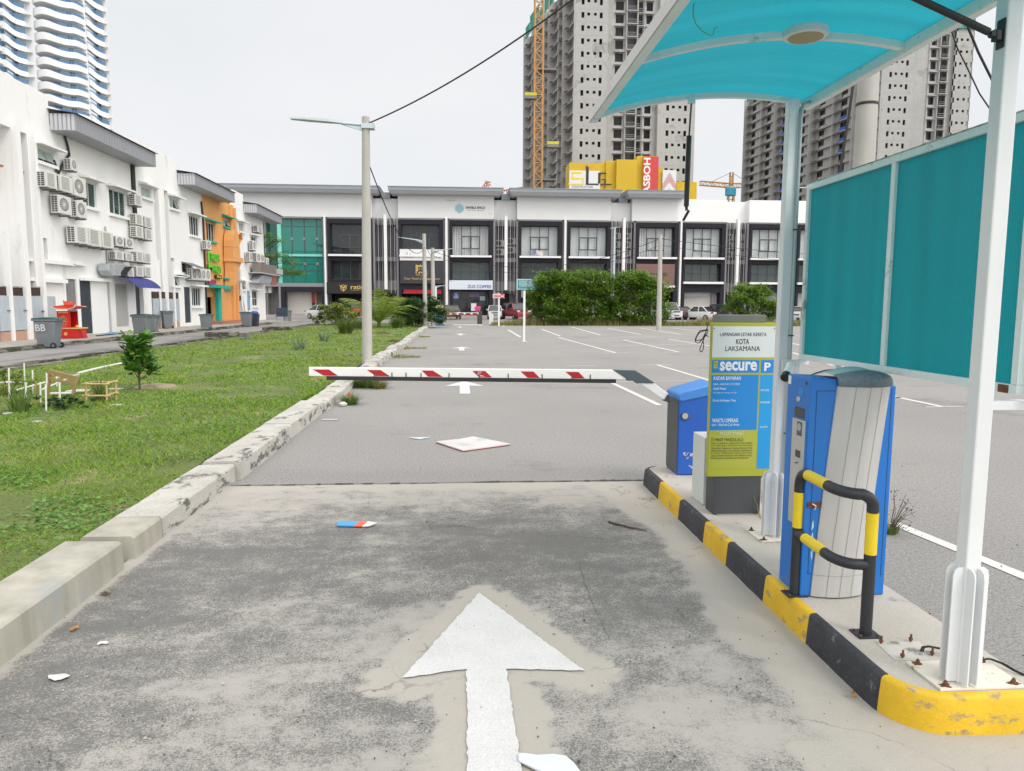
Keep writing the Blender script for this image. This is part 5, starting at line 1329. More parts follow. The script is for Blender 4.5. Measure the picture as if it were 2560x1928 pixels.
ACS=[(z2,118,0,0,0,0,'skip',''),(zC,233,75,208,298,'fan','topmost white air conditioner, alone under the long eave beside black pipes'),(z2,392,92,222,478,'grille','square grilled air conditioner at the left end of the upper cluster, below the tilted window'),(zC,105,262,445,242,'grille','square grilled air conditioner in the middle of the upper cluster row of three'),(zC,262,275,500,402,'fan','tall air conditioner at the right of the upper cluster, covering the green louvred window'),(zC,90,495,705,232,'fan','wide white air conditioner on rusty brackets below the upper cluster row'),(zC,300,560,750,410,'fan','air conditioner with an open tan fan just right of the wide white unit'),(zC,290,850,1050,427,'grille','largest grilled air conditioner, left of three alike in the middle row'),(zC,440,880,1080,577,'grille','large grilled air conditioner between two alike in the middle row'),(zC,592,915,1103,718,'grille','large grilled air conditioner, third of the big ones in the middle row'),(zC,755,970,1085,836,'fan','small round fan air conditioner next to the three large grilled ones'),(zC,868,993,1105,946,'fan','small round fan air conditioner at the right end of the middle row'),(zC,745,1145,1242,836,'slot','slatted air conditioner at the left end of the row above the grey duct'),(zC,865,1168,1257,946,'slot','second slatted air conditioner in the row above the grey duct'),(zC,990,1150,1268,1062,'slot','third slatted air conditioner in the row above the grey duct'),(zC,1080,1168,1283,1149,'slot','slatted air conditioner at the right end of the row above the grey duct'),(zC,885,1335,1440,952,'slot','slatted air conditioner half behind the black duct mouth over the blue awning'),(zC,990,1320,1440,1066,'slot','slatted air conditioner in the middle of the lowest row over the blue awning'),(zC,1085,1330,1440,1152,'slot','slatted air conditioner at the right end of the lowest row over the blue awning'),(zC,970,485,612,1046,'slot','single air conditioner on the black pipe trunking left of the small frosted window'),(zC,980,713,838,1060,'slot','upper left of four stacked air conditioners below the small frosted window'),(zC,1085,745,870,1162,'slot','upper right of four stacked air conditioners below the small frosted window'),(zC,985,855,985,1062,'slot','lower left of four stacked air conditioners below the small frosted window'),(zC,1090,883,1010,1167,'slot','lower right of four stacked air conditioners below the small frosted window'),(z3,378,1003,1110,424,'fan','nearest of the four air conditioners above the barred window by the black door'),(z3,427,1006,1112,464,'fan','second of the four air conditioners above the barred window by the black door'),(z3,467,1008,1114,504,'fan','third of the four air conditioners above the barred window by the black door'),(z3,507,1012,1116,546,'fan','farthest of the four air conditioners above the barred window, touching the orange wall'),(z3,512,745,826,550,'fan','lone fan air conditioner where the white wall meets the orange wall'),(zE,640,672,772,668,'fan','air conditioner below the small window of the last white house'),(zE,605,790,892,632,'fan','nearest air conditioner in the row above the louvred cabinet'),(zE,680,800,896,720,'fan','second air conditioner in the row above the louvred cabinet'),(zE,722,812,897,757,'fan','third air conditioner in the row above the louvred cabinet'),(zE,780,852,945,805,'fan','air conditioner at the corner end of the last white house'),(zE,690,517,582,735,'grille','air conditioner on a steel cage high under the last short eave'),]
DEP=.34
for T,xb_,yt_,yo_,xc_,kind,lab in[a for a in ACS if a[6]not in('skip',)and len(a)==7]:
 big=kind=='grille'
 X1=WX+.12+(.42 if big else.34)
 p0=PX(*T(xb_,yo_),X1);p1=PX(*T(xb_,yt_),X1);p2=PX(*T(xc_,yo_),X1)
 src=ACP[kind]
 o=src if kind not in used else dup(src,(0,0,0))
 used.add(kind)
 o.location=(WX+.12,p0.y,p0.z);o.scale=(X1-WX-.12,p2.y-p0.y,p1.z-p0.z);o['label']=lab
 # -- wheelie bins
M_bin=mat('bin_grey',(.17,.185,.205),.55,.08,3,streak=.1)
M_lid=mat('bin_lid_green',(.025,.09,.07),.5,.1,4)
def bin_proto():
 t=thing('wheelie_bin','x','wheelie bin',(0,0,0),group='grey wheelie bins along the back lane')
 b_=MB()
 lo=[(-.29,-.23,.03),(.24,-.23,.03),(.24,.23,.03),(-.29,.23,.03)];hi=[(-.36,-.29,.95),(.36,-.29,.95),(.36,.29,.95),(-.36,.29,.95)]
 b_.add(lo+hi,[(0,3,2,1),(4,5,6,7),(0,1,5,4),(1,2,6,5),(2,3,7,6),(3,0,4,7)])
 part(b_,'body',M_bin,t,bev=.03,smooth=40)
 part(MB().box(-.41,.40,-.32,.32,.951,1.005),'rim',M_bin,t,bev=.015)
 ld=MB().prism([(-.42,1.006),(.38,1.006),(.36,1.05),(.05,1.085),(-.40,1.05)],'y',-.31,.31)
 part(ld,'lid',M_lid,t,bev=.015)
 part(MB().tube([(.40,-.2,1.0),(.46,-.2,1.02),(.46,.2,1.02),(.40,.2,1.0)],.015,6),'handle',M_lid,t)
 for y in(-.27,.24):
  w=part(MB().lathe([(.10,y),(.10,y+.05)],(.25,0,.10),20,'y'),'wheel',M_black,t,smooth=40)
  part(MB().lathe([(.045,y-.004),(.045,y+.054)],(.25,0,.10),12,'y'),'hub',M_bracket,w)
 return t
BP=bin_proto()
bins=[(108,752,0,'grey wheelie bin sprayed with white letters BB beside the red shrine',1.0),(309,728,-.1,'grey green lidded wheelie bin, front one of the pair by the blue awning',1.0),(327,724,0,'grey wheelie bin half hidden behind another one by the blue awning',.95),(361,710,-.9,'grey wheelie bin with both wheels showing against the closet doors',.93),(447,714,.1,'grey wheelie bin on the lane before the orange shop door',.9),(533,706,3.1,'grey wheelie bin holding brooms at the orange step',.95),(621,697,.1,'grey wheelie bin farthest along the lane past the chair',.95)]
for k,(u,v,rz,lab,sc_k)in enumerate(bins):
 p=G(u*VS,v*VS,0 if k!=3 else.15);o=BP if k==0 else dup(BP,(0,0,0))
 o.location=p;o.rotation_euler=(0,0,rz);o['label']=lab;o.scale=(sc_k,)*3
 if k==0:first_bin=p
bb=MB()
M_spray=mat('white_spray',(.55,.57,.60),.8,.15,40)
text(bb,'BB',(-.28,-.312,.60),(1,0,0),(0,-.065,1),.34,.24,.02)
part(bb,'spray_letters',M_spray,BP,local=True)
p=G(551*VS,705*VS)
kb_=thing('small_bin','small black bin with a blue bag beside the bin holding brooms','bin',tuple(p))
part(MB().add([(p.x-.2,p.y-.2,0),(p.x+.2,p.y-.2,0),(p.x+.2,p.y+.2,0),(p.x-.2,p.y+.2,0),(p.x-.28,p.y-.28,.85),(p.x+.28,p.y-.28,.85),(p.x+.28,p.y+.28,.85),(p.x-.28,p.y+.28,.85)],[(0,3,2,1),(4,5,6,7),(0,1,5,4),(1,2,6,5),(2,3,7,6),(3,0,4,7)]),'body',M_doornavy,kb_,bev=.02)
part(MB().lathe([(.24,.851),(.28,.95),(.15,1.06)],(p.x,p.y,0),9),'bag',mat('blue_bag',(.03,.10,.5),.4,.2,8),kb_,smooth=60)
p=G(533*VS,706*VS)
bs=MB()
for k,(dx,dy)in enumerate(((-.5,.1),(-.2,-.1),(.15,.1))):bs.tube([(p.x-.1+.1*k,p.y,.5),(p.x-.1+.1*k+dx*.6,p.y+dy,1.75-.12*k)],.018,6)
solo(bs,'broom_sticks',mat('stick',(.35,.22,.16),.8,.2),'bundle of broom sticks standing in a grey wheelie bin','brooms',tuple(p))
# -- red altar shrine
rq=lambda x,y:(80+x/11.9,740+y/11.9)
p=G(178.5,843,.155);q0=PX(*rq(800,1250),-15.9)
sy=q0.y
sx0_,sx1_=PY(*rq(800,900),sy).x,PY(*rq(1130,900),sy).x
M_sred=mat('shrine_red',(.50,.012,.010),.4,.08,8)
M_gold=mat('shrine_gold',(.62,.40,.13),.5,.1,20)
tsh=thing('shrine','red and gold altar shrine with curved roof on the lane pavement','shrine',(sx0_+.4,sy+.3,.155))
zz=lambda y:PY(*rq(800,y),sy).z
w_=PY(*rq(1130,900),sy).x-sx0_
xL,xR,dpt=sx0_-.06,sx1_,.62
part(MB().box(xL-.04,xR+.28,sy-.02,sy+dpt+.1,.157,zz(985)),'base',M_sred,tsh,bev=.01)
part(MB().box(xL-.07,xR+.34,sy-.05,sy+dpt+.13,zz(985)+.001,zz(950)),'base_rim',M_gold,tsh,bev=.008)
cbx=MB();cbx.box(xL,xL+.04,sy,sy+dpt,zz(950)+.001,zz(450));cbx.box(xL+.041,xR+.02,sy,sy+.04,zz(950)+.001,zz(450));cbx.box(xL+.041,xR+.02,sy+dpt-.04,sy+dpt,zz(950)+.001,zz(450));cbx.box(xL+.041,xR+.02,sy+.041,sy+dpt-.041,zz(480),zz(450))
part(cbx,'cabinet',M_sred,tsh)
part(MB().box(xL+.05,xL+.06,sy+.05,sy+dpt-.05,zz(945),zz(480)),'niche',M_dark,tsh)
rf=MB();vs=[];zr0=zz(440);X0r,X1r=xL-.13,xR+.30;nn=12
for j in range(5):
 tt=j/4;ins_=tt*.22;hh=zr0+.02+.20*tt+.04*(1-tt)**2
 for i in range(nn+1):
  s_=i/nn;lift=.10*(abs(2*s_-1)**3)*(1-tt)
  vs.append((X0r+ins_+(X1r-X0r-2*ins_)*s_,sy-.14+tt*(dpt*.5+.12),hh+lift))
for j in range(5):
 tt=1-j/4;ins_=tt*.22;hh=zr0+.02+.20*tt+.04*(1-tt)**2
 for i in range(nn+1):
  s_=i/nn;lift=.10*(abs(2*s_-1)**3)*(1-tt)
  vs.append((X0r+ins_+(X1r-X0r-2*ins_)*s_,sy+dpt+.14-tt*(dpt*.5+.12),hh+lift))
rf.add(vs,[(j*(nn+1)+i,j*(nn+1)+i+1,(j+1)*(nn+1)+i+1,(j+1)*(nn+1)+i)for j in range(9)for i in range(nn)])
rf.add([vs[0],vs[(nn+1)*9],vs[(nn+1)*4]],[(0,1,2)]);rf.add([vs[nn],vs[(nn+1)*9+nn],vs[(nn+1)*4+nn]],[(0,1,2)])
roof=part(rf,'roof',M_sred,tsh,smooth=40)
tr=MB().tube([vs[i]for i in range(nn+1)],.018,6);tr.tube([vs[j*(nn+1)+nn]for j in range(10)],.018,6)
part(tr,'roof_trim',mat('shrine_trim',(.75,.45,.32),.5,.1),roof)
cw=MB();cx0=X0r+.28;cx1=X1r-.28;cz=zr0+.22
cw.prism([(cx0,cz),(cx1,cz),(cx1+.03,cz+.20),(cx1-.06,cz+.13),((cx0+cx1)/2+.08,cz+.17),((cx0+cx1)/2,cz+.13),((cx0+cx1)/2-.08,cz+.17),(cx0+.06,cz+.13),(cx0-.03,cz+.20)],'y',sy+dpt/2-.03,sy+dpt/2+.03)
part(cw,'crest',mat('crest_red',(.60,.12,.07),.5,.15,20),roof)
orn=MB();yy_=sy-.004;cxm=(xL+xR+.02)/2;zm=(zz(950)+zz(560))/2
rgx=random.Random(6)
for ring,rad,n_ in((0,.10,8),(1,.165,12)):
 for k in range(n_):
  a=2*math.pi*k/n_;c_=(cxm+rad*math.cos(a)*.85,zm+rad*1.25*math.sin(a));s_=.030
  orn.add([(c_[0]+s_*math.cos(a+q)*(1 if i%2 else.4),yy_,c_[1]+s_*math.sin(a+q)*(1 if i%2 else.4))for i,q in enumerate([t*math.pi/4 for t in range(8)])],[tuple(range(8))])
for k in range(8):
 a=2*math.pi*k/8;orn.add([(cxm,yy_-.001,zm),(cxm+.05*math.cos(a-.3),yy_-.001,zm+.05*math.sin(a-.3)),(cxm+.07*math.cos(a),yy_-.001,zm+.07*math.sin(a))],[(0,1,2)])
for k in range(5):x_=cxm-.16+.08*k;orn.lathe([(.033,-.001),(.022,-.003)],(x_,yy_,zz(490)),10,'y')
part(orn,'gold_ornament',M_gold,tsh)
orn=MB()
for k in range(8):
 a=2*math.pi*k/8;c_=(cxm+.06,(zz(985)+.157)/2);orn.add([(c_[0],sy-.024,c_[1]),(c_[0]+.06*math.cos(a-.35),sy-.024,c_[1]+.06*math.sin(a-.35)),(c_[0]+.08*math.cos(a),sy-.024,c_[1]+.08*math.sin(a)),(c_[0]+.06*math.cos(a+.35),sy-.024,c_[1]+.06*math.sin(a+.35))],[(0,1,2,3)])
part(orn,'gold_flower',M_gold,tsh)
lad=MB();xl=xR+.29
for dy in(.18,.40):lad.beam((xl+.18,sy+dy,.16),(xl+.02,sy+dy,zz(950)),.02)
for k in range(6):t=(k+.5)/6;lad.beam((xl+.18-.16*t,sy+.18,.16+(zz(950)-.16)*t),(xl+.18-.16*t,sy+.40,.16+(zz(950)-.16)*t),.015)
part(lad,'little_ladder',mat('ladder_red',(.60,.06,.05),.5,.1),tsh)
of=MB();of.lathe([(.04,zz(950)),(.07,zz(950)+.04),(.03,zz(950)+.10)],(xR+.14,sy+.25,0),9);of.lathe([(.03,zz(950)),(.05,zz(950)+.03),(.02,zz(950)+.06)],(xR+.20,sy+.15,0),9)
solo(of,'offering',mat('orange_fruit',(.75,.38,.03),.5,.1),'orange fruit offering lying in front of the red shrine niche','fruit',(xR+.15,sy+.2,zz(950)),smooth=60)
hp=[PX(*z2(x,y),-15.5)for x,y in((800,1452),(830,1435),(860,1432),(890,1450),(940,1440),(990,1440),(1020,1455))]
solo(MB().tube([(p.x,p.y,.18)for p in hp],.025,6),'hose',M_black,'dark hose lying along the pavement by the shutter','hose',tuple(hp[0]),smooth=60)
p=PX(*z2(925,1440),-15.7);cl=MB();rgx=random.Random(9)
cl.add([(p.x,p.y,.30)]+[(p.x+.35*math.cos(k*.7)*rgx.uniform(.6,1.1),p.y+.8*math.sin(k*.7)*rgx.uniform(.6,1.1),.158+.03*(k%2))for k in range(9)],[(0,k+1,(k+1)%9+1)for k in range(9)])
solo(cl,'cloth',mat('blue_cloth',(.12,.25,.38),.8,.2,9),'crumpled blue cloth on the pavement beside the shutter','cloth',tuple(p))
p=G(608*VS,695*VS,.15)
chv=thing('chair','dark blue folding chair on the pavement past the last white house','chair',tuple(p))
part(MB().box(p.x-.45,p.x+.45,p.y+.25,p.y+.30,p.z+.42,p.z+1.1),'backrest',mat('chair_blue',(.035,.06,.09),.6,.1),chv,bev=.02)
part(MB().box(p.x-.45,p.x+.45,p.y-.3,p.y+.24,p.z+.40,p.z+.46),'seat',MATS['chair_blue'],chv,bev=.02)
for dx in(-.42,.42):
 for dy in(-.28,.27):part(MB().tube([(p.x+dx,p.y+dy,p.z),(p.x+dx,p.y+dy,p.z+.40)],.018,6),'leg',M_pipe,chv)
 # -- FAR SHOP ROW ACROSS THE CROSS ROAD
FY=87.4
M_fwall=mat('far_wall_grey',(.66,.67,.675),.75,.03,.3)
M_fwall2=mat('far_wall_white',(.76,.765,.765),.75,.03,.3)
M_frame=mat('far_dark_frame',(.020,.020,.027),.7,.08,1,spec=.2)
M_mid=mat('far_mid_grey',(.24,.235,.25),.7,.06,.5)
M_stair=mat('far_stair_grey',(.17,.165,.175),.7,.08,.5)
M_slat=mat('far_slat',(.075,.072,.08),.6,.05)
M_slatl=mat('far_slat_light',(.36,.355,.365),.6,.05)
M_col=mat('far_white_column',(.74,.74,.74),.7,.03)
M_feave=mat('far_eave_edge',(.25,.28,.31),.5,.05,1)
M_fsoff=mat('far_soffit',(.42,.43,.45),.7,.04,1)
M_curt=mat('curtain',(.82,.85,.86),.8,.06,3,streak=.2)
M_blind=mat('blind_grey',(.48,.52,.52),.8,.06,1)
M_gl_curt=glassmat('curtain_window_glass',(.05,.07,.08),.9,.03,(1,1,1))
M_gl_dark=glassmat('dim_window_glass',(.03,.04,.045),.66,.03,(.85,.9,.9))
M_gl_teal=glassmat('teal_curtain_glass',(.02,.25,.21),.36,.03,(.20,.78,.68))
M_mull=mat('far_mullion',(.05,.05,.06),.5,.05)
M_tealfr=mat('teal_slab',(.20,.58,.50),.5,.05,1)
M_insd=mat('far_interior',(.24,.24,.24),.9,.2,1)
z4=lambda x,y:(560+x/4.166,450+y/4.166)
z6=lambda x,y:(1360+x/4.165,450+y/4.165)
z7=lambda x,y:(1640+x/4.165,450+y/4.165)
fx=lambda T,x,y=700:PY(*T(x,y),FY).x
fz=lambda T,y,x=900:PY(*T(x,y),FY).z
LV={y:fz(z5,y,900)for y in(112,185,410,425,475,585,720,790,810,855,1045,1050,1145,1158,1400)}
Z0=.30
shop_t={}
def fthing(name,label,x0,x1):
 t=thing(name,label,'building',((x0+x1)/2,FY,.15),group='three storey shops across the road')
 part(MB().box(x0+.01,x1-.01,FY+6.01,FY+14,.2,LV[185]),'core',M_fwall,t);part(MB().box(x0+.01,x1-.01,FY+5.9,FY+6.0,.2,LV[410]),'room_shade_sheet',M_insd,t)  # grey backing sheet, dimness of the rooms put in its colour
 for z in(LV[855]+.3,LV[1158]+.4):part(MB().box(x0+.6,x1-.6,FY+.35,FY+5.89,z,z+.2),'floor_slab',M_insd,t)
 for x in(x0+.02,x1-.12):part(MB().box(x,x+.1,FY+.31,FY+5.89,.2,LV[410]),'party_wall',M_insd,t)
 return t
def curtain_panel(x0,x1,z0,z1,y,folds=14,amp=.05):
 n=folds*4;vs=[]
 for i in range(n+1):
  x=x0+(x1-x0)*i/n;yy_=y+amp*math.sin(i*math.pi/2+.8*nz(i*.3,x))
  vs+=[(x,yy_,z0),(x,yy_,z1)]
 return MB().add(vs,[(2*i,2*i+2,2*i+3,2*i+1)for i in range(n)])
def far_window(t,x0,x1,z0,z1,nv=4,box=True,back='curtain',mid=False):
 """opening in the dark frame: outer frame, mullions with a framed casement pair, glass, and what is seen behind it"""
 w=.07;f=MB();ya,yb=FY+.10,FY+.20
 f.box(x0,x1,ya,yb,z0,z0+w);f.box(x0,x1,ya,yb,z1-w,z1)
 xsn=[x0+(x1-x0)*k/nv for k in range(nv+1)]
 for k,x in enumerate(xsn):f.box(max(x0,x-w/2),min(x1,x+w/2),ya,yb,z0+w,z1-w)
 if mid:f.box(x0+w,x1-w,ya+.01,yb-.01,(z0+z1)/2-.12,(z0+z1)/2-.05)
 win=part(f,'window',M_mull,t)
 if box and nv==4:
  zb_,zt_=z0+(z1-z0)*.22,z0+(z1-z0)*.655;a,b_=xsn[1]-.02,xsn[3]+.02;cst=MB();q=.12
  cst.box(a,b_,ya-.05,ya-.001,zt_-q,zt_);cst.box(a,b_,ya-.05,ya-.001,zb_,zb_+q)
  for x in(a,(a+b_)/2-q*.8,b_-q):cst.box(x,x+q*(1.6 if x not in(a,b_-q)else 1),ya-.05,ya-.001,zb_+q,zt_-q)
  part(cst,'casement',M_mull,win)
 part(MB().box(x0+w,x1-w,FY+.145,FY+.155,z0+w,z1-w),'pane',M_gl_curt if back=='curtain' or back=='plain' else M_gl_dark,win)
 if back=='curtain':part(curtain_panel(x0+.05,x1-.05,z0,z1,FY+.45),'curtain',M_curt,win)
 elif back=='plain':part(MB().box(x0+.02,x1-.02,FY+.40,FY+.42,z0,z1),'blind',mat('blind_pale',(.74,.80,.80),.8,.05,1),win)
 elif back=='grey':part(MB().box(x0+.02,x1-.02,FY+.40,FY+.42,z0,z1),'blind',M_blind,win)
 else:part(MB().box(x0+.02,x1-.02,FY+1.6,FY+1.65,z0,z1),'back_wall',M_insd,win)
 return win
def bay(t,x0,x1,up='curtain',lo='grey',sill2=True,ground='dark',lo_sign=False):
 """one shop: a dark projecting frame with two windows over a ground floor opening"""
 L_=LV;P_=FY-.55;i0,i1=x0+.33,x1-.48
 f=MB()
 f.box(x0,i0,P_,FY+.3,Z0,L_[425]);f.box(i1,x1,P_,FY+.3,Z0,L_[425])
 for za_,zb_ in((L_[475],L_[425]),(L_[855],L_[790]),(L_[1158],L_[1045])):f.box(i0,i1,P_+.04,FY+.3,za_,zb_)
 part(f,'dark_frame',M_frame,t)
 far_window(t,i0,i1,L_[790],L_[475],back=up)
 part(MB().box(x0+.1,x1-.2,P_-.35,P_-.002,L_[810],L_[790]),'sill',M_col,t)
 if not lo_sign:
  far_window(t,i0,i1,L_[1045],L_[855],box=False,back=lo,mid=lo=='grey')
  if sill2:part(MB().box(x0+.1,x1-.2,P_-.35,P_-.002,L_[1045]-.28,L_[1045]-.02),'sill',M_col,t)
 else:part(MB().box(i0,i1,FY+.1,FY+.3,L_[1045],L_[855]),'panel',M_frame,t)
 if ground=='shutter':
  s=MB();zt_=L_[1158]-.5
  for k in range(22):s.box(i0+.1,i1-.9,FY+.5-.02*(k%2),FY+.6,Z0+(zt_-Z0)*k/22,Z0+(zt_-Z0)*(k+1)/22)
  part(s,'shutter',mat('far_shutter',(.50,.49,.46),.6,.05,1,dirt=(.36,.35,.32),dscale=.5,dth=.55,dstretch=(.1,.1,2)),t)
  part(MB().box(i0,i1,FY+.62,FY+.7,Z0,L_[1158]),'shopfront',M_fwall,t);part(MB().box(i1-.75,i1-.25,FY+.3,FY+.61,Z0,L_[1158]),'pilaster',M_mid,t)
 elif ground=='glass':
  g=MB();w=.08
  for k in range(5):x=i0+(i1-i0)*k/4;g.box(max(i0,x-w/2),min(i1,x+w/2),FY+.5,FY+.6,Z0,L_[1158]-.05)
  g.box(i0,i1,FY+.5,FY+.6,L_[1158]-.9,L_[1158]-.8)
  fr_=part(g,'shopfront',M_mull,t);part(MB().box(i0,i1,FY+.54,FY+.56,Z0,L_[1158]-.05),'pane',M_gl_dark,fr_)
  part(MB().box(i0,i1,FY+4,FY+4.1,Z0,L_[1158]),'back_wall',M_insd,t)
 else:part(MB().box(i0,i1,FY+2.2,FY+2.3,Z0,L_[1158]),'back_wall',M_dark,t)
def stair(t,x0,x1,acs=2):
 """recessed stair bay behind vertical fins, with a white column"""
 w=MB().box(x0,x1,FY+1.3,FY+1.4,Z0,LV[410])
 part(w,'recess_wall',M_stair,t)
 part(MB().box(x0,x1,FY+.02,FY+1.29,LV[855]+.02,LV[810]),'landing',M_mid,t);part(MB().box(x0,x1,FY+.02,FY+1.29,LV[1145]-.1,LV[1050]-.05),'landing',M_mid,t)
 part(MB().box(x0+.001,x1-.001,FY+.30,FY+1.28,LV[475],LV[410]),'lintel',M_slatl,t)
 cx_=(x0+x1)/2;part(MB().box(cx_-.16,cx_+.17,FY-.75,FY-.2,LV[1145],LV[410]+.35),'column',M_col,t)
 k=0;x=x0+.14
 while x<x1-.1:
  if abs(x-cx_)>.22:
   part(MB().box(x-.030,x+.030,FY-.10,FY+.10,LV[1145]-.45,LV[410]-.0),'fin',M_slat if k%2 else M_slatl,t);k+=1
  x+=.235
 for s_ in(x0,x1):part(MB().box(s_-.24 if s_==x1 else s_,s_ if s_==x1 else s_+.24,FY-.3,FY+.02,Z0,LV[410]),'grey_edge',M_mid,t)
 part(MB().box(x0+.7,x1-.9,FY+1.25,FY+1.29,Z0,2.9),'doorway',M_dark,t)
ac_far=[]
def upper(t,x0,x1,eave_=True,ex0=None,ex1=None,m=None,over=.95,zt=None):
 zt=zt or LV[185]+.12
 part(MB().box(x0,x1,FY-.35,FY+6,LV[410]+.02,zt),'upper_wall',m or M_fwall,t)
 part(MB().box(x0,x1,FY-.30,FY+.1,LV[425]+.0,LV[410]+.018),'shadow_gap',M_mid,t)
 if eave_:
  ex0=x0-over if ex0 is None else ex0;ex1=x1+over if ex1 is None else ex1
  yo=FY-.35-1.5;z=zt+.002
  e=MB().add([(ex0+.25,yo+.3,z),(ex1-.25,yo+.3,z),(ex1-.25,FY+7,z),(ex0+.25,FY+7,z),(ex0,yo,z+.35),(ex1,yo,z+.35),(ex1,FY+7,z+.35),(ex0,FY+7,z+.35)],[(0,3,2,1),(0,1,5,4),(1,2,6,5),(2,3,7,6),(3,0,4,7),(4,5,6,7)])
  ev=part(e,'eave',M_fsoff,t)
  part(MB().box(ex0-.03,ex1+.03,yo-.03,FY+7,z+.352,z+.72),'fascia',M_feave,ev);part(MB().box(ex0-.08,ex1+.08,yo-.09,FY+7,z+.722,z+.80),'gutter',M_feave,ev)
def column(t,x0,x1):
 w=x1-x0;part(MB().box(x0,x0+w*.33,FY-.3,FY+.2,Z0,LV[410]),'grey_edge',M_mid,t);part(MB().box(x0+w*.331,x0+w*.72,FY-.62,FY+.2,Z0,LV[410]+.1),'column',M_col,t);part(MB().box(x0+w*.721,x1,FY-.3,FY+.2,Z0,LV[410]),'grey_edge',M_mid,t)
X=dict(t0=-34.0,g0=fx(z4,418),gm=fx(z4,578),g1=fx(z4,1025),c0=fx(z4,1035),r0=fx(z4,1085),r1=fx(z4,1552),s1=fx(z5,155),a1=fx(z5,618),b0=fx(z5,682),b1=fx(z5,1135),d0=fx(z5,1398),d1=fx(z6,185),e0=fx(z6,240),e1=fx(z6,688),f0=fx(z6,950),f1=fx(z6,1385),h0=fx(z7,268),h1=fx(z7,708),i0=fx(z7,955),i1=fx(z7,955)+5.35,j0=fx(z7,955)+5.95,j1=fx(z7,955)+11.3)
print({k:round(v,2)for k,v in X.items()})
t=fthing('shop_building','corner shop building with teal glass curtain wall and a black restaurant bay',X['g0'],X['r1'])
upper(t,X['t0'],X['r1'],ex0=X['t0']-1,ex1=X['r1']+.95);bay(t,X['r0'],X['r1'],up='dark',lo='dark',sill2=False)
part(MB().box(X['r1']+.001,X['s1']-.001,FY+.6,FY+6,LV[410]+.02,LV[185]-.15),'upper_wall',M_fwall,t);part(MB().box(X['r1']+.96,X['s1']-.96,FY+.25,FY+6,LV[185]-.148,LV[185]+.5),'fascia',M_feave,t)
stair(t,X['r1']+.02,X['s1']-.02);column(t,X['c0'],X['r0']-.01)
glz0,glz1=fz(z4,1075,800),fz(z4,405,800)
cw_=MB();mw=.08;zs_=fz(z4,785,800)
xsn=[X['gm']+(X['g1']-X['gm'])*k/3.45 for k in range(4)]+[X['g1']]
for x in xsn[1:-1]:cw_.box(x-mw/2,x+mw/2,FY+.15,FY+.25,glz0,glz1)
for z in(glz1-.85,zs_-1.0,fz(z4,945,800)):cw_.box(X['gm'],X['g1'],FY+.16,FY+.24,z-.03,z+.03)
cwp=part(cw_,'curtain_wall',M_mull,t)
part(MB().box(X['t0'],X['gm']-.2,FY+1.4,FY+1.45,glz0,glz1),'pane',M_gl_teal,cwp);part(MB().box(X['gm']+.2,X['g1'],FY+.19,FY+.2,glz0,glz1),'pane',M_gl_teal,cwp)
part(MB().box(X['gm']-.22,X['gm']+.22,FY+.0,FY+1.5,glz0,glz1),'corner_post',M_tealfr,cwp)
part(MB().box(X['gm']+.23,X['g1'],FY+.02,FY+.14,zs_-.12,zs_+.14),'slab_band',M_tealfr,cwp);part(MB().box(X['t0'],X['gm']-.23,FY+1.25,FY+1.39,zs_-.12,zs_+.14),'slab_band',M_tealfr,cwp)
for z in(glz1-.55,zs_-.62):part(MB().box(X['gm']+.24,X['g1'],FY+.21,FY+.3,z-.3,z+.4),'slab_band',M_tealfr,cwp,label='pale teal spandrel seen behind the glass')
for zz_ in(fz(z4,612,800),fz(z4,872,800)):
 for x in xsn[:-1]+[X['gm']-1.9]:
  sp_m=MB()
  for sx_ in(-1,1):
   for sz_ in(-1,1):sp_m.beam((x,FY+.1,zz_),(x+.16*sx_,FY+.12,zz_+.15*sz_),.035)
  part(sp_m,'spider_fitting',M_steel,cwp)
part(MB().box(X['t0'],X['g1'],FY+5,FY+5.1,glz0,glz1),'back_wall',mat('glass_room',(.06,.10,.095),.9,.5,.5),t)
part(MB().box(X['t0'],X['g1'],FY+.4,FY+5,zs_-.1,zs_+.1),'floor_slab',M_insd,t)
for x0_,x1_,za_,zb_ in((-10.6+X['gm']+13,0,0,0),)[:0]:pass
part(MB().box(X['g1']-3.6,X['g1']-2.4,FY+4.9,FY+4.99,zs_+.2,zs_+3.0),'inner_window',mat('pale_back_window',(.5,.6,.55),.6,.1),t);part(MB().box(X['g1']-6.0,X['g1']-4.4,FY+4.9,FY+4.99,zs_+.9,zs_+3.0),'inner_window',MATS['pale_back_window'],t)  # plain pale panels on the back wall
part(MB().box(X['t0'],X['g1']+.1,FY-.2,FY+1.6,glz0-.42,glz0-.003),'floor_band',M_mid,t);part(MB().box(X['t0'],X['gm']-1.2,FY+.5,FY+1.5,glz0-1.15,glz0-.43),'beam',M_col,t)
gx0,gx1=fx(z4,585),fx(z4,1030)
f=MB();f.box(gx0,gx0+.42,FY-.35,FY+.5,Z0,glz0-.43);f.box(gx1-.2,gx1,FY-.35,FY+.5,Z0,glz0-.43);f.box(gx0+.43,gx1-.21,FY-.33,FY+.5,glz0-1.0,glz0-.43)
part(f,'dark_frame',M_frame,t)
part(MB().box(gx0-.25,gx0-.01,FY-.3,FY+.5,Z0,glz0-.43),'grey_edge',M_mid,t)
s=MB();sx0_,sx1_=fx(z4,628),fx(z4,885);zt_=fz(z4,1158,800)
for k in range(20):s.box(sx0_,sx1_,FY+.9-.02*(k%2),FY+1.0,Z0+(zt_-Z0)*k/20,Z0+(zt_-Z0)*(k+1)/20)
part(s,'shutter',mat('far_shutter',(.50,.49,.46),.6,.05,1,dirt=(.36,.35,.32),dscale=.5,dth=.55,dstretch=(.1,.1,2)),t)
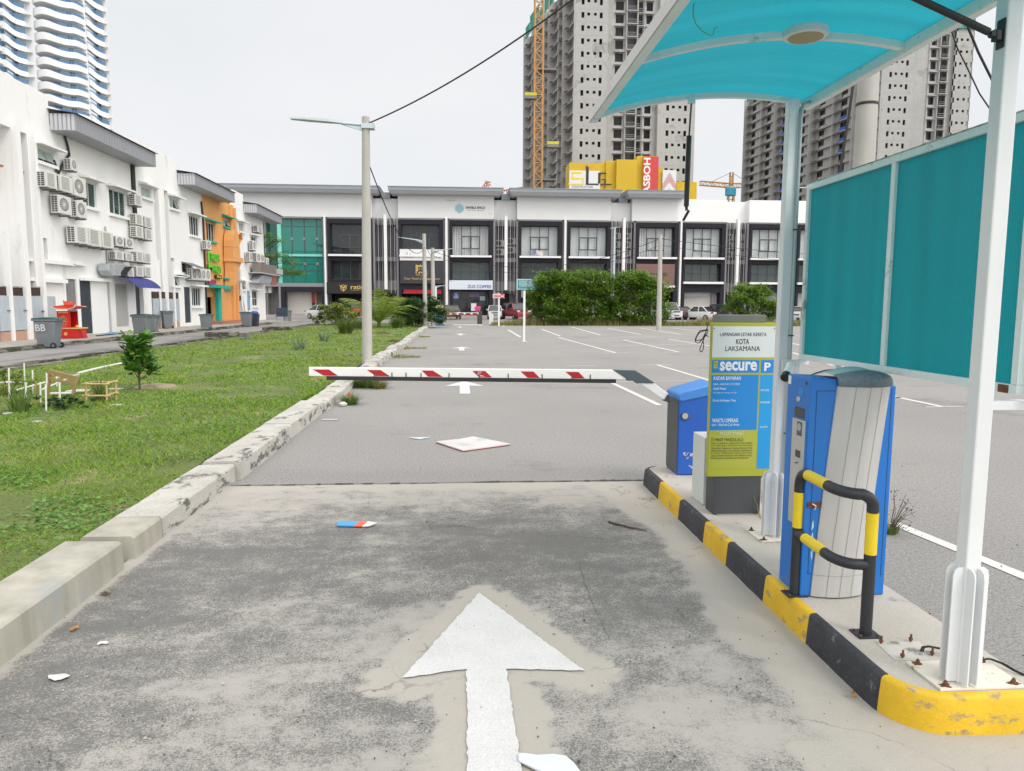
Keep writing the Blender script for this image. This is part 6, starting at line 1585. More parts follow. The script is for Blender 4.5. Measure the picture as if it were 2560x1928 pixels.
part(MB().box(X['t0'],gx1,FY+1.7,FY+1.8,Z0,glz0-.45),'shopfront',mat('far_ground_grey',(.27,.27,.275),.8,.06,1),t)
part(MB().box(fx(z4,925),fx(z4,942),FY+.5,FY+.7,Z0,fz(z4,1170,800)),'red_pipe',mat('brick_pipe',(.36,.14,.10),.7,.1),t);part(MB().box(fx(z4,895),fx(z4,925),FY+.5,FY+.7,fz(z4,1275,800),fz(z4,1140,800)),'hose_cabinet',mat('hose_red',(.22,.03,.03),.6,.2,3),t)
part(MB().box(fx(z4,905),fx(z4,950),FY+.3,FY+.8,fz(z4,1170,800),fz(z4,1140,800)),'meter_box',M_mid,t)
part(MB().box(fx(z4,520),fx(z4,560),FY+1.6,FY+1.69,Z0,fz(z4,1160,800)),'doorway',mat('far_pale_door',(.45,.45,.42),.7,.05),t)
t=fthing('shop_building','shop building with dark food shop bay and coffee bay under a wide grey eave',X['s1'],X['b1'])
upper(t,fx(z5,148,300),fx(z5,1145,300));bay(t,X['s1'],X['a1'],up='dark',lo_sign=True);column(t,X['a1']+.01,X['b0']-.01);bay(t,X['b0'],X['b1'],up='curtain',lo='grey',sill2=False,ground='glass')
part(MB().box(fx(z5,1146,300),fx(z5,1382,300),FY+.6,FY+6,LV[410]+.02,LV[185]-.15),'upper_wall',M_fwall,t);part(MB().box(X['b1']+1.0,X['d0']-.98,FY+.25,FY+6,LV[185]-.148,LV[185]+.5),'fascia',M_feave,t)
stair(t,X['b1']+.02,X['d0']-.02)
t=fthing('shop_building','shop building behind the long green shrub with pale blinds in both upper windows',X['d0'],X['e1'])
upper(t,fx(z5,1384,300),fx(z6,690,300));bay(t,X['d0'],X['d1'],up='plain',lo='dark');column(t,X['d1']+.01,X['e0']-.01);bay(t,X['e0'],X['e1'],up='plain',lo='dark')
part(MB().box(fx(z6,691,300),fx(z6,910,300),FY+.6,FY+6,LV[410]+.02,LV[185]-.25),'upper_wall',M_fwall2,t);part(MB().box(X['e1']+1.0,X['f0']-.95,FY+.25,FY+6,LV[185]-.248,LV[185]+.3),'fascia',M_feave,t)
stair(t,X['e1']+.02,X['f0']-.02)
t=fthing('shop_building','shop building with brown slatted sign panel and a half length grey eave',X['f0'],X['h1'])
xm_=fx(z6,1385,300)
upper(t,fx(z6,912,300),xm_,over=.9,ex1=xm_+.75);upper(t,xm_+.001,X['h1']+.1,eave_=False,m=M_fwall2,zt=fz(z7,208,550));bay(t,X['f0'],X['f1'],up='curtain',lo_sign=True);column(t,X['f1']+.01,X['h0']-.01);bay(t,X['h0'],X['h1'],up='plain',lo='grey',ground='shutter')
part(MB().box(X['h1']+.101,X['i0']-.1,FY+.6,FY+6,LV[410]+.02,fz(z7,208,550)-.1),'upper_wall',M_fwall2,t)
stair(t,X['h1']+.02,X['i0']-.02)
t=fthing('shop_building','plain white parapet shop building at the right behind the teal screen',X['i0'],X['j1'])
upper(t,X['i0']-.1,X['j1']+22,eave_=False,m=M_fwall2,zt=fz(z7,208,550));bay(t,X['i0'],X['i1'],up='plain',lo='grey',ground='shutter');column(t,X['i1']+.01,X['j0']-.01);bay(t,X['j0'],X['j1'],up='plain',lo='grey',ground='shutter')
part(MB().box(X['j1']+.1,X['j1']+22,FY,FY+2,Z0,LV[410]),'side_wall',M_mid,t)
struct(MB().box(-60,110,FY-3.2,FY+8,-.1,.28),'shop_pavement',mat('pavement_pinkish',(.40,.35,.33),.85,.1,.5))
far_ac_lab=[(X['b1'],.60,LV[720]+.35,'lower left air conditioner behind fins beside the coffee shop windows'),(X['b1'],.60,LV[720]-.75,'upper left')]
fac=None
nfa=0
for nm_,xs0,cols in(('right of the coffee bay',X['b1'],((.35,2),(1.75,2))),('left of the brown slatted sign',X['e1'],((.35,3),(1.65,3))),('right of the shutter bay',X['h1'],((.35,3),(1.60,3)))):
 for ci,(dx,n_)in enumerate(cols):
  for k in range(n_):
   zb_=LV[790]+.12+k*1.02+(.25 if ci and n_==2 else 0);x_=xs0+dx
   lab='%s air conditioner in the %s stack behind grey fins %s'%(('lowest','middle' if n_==3 else 'upper','top')[k],('left','right')[ci],nm_)
   if fac is None:
    fac=thing('air_conditioner',lab,'air conditioner',(x_,FY+.45,zb_),group='air conditioners behind the fins of the far shops')
    part(MB().box(0,1.0,0,.4,0,.75),'casing',M_ac,fac,local=True,bev=.02);g_=MB().lathe([(.30,-.002),(.30,-.012),(.26,-.014)],(.36,0,.38),20,'y');part(g_,'fan_grille',M_acdk,fac,local=True)
   else:dup(fac,(x_,FY+.45,zb_),label=lab)
   # -- signs on the far shops
M_goldl=mat('sign_gold',(.62,.42,.12),.5,.05)
M_sgb=mat('sign_board_black',(.012,.012,.014),.5,.05)
def fsign(label,x0,x1,z0,z1,m_,y=FY-.75,name='shop_sign',th=.14):
 t=thing(name,label,'sign',((x0+x1)/2,y,z0));part(MB().box(x0,x1,y,y+th,z0,z1),'board',m_,t);return t
def fwords(t,s,x0,x1,z0,z1,m_,y=FY-.77,bold=0.,italic=0.):
 part(text(MB(),s,(x0,y,z0),(1,0,0),(0,0,1),x1-x0,z1-z0,bold,italic),'lettering',m_,t)
Z4,Z5,Z6=(lambda y:fz(z4,y,1300)),(lambda y:fz(z5,y,900)),(lambda y:fz(z6,y,1100))
t=fsign('black restaurant signboard with gold horned emblem and name',fx(z4,1072),X['r1']+.1,Z4(1185),Z4(1068),M_sgb)
fwords(t,'ratio',fx(z4,1322),fx(z4,1322)+1.6,Z4(1138),Z4(1095),M_goldl,bold=.01);fwords(t,'Premium Beef Cuisine',fx(z4,1322),fx(z4,1322)+1.6,Z4(1152),Z4(1144),M_goldl)
em=MB();cx_,cz_=fx(z4,1245),Z4(1125);y_=FY-.78
em.lathe([(.36,y_),(.36,y_+.01),(.29,y_+.01),(.29,y_)],(cx_,0,cz_),28,'y')
for s_ in(-1,1):
 em.add([(cx_+s_*.05,y_-.01,cz_+.02),(cx_+s_*.12,y_-.01,cz_+.16),(cx_+s_*.50,y_-.01,cz_+.32),(cx_+s_*.30,y_-.01,cz_+.14),(cx_+s_*.06,y_-.01,cz_-.08)],[(0,1,2,3,4)])
em.add([(cx_-.09,y_-.012,cz_+.1),(cx_+.09,y_-.012,cz_+.1),(cx_+.05,y_-.012,cz_-.38),(cx_,y_-.012,cz_-.46),(cx_-.05,y_-.012,cz_-.38)],[(0,1,2,3,4)])
part(em,'emblem',M_goldl,t)
t=fsign('white construction company signboard with yellow and black letters over the dark food shop sign',fx(z5,168),fx(z5,618),Z5(848),Z5(732),mat('far_sign_white',(.70,.69,.70),.5,.03))
M_slgy=mat('logo_yellow',(.75,.58,.03),.5,0)
def slg(t,x0,z0,s,y,ux=1.0):
 """angular three letter builder's logo: S yellow, L G dark, with a bar"""
 bar=lambda mb,a,b_,c,d:mb.box(x0+a*s,x0+b_*s,y,y+.01,z0+c*s,z0+d*s)
 a=MB();bar(a,0,.9,.45,.56);bar(a,0,.10,.57,.85);bar(a,0,.75,.86,.97);bar(a,.80,.90,.16,.44);bar(a,-.25,.90,.05,.15)
 part(a,'emblem',M_slgy,t)
 a=MB();bar(a,1.05,1.25,.05,1.30);bar(a,1.26,2.0,.05,.16);bar(a,1.95,2.12,.17,.95);bar(a,2.13,2.55,.84,.95);bar(a,2.40,2.52,.17,.50);bar(a,2.20,2.39,.42,.50);bar(a,2.13,2.95,.05,.16)
 a.add([(x0+1.05*s,y,z0+1.3*s),(x0+1.25*s,y,z0+1.3*s),(x0+1.05*s,y,z0+1.45*s)],[(0,1,2)])
 part(a,'emblem',M_ink,t)
slg(t,fx(z5,205),Z5(812),.37,FY-.765);fwords(t,'CONSTRUCTION',fx(z5,205),fx(z5,310),Z5(822),Z5(814),M_ink);fwords(t,'SLG CONSTRUCTION SDN. BHD.',fx(z5,340),fx(z5,602),Z5(808),Z5(792),M_ink,bold=.01)
t=fsign('dark food shop signboard with gold Chinese character and script line',fx(z5,170),fx(z5,620),Z5(1085),Z5(855),mat('sign_charcoal',(.026,.028,.036),.5,.05))
fwords(t,'陳',fx(z5,332),fx(z5,408),Z5(980),Z5(890),M_goldl,bold=.02);fwords(t,"TAO'S",fx(z5,330),fx(z5,378),Z5(1005),Z5(984),M_goldl);fwords(t,'KITCHEN',fx(z5,385),fx(z5,455),Z5(1005),Z5(997),M_goldl)
fwords(t,'老店',fx(z5,440),fx(z5,460),Z5(990),Z5(945),mat('sign_redorange',(.60,.14,.05),.5,0));fwords(t,'Your Food Concept Store',fx(z5,212),fx(z5,578),Z5(1052),Z5(1022),M_goldl,italic=.3)
t=fsign('white signboard with blue capital lettering above the coffee shop',fx(z5,675),fx(z5,1130),Z5(1143),Z5(1048),mat('far_sign_bluewhite',(.62,.66,.74),.5,.03))
M_navy=mat('sign_navy',(.03,.04,.22),.5,0)
fwords(t,'ZUS COFFEE',fx(z5,868),fx(z5,1115),Z5(1128),Z5(1096),M_navy,bold=.012);fwords(t,'MART',fx(z5,680),fx(z5,706),Z5(1060),Z5(1052),M_navy)
t=thing('wall_sign','black lettering with teal striped hexagonal emblem high on the pale wall','sign',(fx(z5,900),FY-.4,Z5(300)))
wyy=FY-.38
def wfx(x):return PY(*z5(x,300),wyy).x
part(text(MB(),'INVEBLE SPACE',(wfx(853),wyy,Z5(306)),(1,0,0),(0,0,1),wfx(1052)-wfx(853),Z5(280)-Z5(306),.02),'lettering',M_ink,t)
part(text(MB(),'EVENT . STAGE . WORKSPACE',(wfx(866),wyy,Z5(326)),(1,0,0),(0,0,1),wfx(1040)-wfx(866),Z5(318)-Z5(326)),'lettering',M_dkgrey,t)
hx=MB();cx_,cz_=wfx(785),Z5(303)
for k in range(10):
 q=(k+.5)/10*2-1;hw=.50*min(1,1.75*(1-abs(q)))if abs(q)>.4 else.50;hx.box(cx_-hw,cx_+hw,wyy,wyy+.01,cz_+q*.58-.032,cz_+q*.58+.032)
part(hx,'emblem',mat('sign_teal',(.05,.42,.48),.5,.1,2),t)
part(text(MB(),'PRIVATE OFFICE',(wfx(647),wyy,Z5(223)),(1,0,0),(0,0,1),wfx(742)-wfx(647),Z5(216)-Z5(223)),'lettering',M_ink,t);part(text(MB(),'SPACE',(wfx(1093),wyy,Z5(355)),(1,0,0),(0,0,1),wfx(1130)-wfx(1093),Z5(349)-Z5(355)),'lettering',M_dkgrey,t)
t=thing('shop_sign','brown slatted bridal shop panel with dark lettering behind the shrub','sign',(fx(z6,1150),FY-.7,Z6(1100)))
s=MB();za_,zb_=Z6(1098),Z6(878)
for k in range(30):s.box(fx(z6,950),fx(z6,1350),FY-.70-.02*(k%2),FY-.6,za_+(zb_-za_)*k/30,za_+(zb_-za_)*(k+.99)/30)
part(s,'slat_panel',mat('brown_slats',(.21,.115,.10),.6,.08,1),t);fwords(t,'DE FIANCÉE',fx(z6,1025),fx(z6,1275),Z6(1002),Z6(962),M_ink,y=FY-.73,bold=.015);fwords(t,'BRIDAL & BOUTIQUE',fx(z6,1080),fx(z6,1245),Z6(1027),Z6(1015),M_ink,y=FY-.73)
part(MB().box(fx(z6,950),fx(z6,1350),FY-.9,FY-.6,Z6(1122),Z6(1101)),'sill',M_col,t)
t=thing('round_badge','round blue and white badge on the coffee shop glass','sign',(fx(z5,745),FY+.4,Z5(1210)))
part(MB().lathe([(.42,FY+.40),(.42,FY+.44)],(fx(z5,745),0,Z5(1208)),28,'y'),'disc',mat('badge_blue',(.10,.16,.45),.4,.3,3),t);b_=MB()
for k in range(4):b_.tube([(fx(z5,745)-.26+.05*k,FY+.39,Z5(1208)-.22+.15*k),(fx(z5,745)+.05,FY+.39,Z5(1208)-.14+.15*k),(fx(z5,745)+.28-.04*k,FY+.39,Z5(1208)-.24+.15*k)],.05,5)
part(b_,'emblem',M_col,t)
solo(MB().box(fx(z5,888),fx(z5,995),FY+.38,FY+.42,Z5(1218),Z5(1168)),'banner',mat('banner_dim',(.16,.13,.20),.7,.3,2),'dim striped banner over the coffee shop door','banner',(fx(z5,940),FY+.4,Z5(1218)))
solo(MB().box(fx(z5,903),fx(z5,957),FY-2.2,FY-2.1,Z5(1362),Z5(1285)),'standing_poster',mat('poster_white',(.62,.58,.66),.6,.2,2),'white standing poster before the coffee shop door','poster',(fx(z5,930),FY-2.2,.28))
solo(MB().box(fx(z5,1000),fx(z5,1055),FY+.42,FY+.45,Z5(1255),Z5(1210)),'notice',mat('notice_teal',(.30,.42,.42),.6,.2,2),'pale notice on the right coffee shop pane','notice',(fx(z5,1030),FY+.4,Z5(1255)))
av_=MB();x0_,x1_=fx(z5,210),fx(z5,590)
av_.add([(x0_,FY-.56,Z5(1148)),(x1_,FY-.56,Z5(1148)),(x1_+.1,FY-1.5,Z5(1182)),(x0_-.1,FY-1.5,Z5(1182)),(x0_-.1,FY-1.5,Z5(1190)),(x1_+.1,FY-1.5,Z5(1190))],[(0,1,2,3),(3,2,5,4)])
solo(av_,'awning',mat('awning_red',(.30,.012,.02),.6,.1),'dark red awning under the food shop sign','awning',((x0_+x1_)/2,FY-1,Z5(1180)))
fl_=MB();a0,a1=fx(z5,1540),fx(z5,1650);n_=8;vs=[]
for k in range(n_+1):
 x_=a0+(a1-a0)*k/n_;vs+=[(x_,FY-.62+.05*math.sin(k),Z5(778)+.1*math.sin(k*.7)),(x_,FY-.62+.05*math.sin(k),Z5(733)+.1*math.sin(k*.7))]
fl_.add(vs,[(2*k,2*k+2,2*k+3,2*k+1)for k in range(n_)],0);fl_.m[:3]=[1,1,1]
solo(fl_,'flag',[mat('flag_pale',(.55,.50,.52),.7,.2,4),mat('flag_violet',(.18,.16,.36),.7,.2,4)],'pale flag with violet corner hanging under an upper window','flag',(a0,FY-.6,Z5(778)))
# -- TOWERS AND CRANES
M_cs=mat('raw_concrete',(.40,.40,.392),.85,.10,.12,streak=.14,fine=.04,fscale=2,dirt=(.26,.26,.25),dscale=.12,dth=.57)
M_cs_plain=mat('raw_concrete_plain',(.40,.395,.385),.85,.12,.2)  # nearly the same concrete tone, without streaks and blotches
M_in=mat('tower_inside',(.085,.085,.09),.9,.3,.3)  # darker than the concrete; shade inside the openings put in the colour
M_net=mat('green_net',(.03,.30,.22),.8,.3,.5)
M_bnet=mat('blue_panel',(.02,.10,.45),.7,.3,.6)
def conc_tower(name,label,P0,front_w,side_v,nfl,fh,sections,blue=None):
 """unfinished tower. P0 = near corner (x,y); the front runs +X, the side runs along side_v; openings are real holes; a dark sheet behind stands in for the shade of the rooms"""
 t=thing(name,label,'tower',(P0[0],P0[1],0))
 H_=nfl*fh;x0,y0=P0
 fl_=[MB()for k in range(nfl)];dkm=MB()
 for(a,b_,kind,dep)in sections:
  xa,xb,yy_=x0+a,x0+b_,y0+dep
  for k in range(nfl):
   z0_,z1_=k*fh,(k+1)*fh;w_=fl_[k]
   if kind=='solid':holes=[]
   elif kind=='wall4':
    w=xb-xa;c=(xa+xb)/2;holes=[(c-2.55,c-1.85,.9,2.2),(c-1.15,c-.45,1.45,2.1),(c+.45,c+1.15,1.45,2.1),(c+1.85,c+2.55,.9,2.2)]
   elif kind=='win':holes=[(xa+.5,xb-.5,.45,2.5)]
   elif kind=='bal':holes=[(xa+.25,xb-.25,.18,2.72)]
   cur=xa
   for h in holes:
    w_.box(cur,h[0],yy_,yy_+.3,z0_,z1_);w_.box(h[0],h[1],yy_,yy_+.3,z0_,z0_+h[2]);w_.box(h[0],h[1],yy_,yy_+.3,z0_+h[3],z1_);cur=h[1]
   w_.box(cur,xb,yy_,yy_+.3,z0_,z1_)
   if kind in('wall4','solid'):w_.box(xa,xb,yy_-.02,yy_-.003,z1_-.07,z1_-.03,2)
   if kind=='win':w_.box(xa+.2,xb-.3,yy_-.7,yy_-.003,z0_+2.6,z0_+2.78)
   if kind=='bal':w_.box(xa+.1,xb-.1,yy_-.5,yy_-.003,z0_-.1,z0_+.12);w_.box(xa+.25,xb-.25,yy_-.45,yy_-.40,z0_+.95,z0_+1.02,1);w_.box(xa+.25,xb-.25,yy_-.45,yy_-.40,z0_+.5,z0_+.56,1)
  if kind!='solid':part(MB().box(xa+.05,xb-.05,yy_+1.6,yy_+1.7,0,H_),'room_shade_sheet',M_in,t)
 for i,(s,s2)in enumerate(zip(sections[:-1],sections[1:])):
  if s[3]!=s2[3]:part(MB().box(x0+s[1]-.12,x0+s[1]+.12,y0+min(s[3],s2[3])+.31,y0+max(s[3],s2[3])-.003,0,H_),'return_wall',M_cs,t)
 sv=Vector((side_v[0],side_v[1],0));ln=sv.length;d=sv.normalized();nrm=Vector((d.y,-d.x,0))
 if nrm.x>0:nrm=-nrm
 P=Vector((x0-.31,y0,0))
 def obox(mb,s0,s1,o0,o1,z0_,z1_,m=0):
  vs=[P+d*s+nrm*o for s,o in((s0,o0),(s1,o0),(s1,o1),(s0,o1))]
  return mb.add([(v.x,v.y,z0_)for v in vs]+[(v.x,v.y,z1_)for v in vs],[(0,3,2,1),(4,5,6,7),(0,1,5,4),(1,2,6,5),(2,3,7,6),(3,0,4,7)],m)
 rg_=random.Random(len(label));nb_=7;bw=ln/nb_
 part(obox(MB(),.1,ln-.1,-1.9,-1.8,0,H_),'room_shade_sheet',M_in,t)
 for b_ in range(nb_+1):
  s=min(max(b_*bw,.15),ln-.15);part(obox(MB(),s-.14,s+.14,-1.75,.9 if b_%2 else.0,.1,H_),'party_wall',M_cs_plain,t)
 for k in range(nfl):
  w_=fl_[k];obox(w_,0,ln,-1.75,.05,k*fh-.14,k*fh+.1,2)
  for b_ in range(nb_):
   s=b_*bw;z=k*fh
   obox(w_,s+.3,s+bw*.42,-.75,-.55,z+.101,z+fh-.141)
   obox(w_,s+bw*.42,s+bw*.66,-.85,-.65,z+.101,z+1.05)
   obox(w_,s+bw*.62,s+bw*.90,-.3,.75 if b_%2==0 else.35,z+.101,z+.22)
   obox(w_,s+bw*.78,s+bw-.2,-1.3,-1.15,z+.101,z+fh-.141)
   if blue is not None and b_ in blue and rg_.random()<.75:obox(w_,s+bw*.45,s+bw*.72,-.5,-.4,z+.2,z+1.15,3 if z>H_*.45 else 4)
  part(w_,'storey',[M_cs,M_slatl,M_cs_plain,M_bnet,M_net],t)
 xr,yr=x0+front_w,y0+abs(side_v[1])
 back=MB().add([(x0+2.2,y0+4,0),(xr,y0+4,0),(xr+side_v[0],yr,0),(x0+side_v[0]+2.2,yr,0),(x0+2.2,y0+4,H_-.2),(xr,y0+4,H_-.2),(xr+side_v[0],yr,H_-.2),(x0+side_v[0]+2.2,yr,H_-.2)],[(0,3,2,1),(4,5,6,7),(0,1,5,4),(1,2,6,5),(2,3,7,6),(3,0,4,7)])
 part(back,'core',M_cs_plain,t);part(MB().box(xr-.3,xr,y0+.31,y0+4,0,H_),'end_wall',M_cs,t)
 rg_=random.Random(9)
 for q in range(9):
  s=ln*q/9;hh=rg_.uniform(1.5,4.5)
  if rg_.random()<.8:part(obox(MB(),s,s+ln/9*.9,.3,.4,H_-1.0,H_+hh),'safety_net',M_net,t)
 for q in range(8):
  xa=x0+front_w*q/8;hh=rg_.uniform(1,4.8);part(MB().box(xa,xa+front_w/8*.95,y0-.5,y0-.42,H_-1.6,H_+hh*.8),'safety_net',M_net,t)
 sc_m=MB()
 for q in range(24):
  xa=x0+front_w*q/24+.3;sc_m.beam((xa,y0-.6,H_-1),(xa,y0-.6,H_+3.4),.09)
 for z in(.3,1.9,3.3):sc_m.beam((x0,y0-.6,H_+z),(x0+front_w,y0-.6,H_+z),.08)
 part(sc_m,'scaffold',M_bracket,t)
 return t
Y1_,Y2_=181.0,192.0
c1=PY(1240*VS,300*VS,Y1_);c2=PY(2201,300,Y2_);f1=PY(1500*VS,300*VS,Y1_).x-c1.x;f2=PY(2420,300,Y2_).x-c2.x
print('tower corners',c1,c2,f1,f2)
def tx(x):return PY(1280+x/3.203,300,Y1_).x-c1.x
secs=[(0,tx(757),'wall4',0),(tx(757),tx(808),'solid',1.4),(tx(808),tx(905),'win',1.4),(tx(905),tx(998),'bal',.5),(tx(998),tx(1052),'bal',1.8),(tx(1052),tx(1135),'win',1.4),(tx(1135),tx(1165),'solid',1.4),(tx(1165),f1,'wall4',0)]
e1=PY(1138*VS,300*VS,226)
conc_tower('unfinished_tower','grey unfinished concrete tower behind the yellow hoarding, partly covered by the canopy',(c1.x,Y1_),f1,(e1.x-c1.x,45),27,2.98,secs)
def tx2(x):return PY(1840+x/3.072,300,Y2_).x-c2.x
secs=[(0,tx2(1350),'wall4',0),(tx2(1350),tx2(1470),'solid',1.2),(tx2(1470),tx2(1540),'win',1.0),(tx2(1540),tx2(1610),'bal',.3),(tx2(1610),tx2(1650),'solid',.9),(tx2(1650),f2,'wall4',0)]
e2=PY(1612*VS,300*VS,268)
conc_tower('unfinished_tower','grey unfinished concrete tower at the right with blue and green guards, behind the teal screen',(c2.x,Y2_),f2,(e2.x-c2.x,76),25,3.02,secs,blue=(1,4))
# -- yellow hoarding with signs, between far shops and tower
HY=168.0
r1_=lambda x,y:(1280+x/3.203,y/3.203)
hp=lambda x,y,Y=HY:PY(*r1_(x,y),Y)
M_yh=mat('yellow_sheeting',(.62,.42,.02),.6,.06,.15)
hd=thing('yellow_hoarding','stepped yellow corrugated sheet cladding of the podium below the unfinished tower','hoarding',(hp(900,1500).x,HY,0))
for k,(xa,xb,yt,dy)in enumerate(((460,722,1302,0),(722,752,1300,1.0),(752,838,1287,.6),(838,1003,1277,-.6),(1003,1055,1250,.5),(1055,1172,1250,-.2),(1172,1210,1340,.4),(1210,1318,1362,.2),(1318,1480,1455,1.2))):
 a,b_=hp(xa,yt,HY+dy),hp(xb,yt,HY+dy);mb=MB().box(a.x,b_.x,HY+dy,HY+6,0,a.z);n_=int((b_.x-a.x)/.35)
 for q in range(n_):x_=a.x+(b_.x-a.x)*(q+.5)/n_;mb.box(x_-.10,x_+.10,HY+dy-.06,HY+dy+.01,0,a.z-.01)
 part(mb,'sheet_panel',M_yh,hd)
part(MB().box(hp(1478,1455).x,hp(1500,1455).x,HY+1.3,HY+6,0,hp(1480,1460).z),'end_panel',mat('cream_sheet',(.62,.56,.40),.7,.05),hd)
sgn=thing('billboard','white construction billboard with yellow and dark angular letters on the yellow sheeting','sign',(hp(580,1400).x,HY-.2,hp(580,1600).z))
a,b_=hp(460,1365,HY-.2),hp(706,1365,HY-.2);zb_=hp(460,1600,HY-.2).z
part(MB().box(a.x,b_.x,HY-.2,HY-.08,zb_,a.z),'board',mat('billboard_white',(.66,.67,.68),.6,.03),sgn)
slg(sgn,hp(495,0).x,hp(500,1487).z,3.1,HY-.25);part(text(MB(),'CONSTRUCTION',(hp(498,0).x,HY-.23,hp(500,1505).z),(1,0,0),(0,0,1),hp(668,0).x-hp(498,0).x,hp(500,1488).z-hp(500,1505).z),'lettering',M_ink,sgn)
rs_=thing('billboard','tall red billboard with white vertical capital letters on the yellow sheeting','sign',(hp(1115,1400).x,HY-.5,hp(1115,1600).z))
a,b_=hp(1055,1252,HY-.5),hp(1175,1252,HY-.5)
part(MB().box(a.x,b_.x,HY-.5,HY-.36,zb_,a.z),'board',mat('billboard_red',(.55,.05,.05),.6,.05),rs_)
part(text(MB(),'ASBOH',(hp(1142,0,HY-.5).x,HY-.52,hp(1142,1557,HY-.5).z),(0,0,1),(-1,0,0),hp(0,1262).z-hp(0,1557).z,hp(1142,0).x-hp(1085,0).x,.03),'lettering',M_col,rs_)
ws_=thing('billboard','white billboard with red and dark vertical stripes forming a roof shape','sign',(hp(1262,1450).x,HY-.1,hp(1262,1600).z))
a,b_=hp(1208,1362,HY-.1),hp(1318,1362,HY-.1)
part(MB().box(a.x,b_.x,HY-.1,HY+.05,zb_,a.z),'board',MATS['billboard_white'],ws_)
l1,l2=MB(),MB();W_=b_.x-a.x
for k in range(14):
 q=(k+.5)/14;x_=a.x+W_*q;pk_=1-abs(2*q-1);H0=a.z-zb_
 l1.box(x_-W_*.014,x_+W_*.014,HY-.14,HY-.11,zb_+H0*(.32+.30*pk_),zb_+H0*(.55+.38*pk_));l2.box(x_-W_*.014,x_+W_*.014,HY-.14,HY-.11,zb_+.05,zb_+H0*(.12+.32*pk_))
part(l1,'red_stripes',MATS['billboard_red'],ws_);part(l2,'dark_stripes',M_slatl,ws_)
# -- tower cranes
M_cry=mat('crane_orange',(.47,.25,.085),.6,.1,2)
M_crr=mat('crane_red',(.50,.12,.06),.6,.1,2)
def lattice(mb,a,b_,w,seg,r_):
 a,b_=Vector(a),Vector(b_);d=(b_-a);n_=max(1,int(d.length/seg));u=d.normalized()
 p=u.cross(Vector((0,1,0))if abs(u.y)<.9 else Vector((1,0,0))).normalized();q=u.cross(p)
 cs=[(p*sx+q*sy)*w/2 for sx,sy in((-1,-1),(1,-1),(1,1),(-1,1))]
 for c in cs:mb.beam(a+c,b_+c,r_)
 for k in range(n_):
  s0,s1=a+d*(k/n_),a+d*((k+1)/n_)
  for i in range(4):
   c0,c1_=cs[i],cs[(i+1)%4];mb.beam(s0+(c0 if k%2 else c1_),s1+(c1_ if k%2 else c0),r_*.65);mb.beam(s0+c0,s0+c1_,r_*.6)
CY=176.0
a=PY(1161*VS,415*VS,CY);mt=MB();lattice(mt,(a.x,CY,0),(a.x,CY,96),1.9,1.9,.26)
cr_=thing('tower_crane','tall orange lattice mast of a tower crane standing against the unfinished tower','crane',(a.x,CY,0))
part(mt,'mast',M_cry,cr_)
for vv in(150,388):part(MB().box(a.x,a.x+4.2,CY-.5,CY+2,PY(1161*VS,vv*VS,CY).z-.2,PY(1161*VS,vv*VS,CY).z+.2),'tie_beam',M_bracket,cr_)
for(uu,vv,lab)in((1146,209,'yellow hanging work platform left of the crane mast'),(1194,314,'yellow hanging work platform right of the crane mast')):
 p=PY(uu*VS,vv*VS,CY-1);t=thing('work_platform',lab,'platform',tuple(p),group='yellow work platforms on the tower')
 part(MB().box(p.x-1.35,p.x+1.35,p.y-.8,p.y+.8,p.z+.1,p.z+.75),'guard',mat('platform_yellow',(.50,.45,.03),.6,.1,1),t);part(MB().box(p.x-1.35,p.x+1.35,p.y-.8,p.y+.8,p.z-.6,p.z+.09),'deck',M_bracket,t)
def far_crane(label,u,vt,vjib,ul,ur,Y,m_,cab=True,tilt=0):
 p=PY(u,vjib,Y);t=thing('tower_crane',label,'crane',(p.x,Y,0));zt_=PY(u,vt,Y).z
 mb=MB();lattice(mb,(p.x,Y,0),(p.x,Y,p.z-.5),2.2,2.4,.3);part(mb,'mast',m_,t)
 mb=MB();lattice(mb,(PY(ul,vjib,Y).x,Y,p.z+tilt),(p.x,Y,p.z),1.6,2.6,.26);lattice(mb,(p.x,Y,p.z),(PY(ur,vjib,Y).x,Y,p.z+.3),1.6,2.2,.26);part(mb,'jib',m_,t)
 mb=MB();lattice(mb,(p.x,Y,p.z),(p.x,Y,zt_),1.2,2,.24);part(mb,'tower_head',m_,t)
 mb=MB();mb.tube([(p.x,Y,zt_),(PY(ul,vjib,Y).x*.65+p.x*.35,Y,p.z+.8+tilt*.65)],.10,5);mb.tube([(p.x,Y,zt_),(PY(ur,vjib,Y).x,Y,p.z+1)],.10,5);part(mb,'tie_rope',M_bracket,t)
 if cab:
  part(MB().box(p.x-2.6,p.x+1.6,Y-1.7,Y-.2,p.z-4.2,p.z-1.0),'cab',mat('crane_cab_blue',(.04,.30,.45),.5,.2,.5),t,bev=.2)
 return t
far_crane('orange slewing crane with a blue cab between the two unfinished towers',1280+1755/3.203,1380/3.203,1488/3.203,1280+1505/3.203,1280+1900/3.203,300,M_cry,tilt=.8)
far_crane('small distant red crane above the grey eave left of the tower',960+1065/4.166,450+10/4.166,450+42/4.166,960+1030/4.166,960+1115/4.166,420,M_crr,cab=False,tilt=-2.5)
p0=PY(960+1205/4.166,450+142/4.166,330);p1=PY(960+1500/4.166,450+92/4.166,330);mb=MB();lattice(mb,p0,p1,2.0,2.8,.3)
jb=thing('crane_jib','faint red crane jib rising behind the eave toward the tower','crane',tuple(p0));part(mb,'jib',M_crr,jb)
mb=MB();lattice(mb,(p1.x+4,331,0),(p1.x+4,331,p1.z),2,2.8,.3);part(mb,'mast',M_crr,jb)
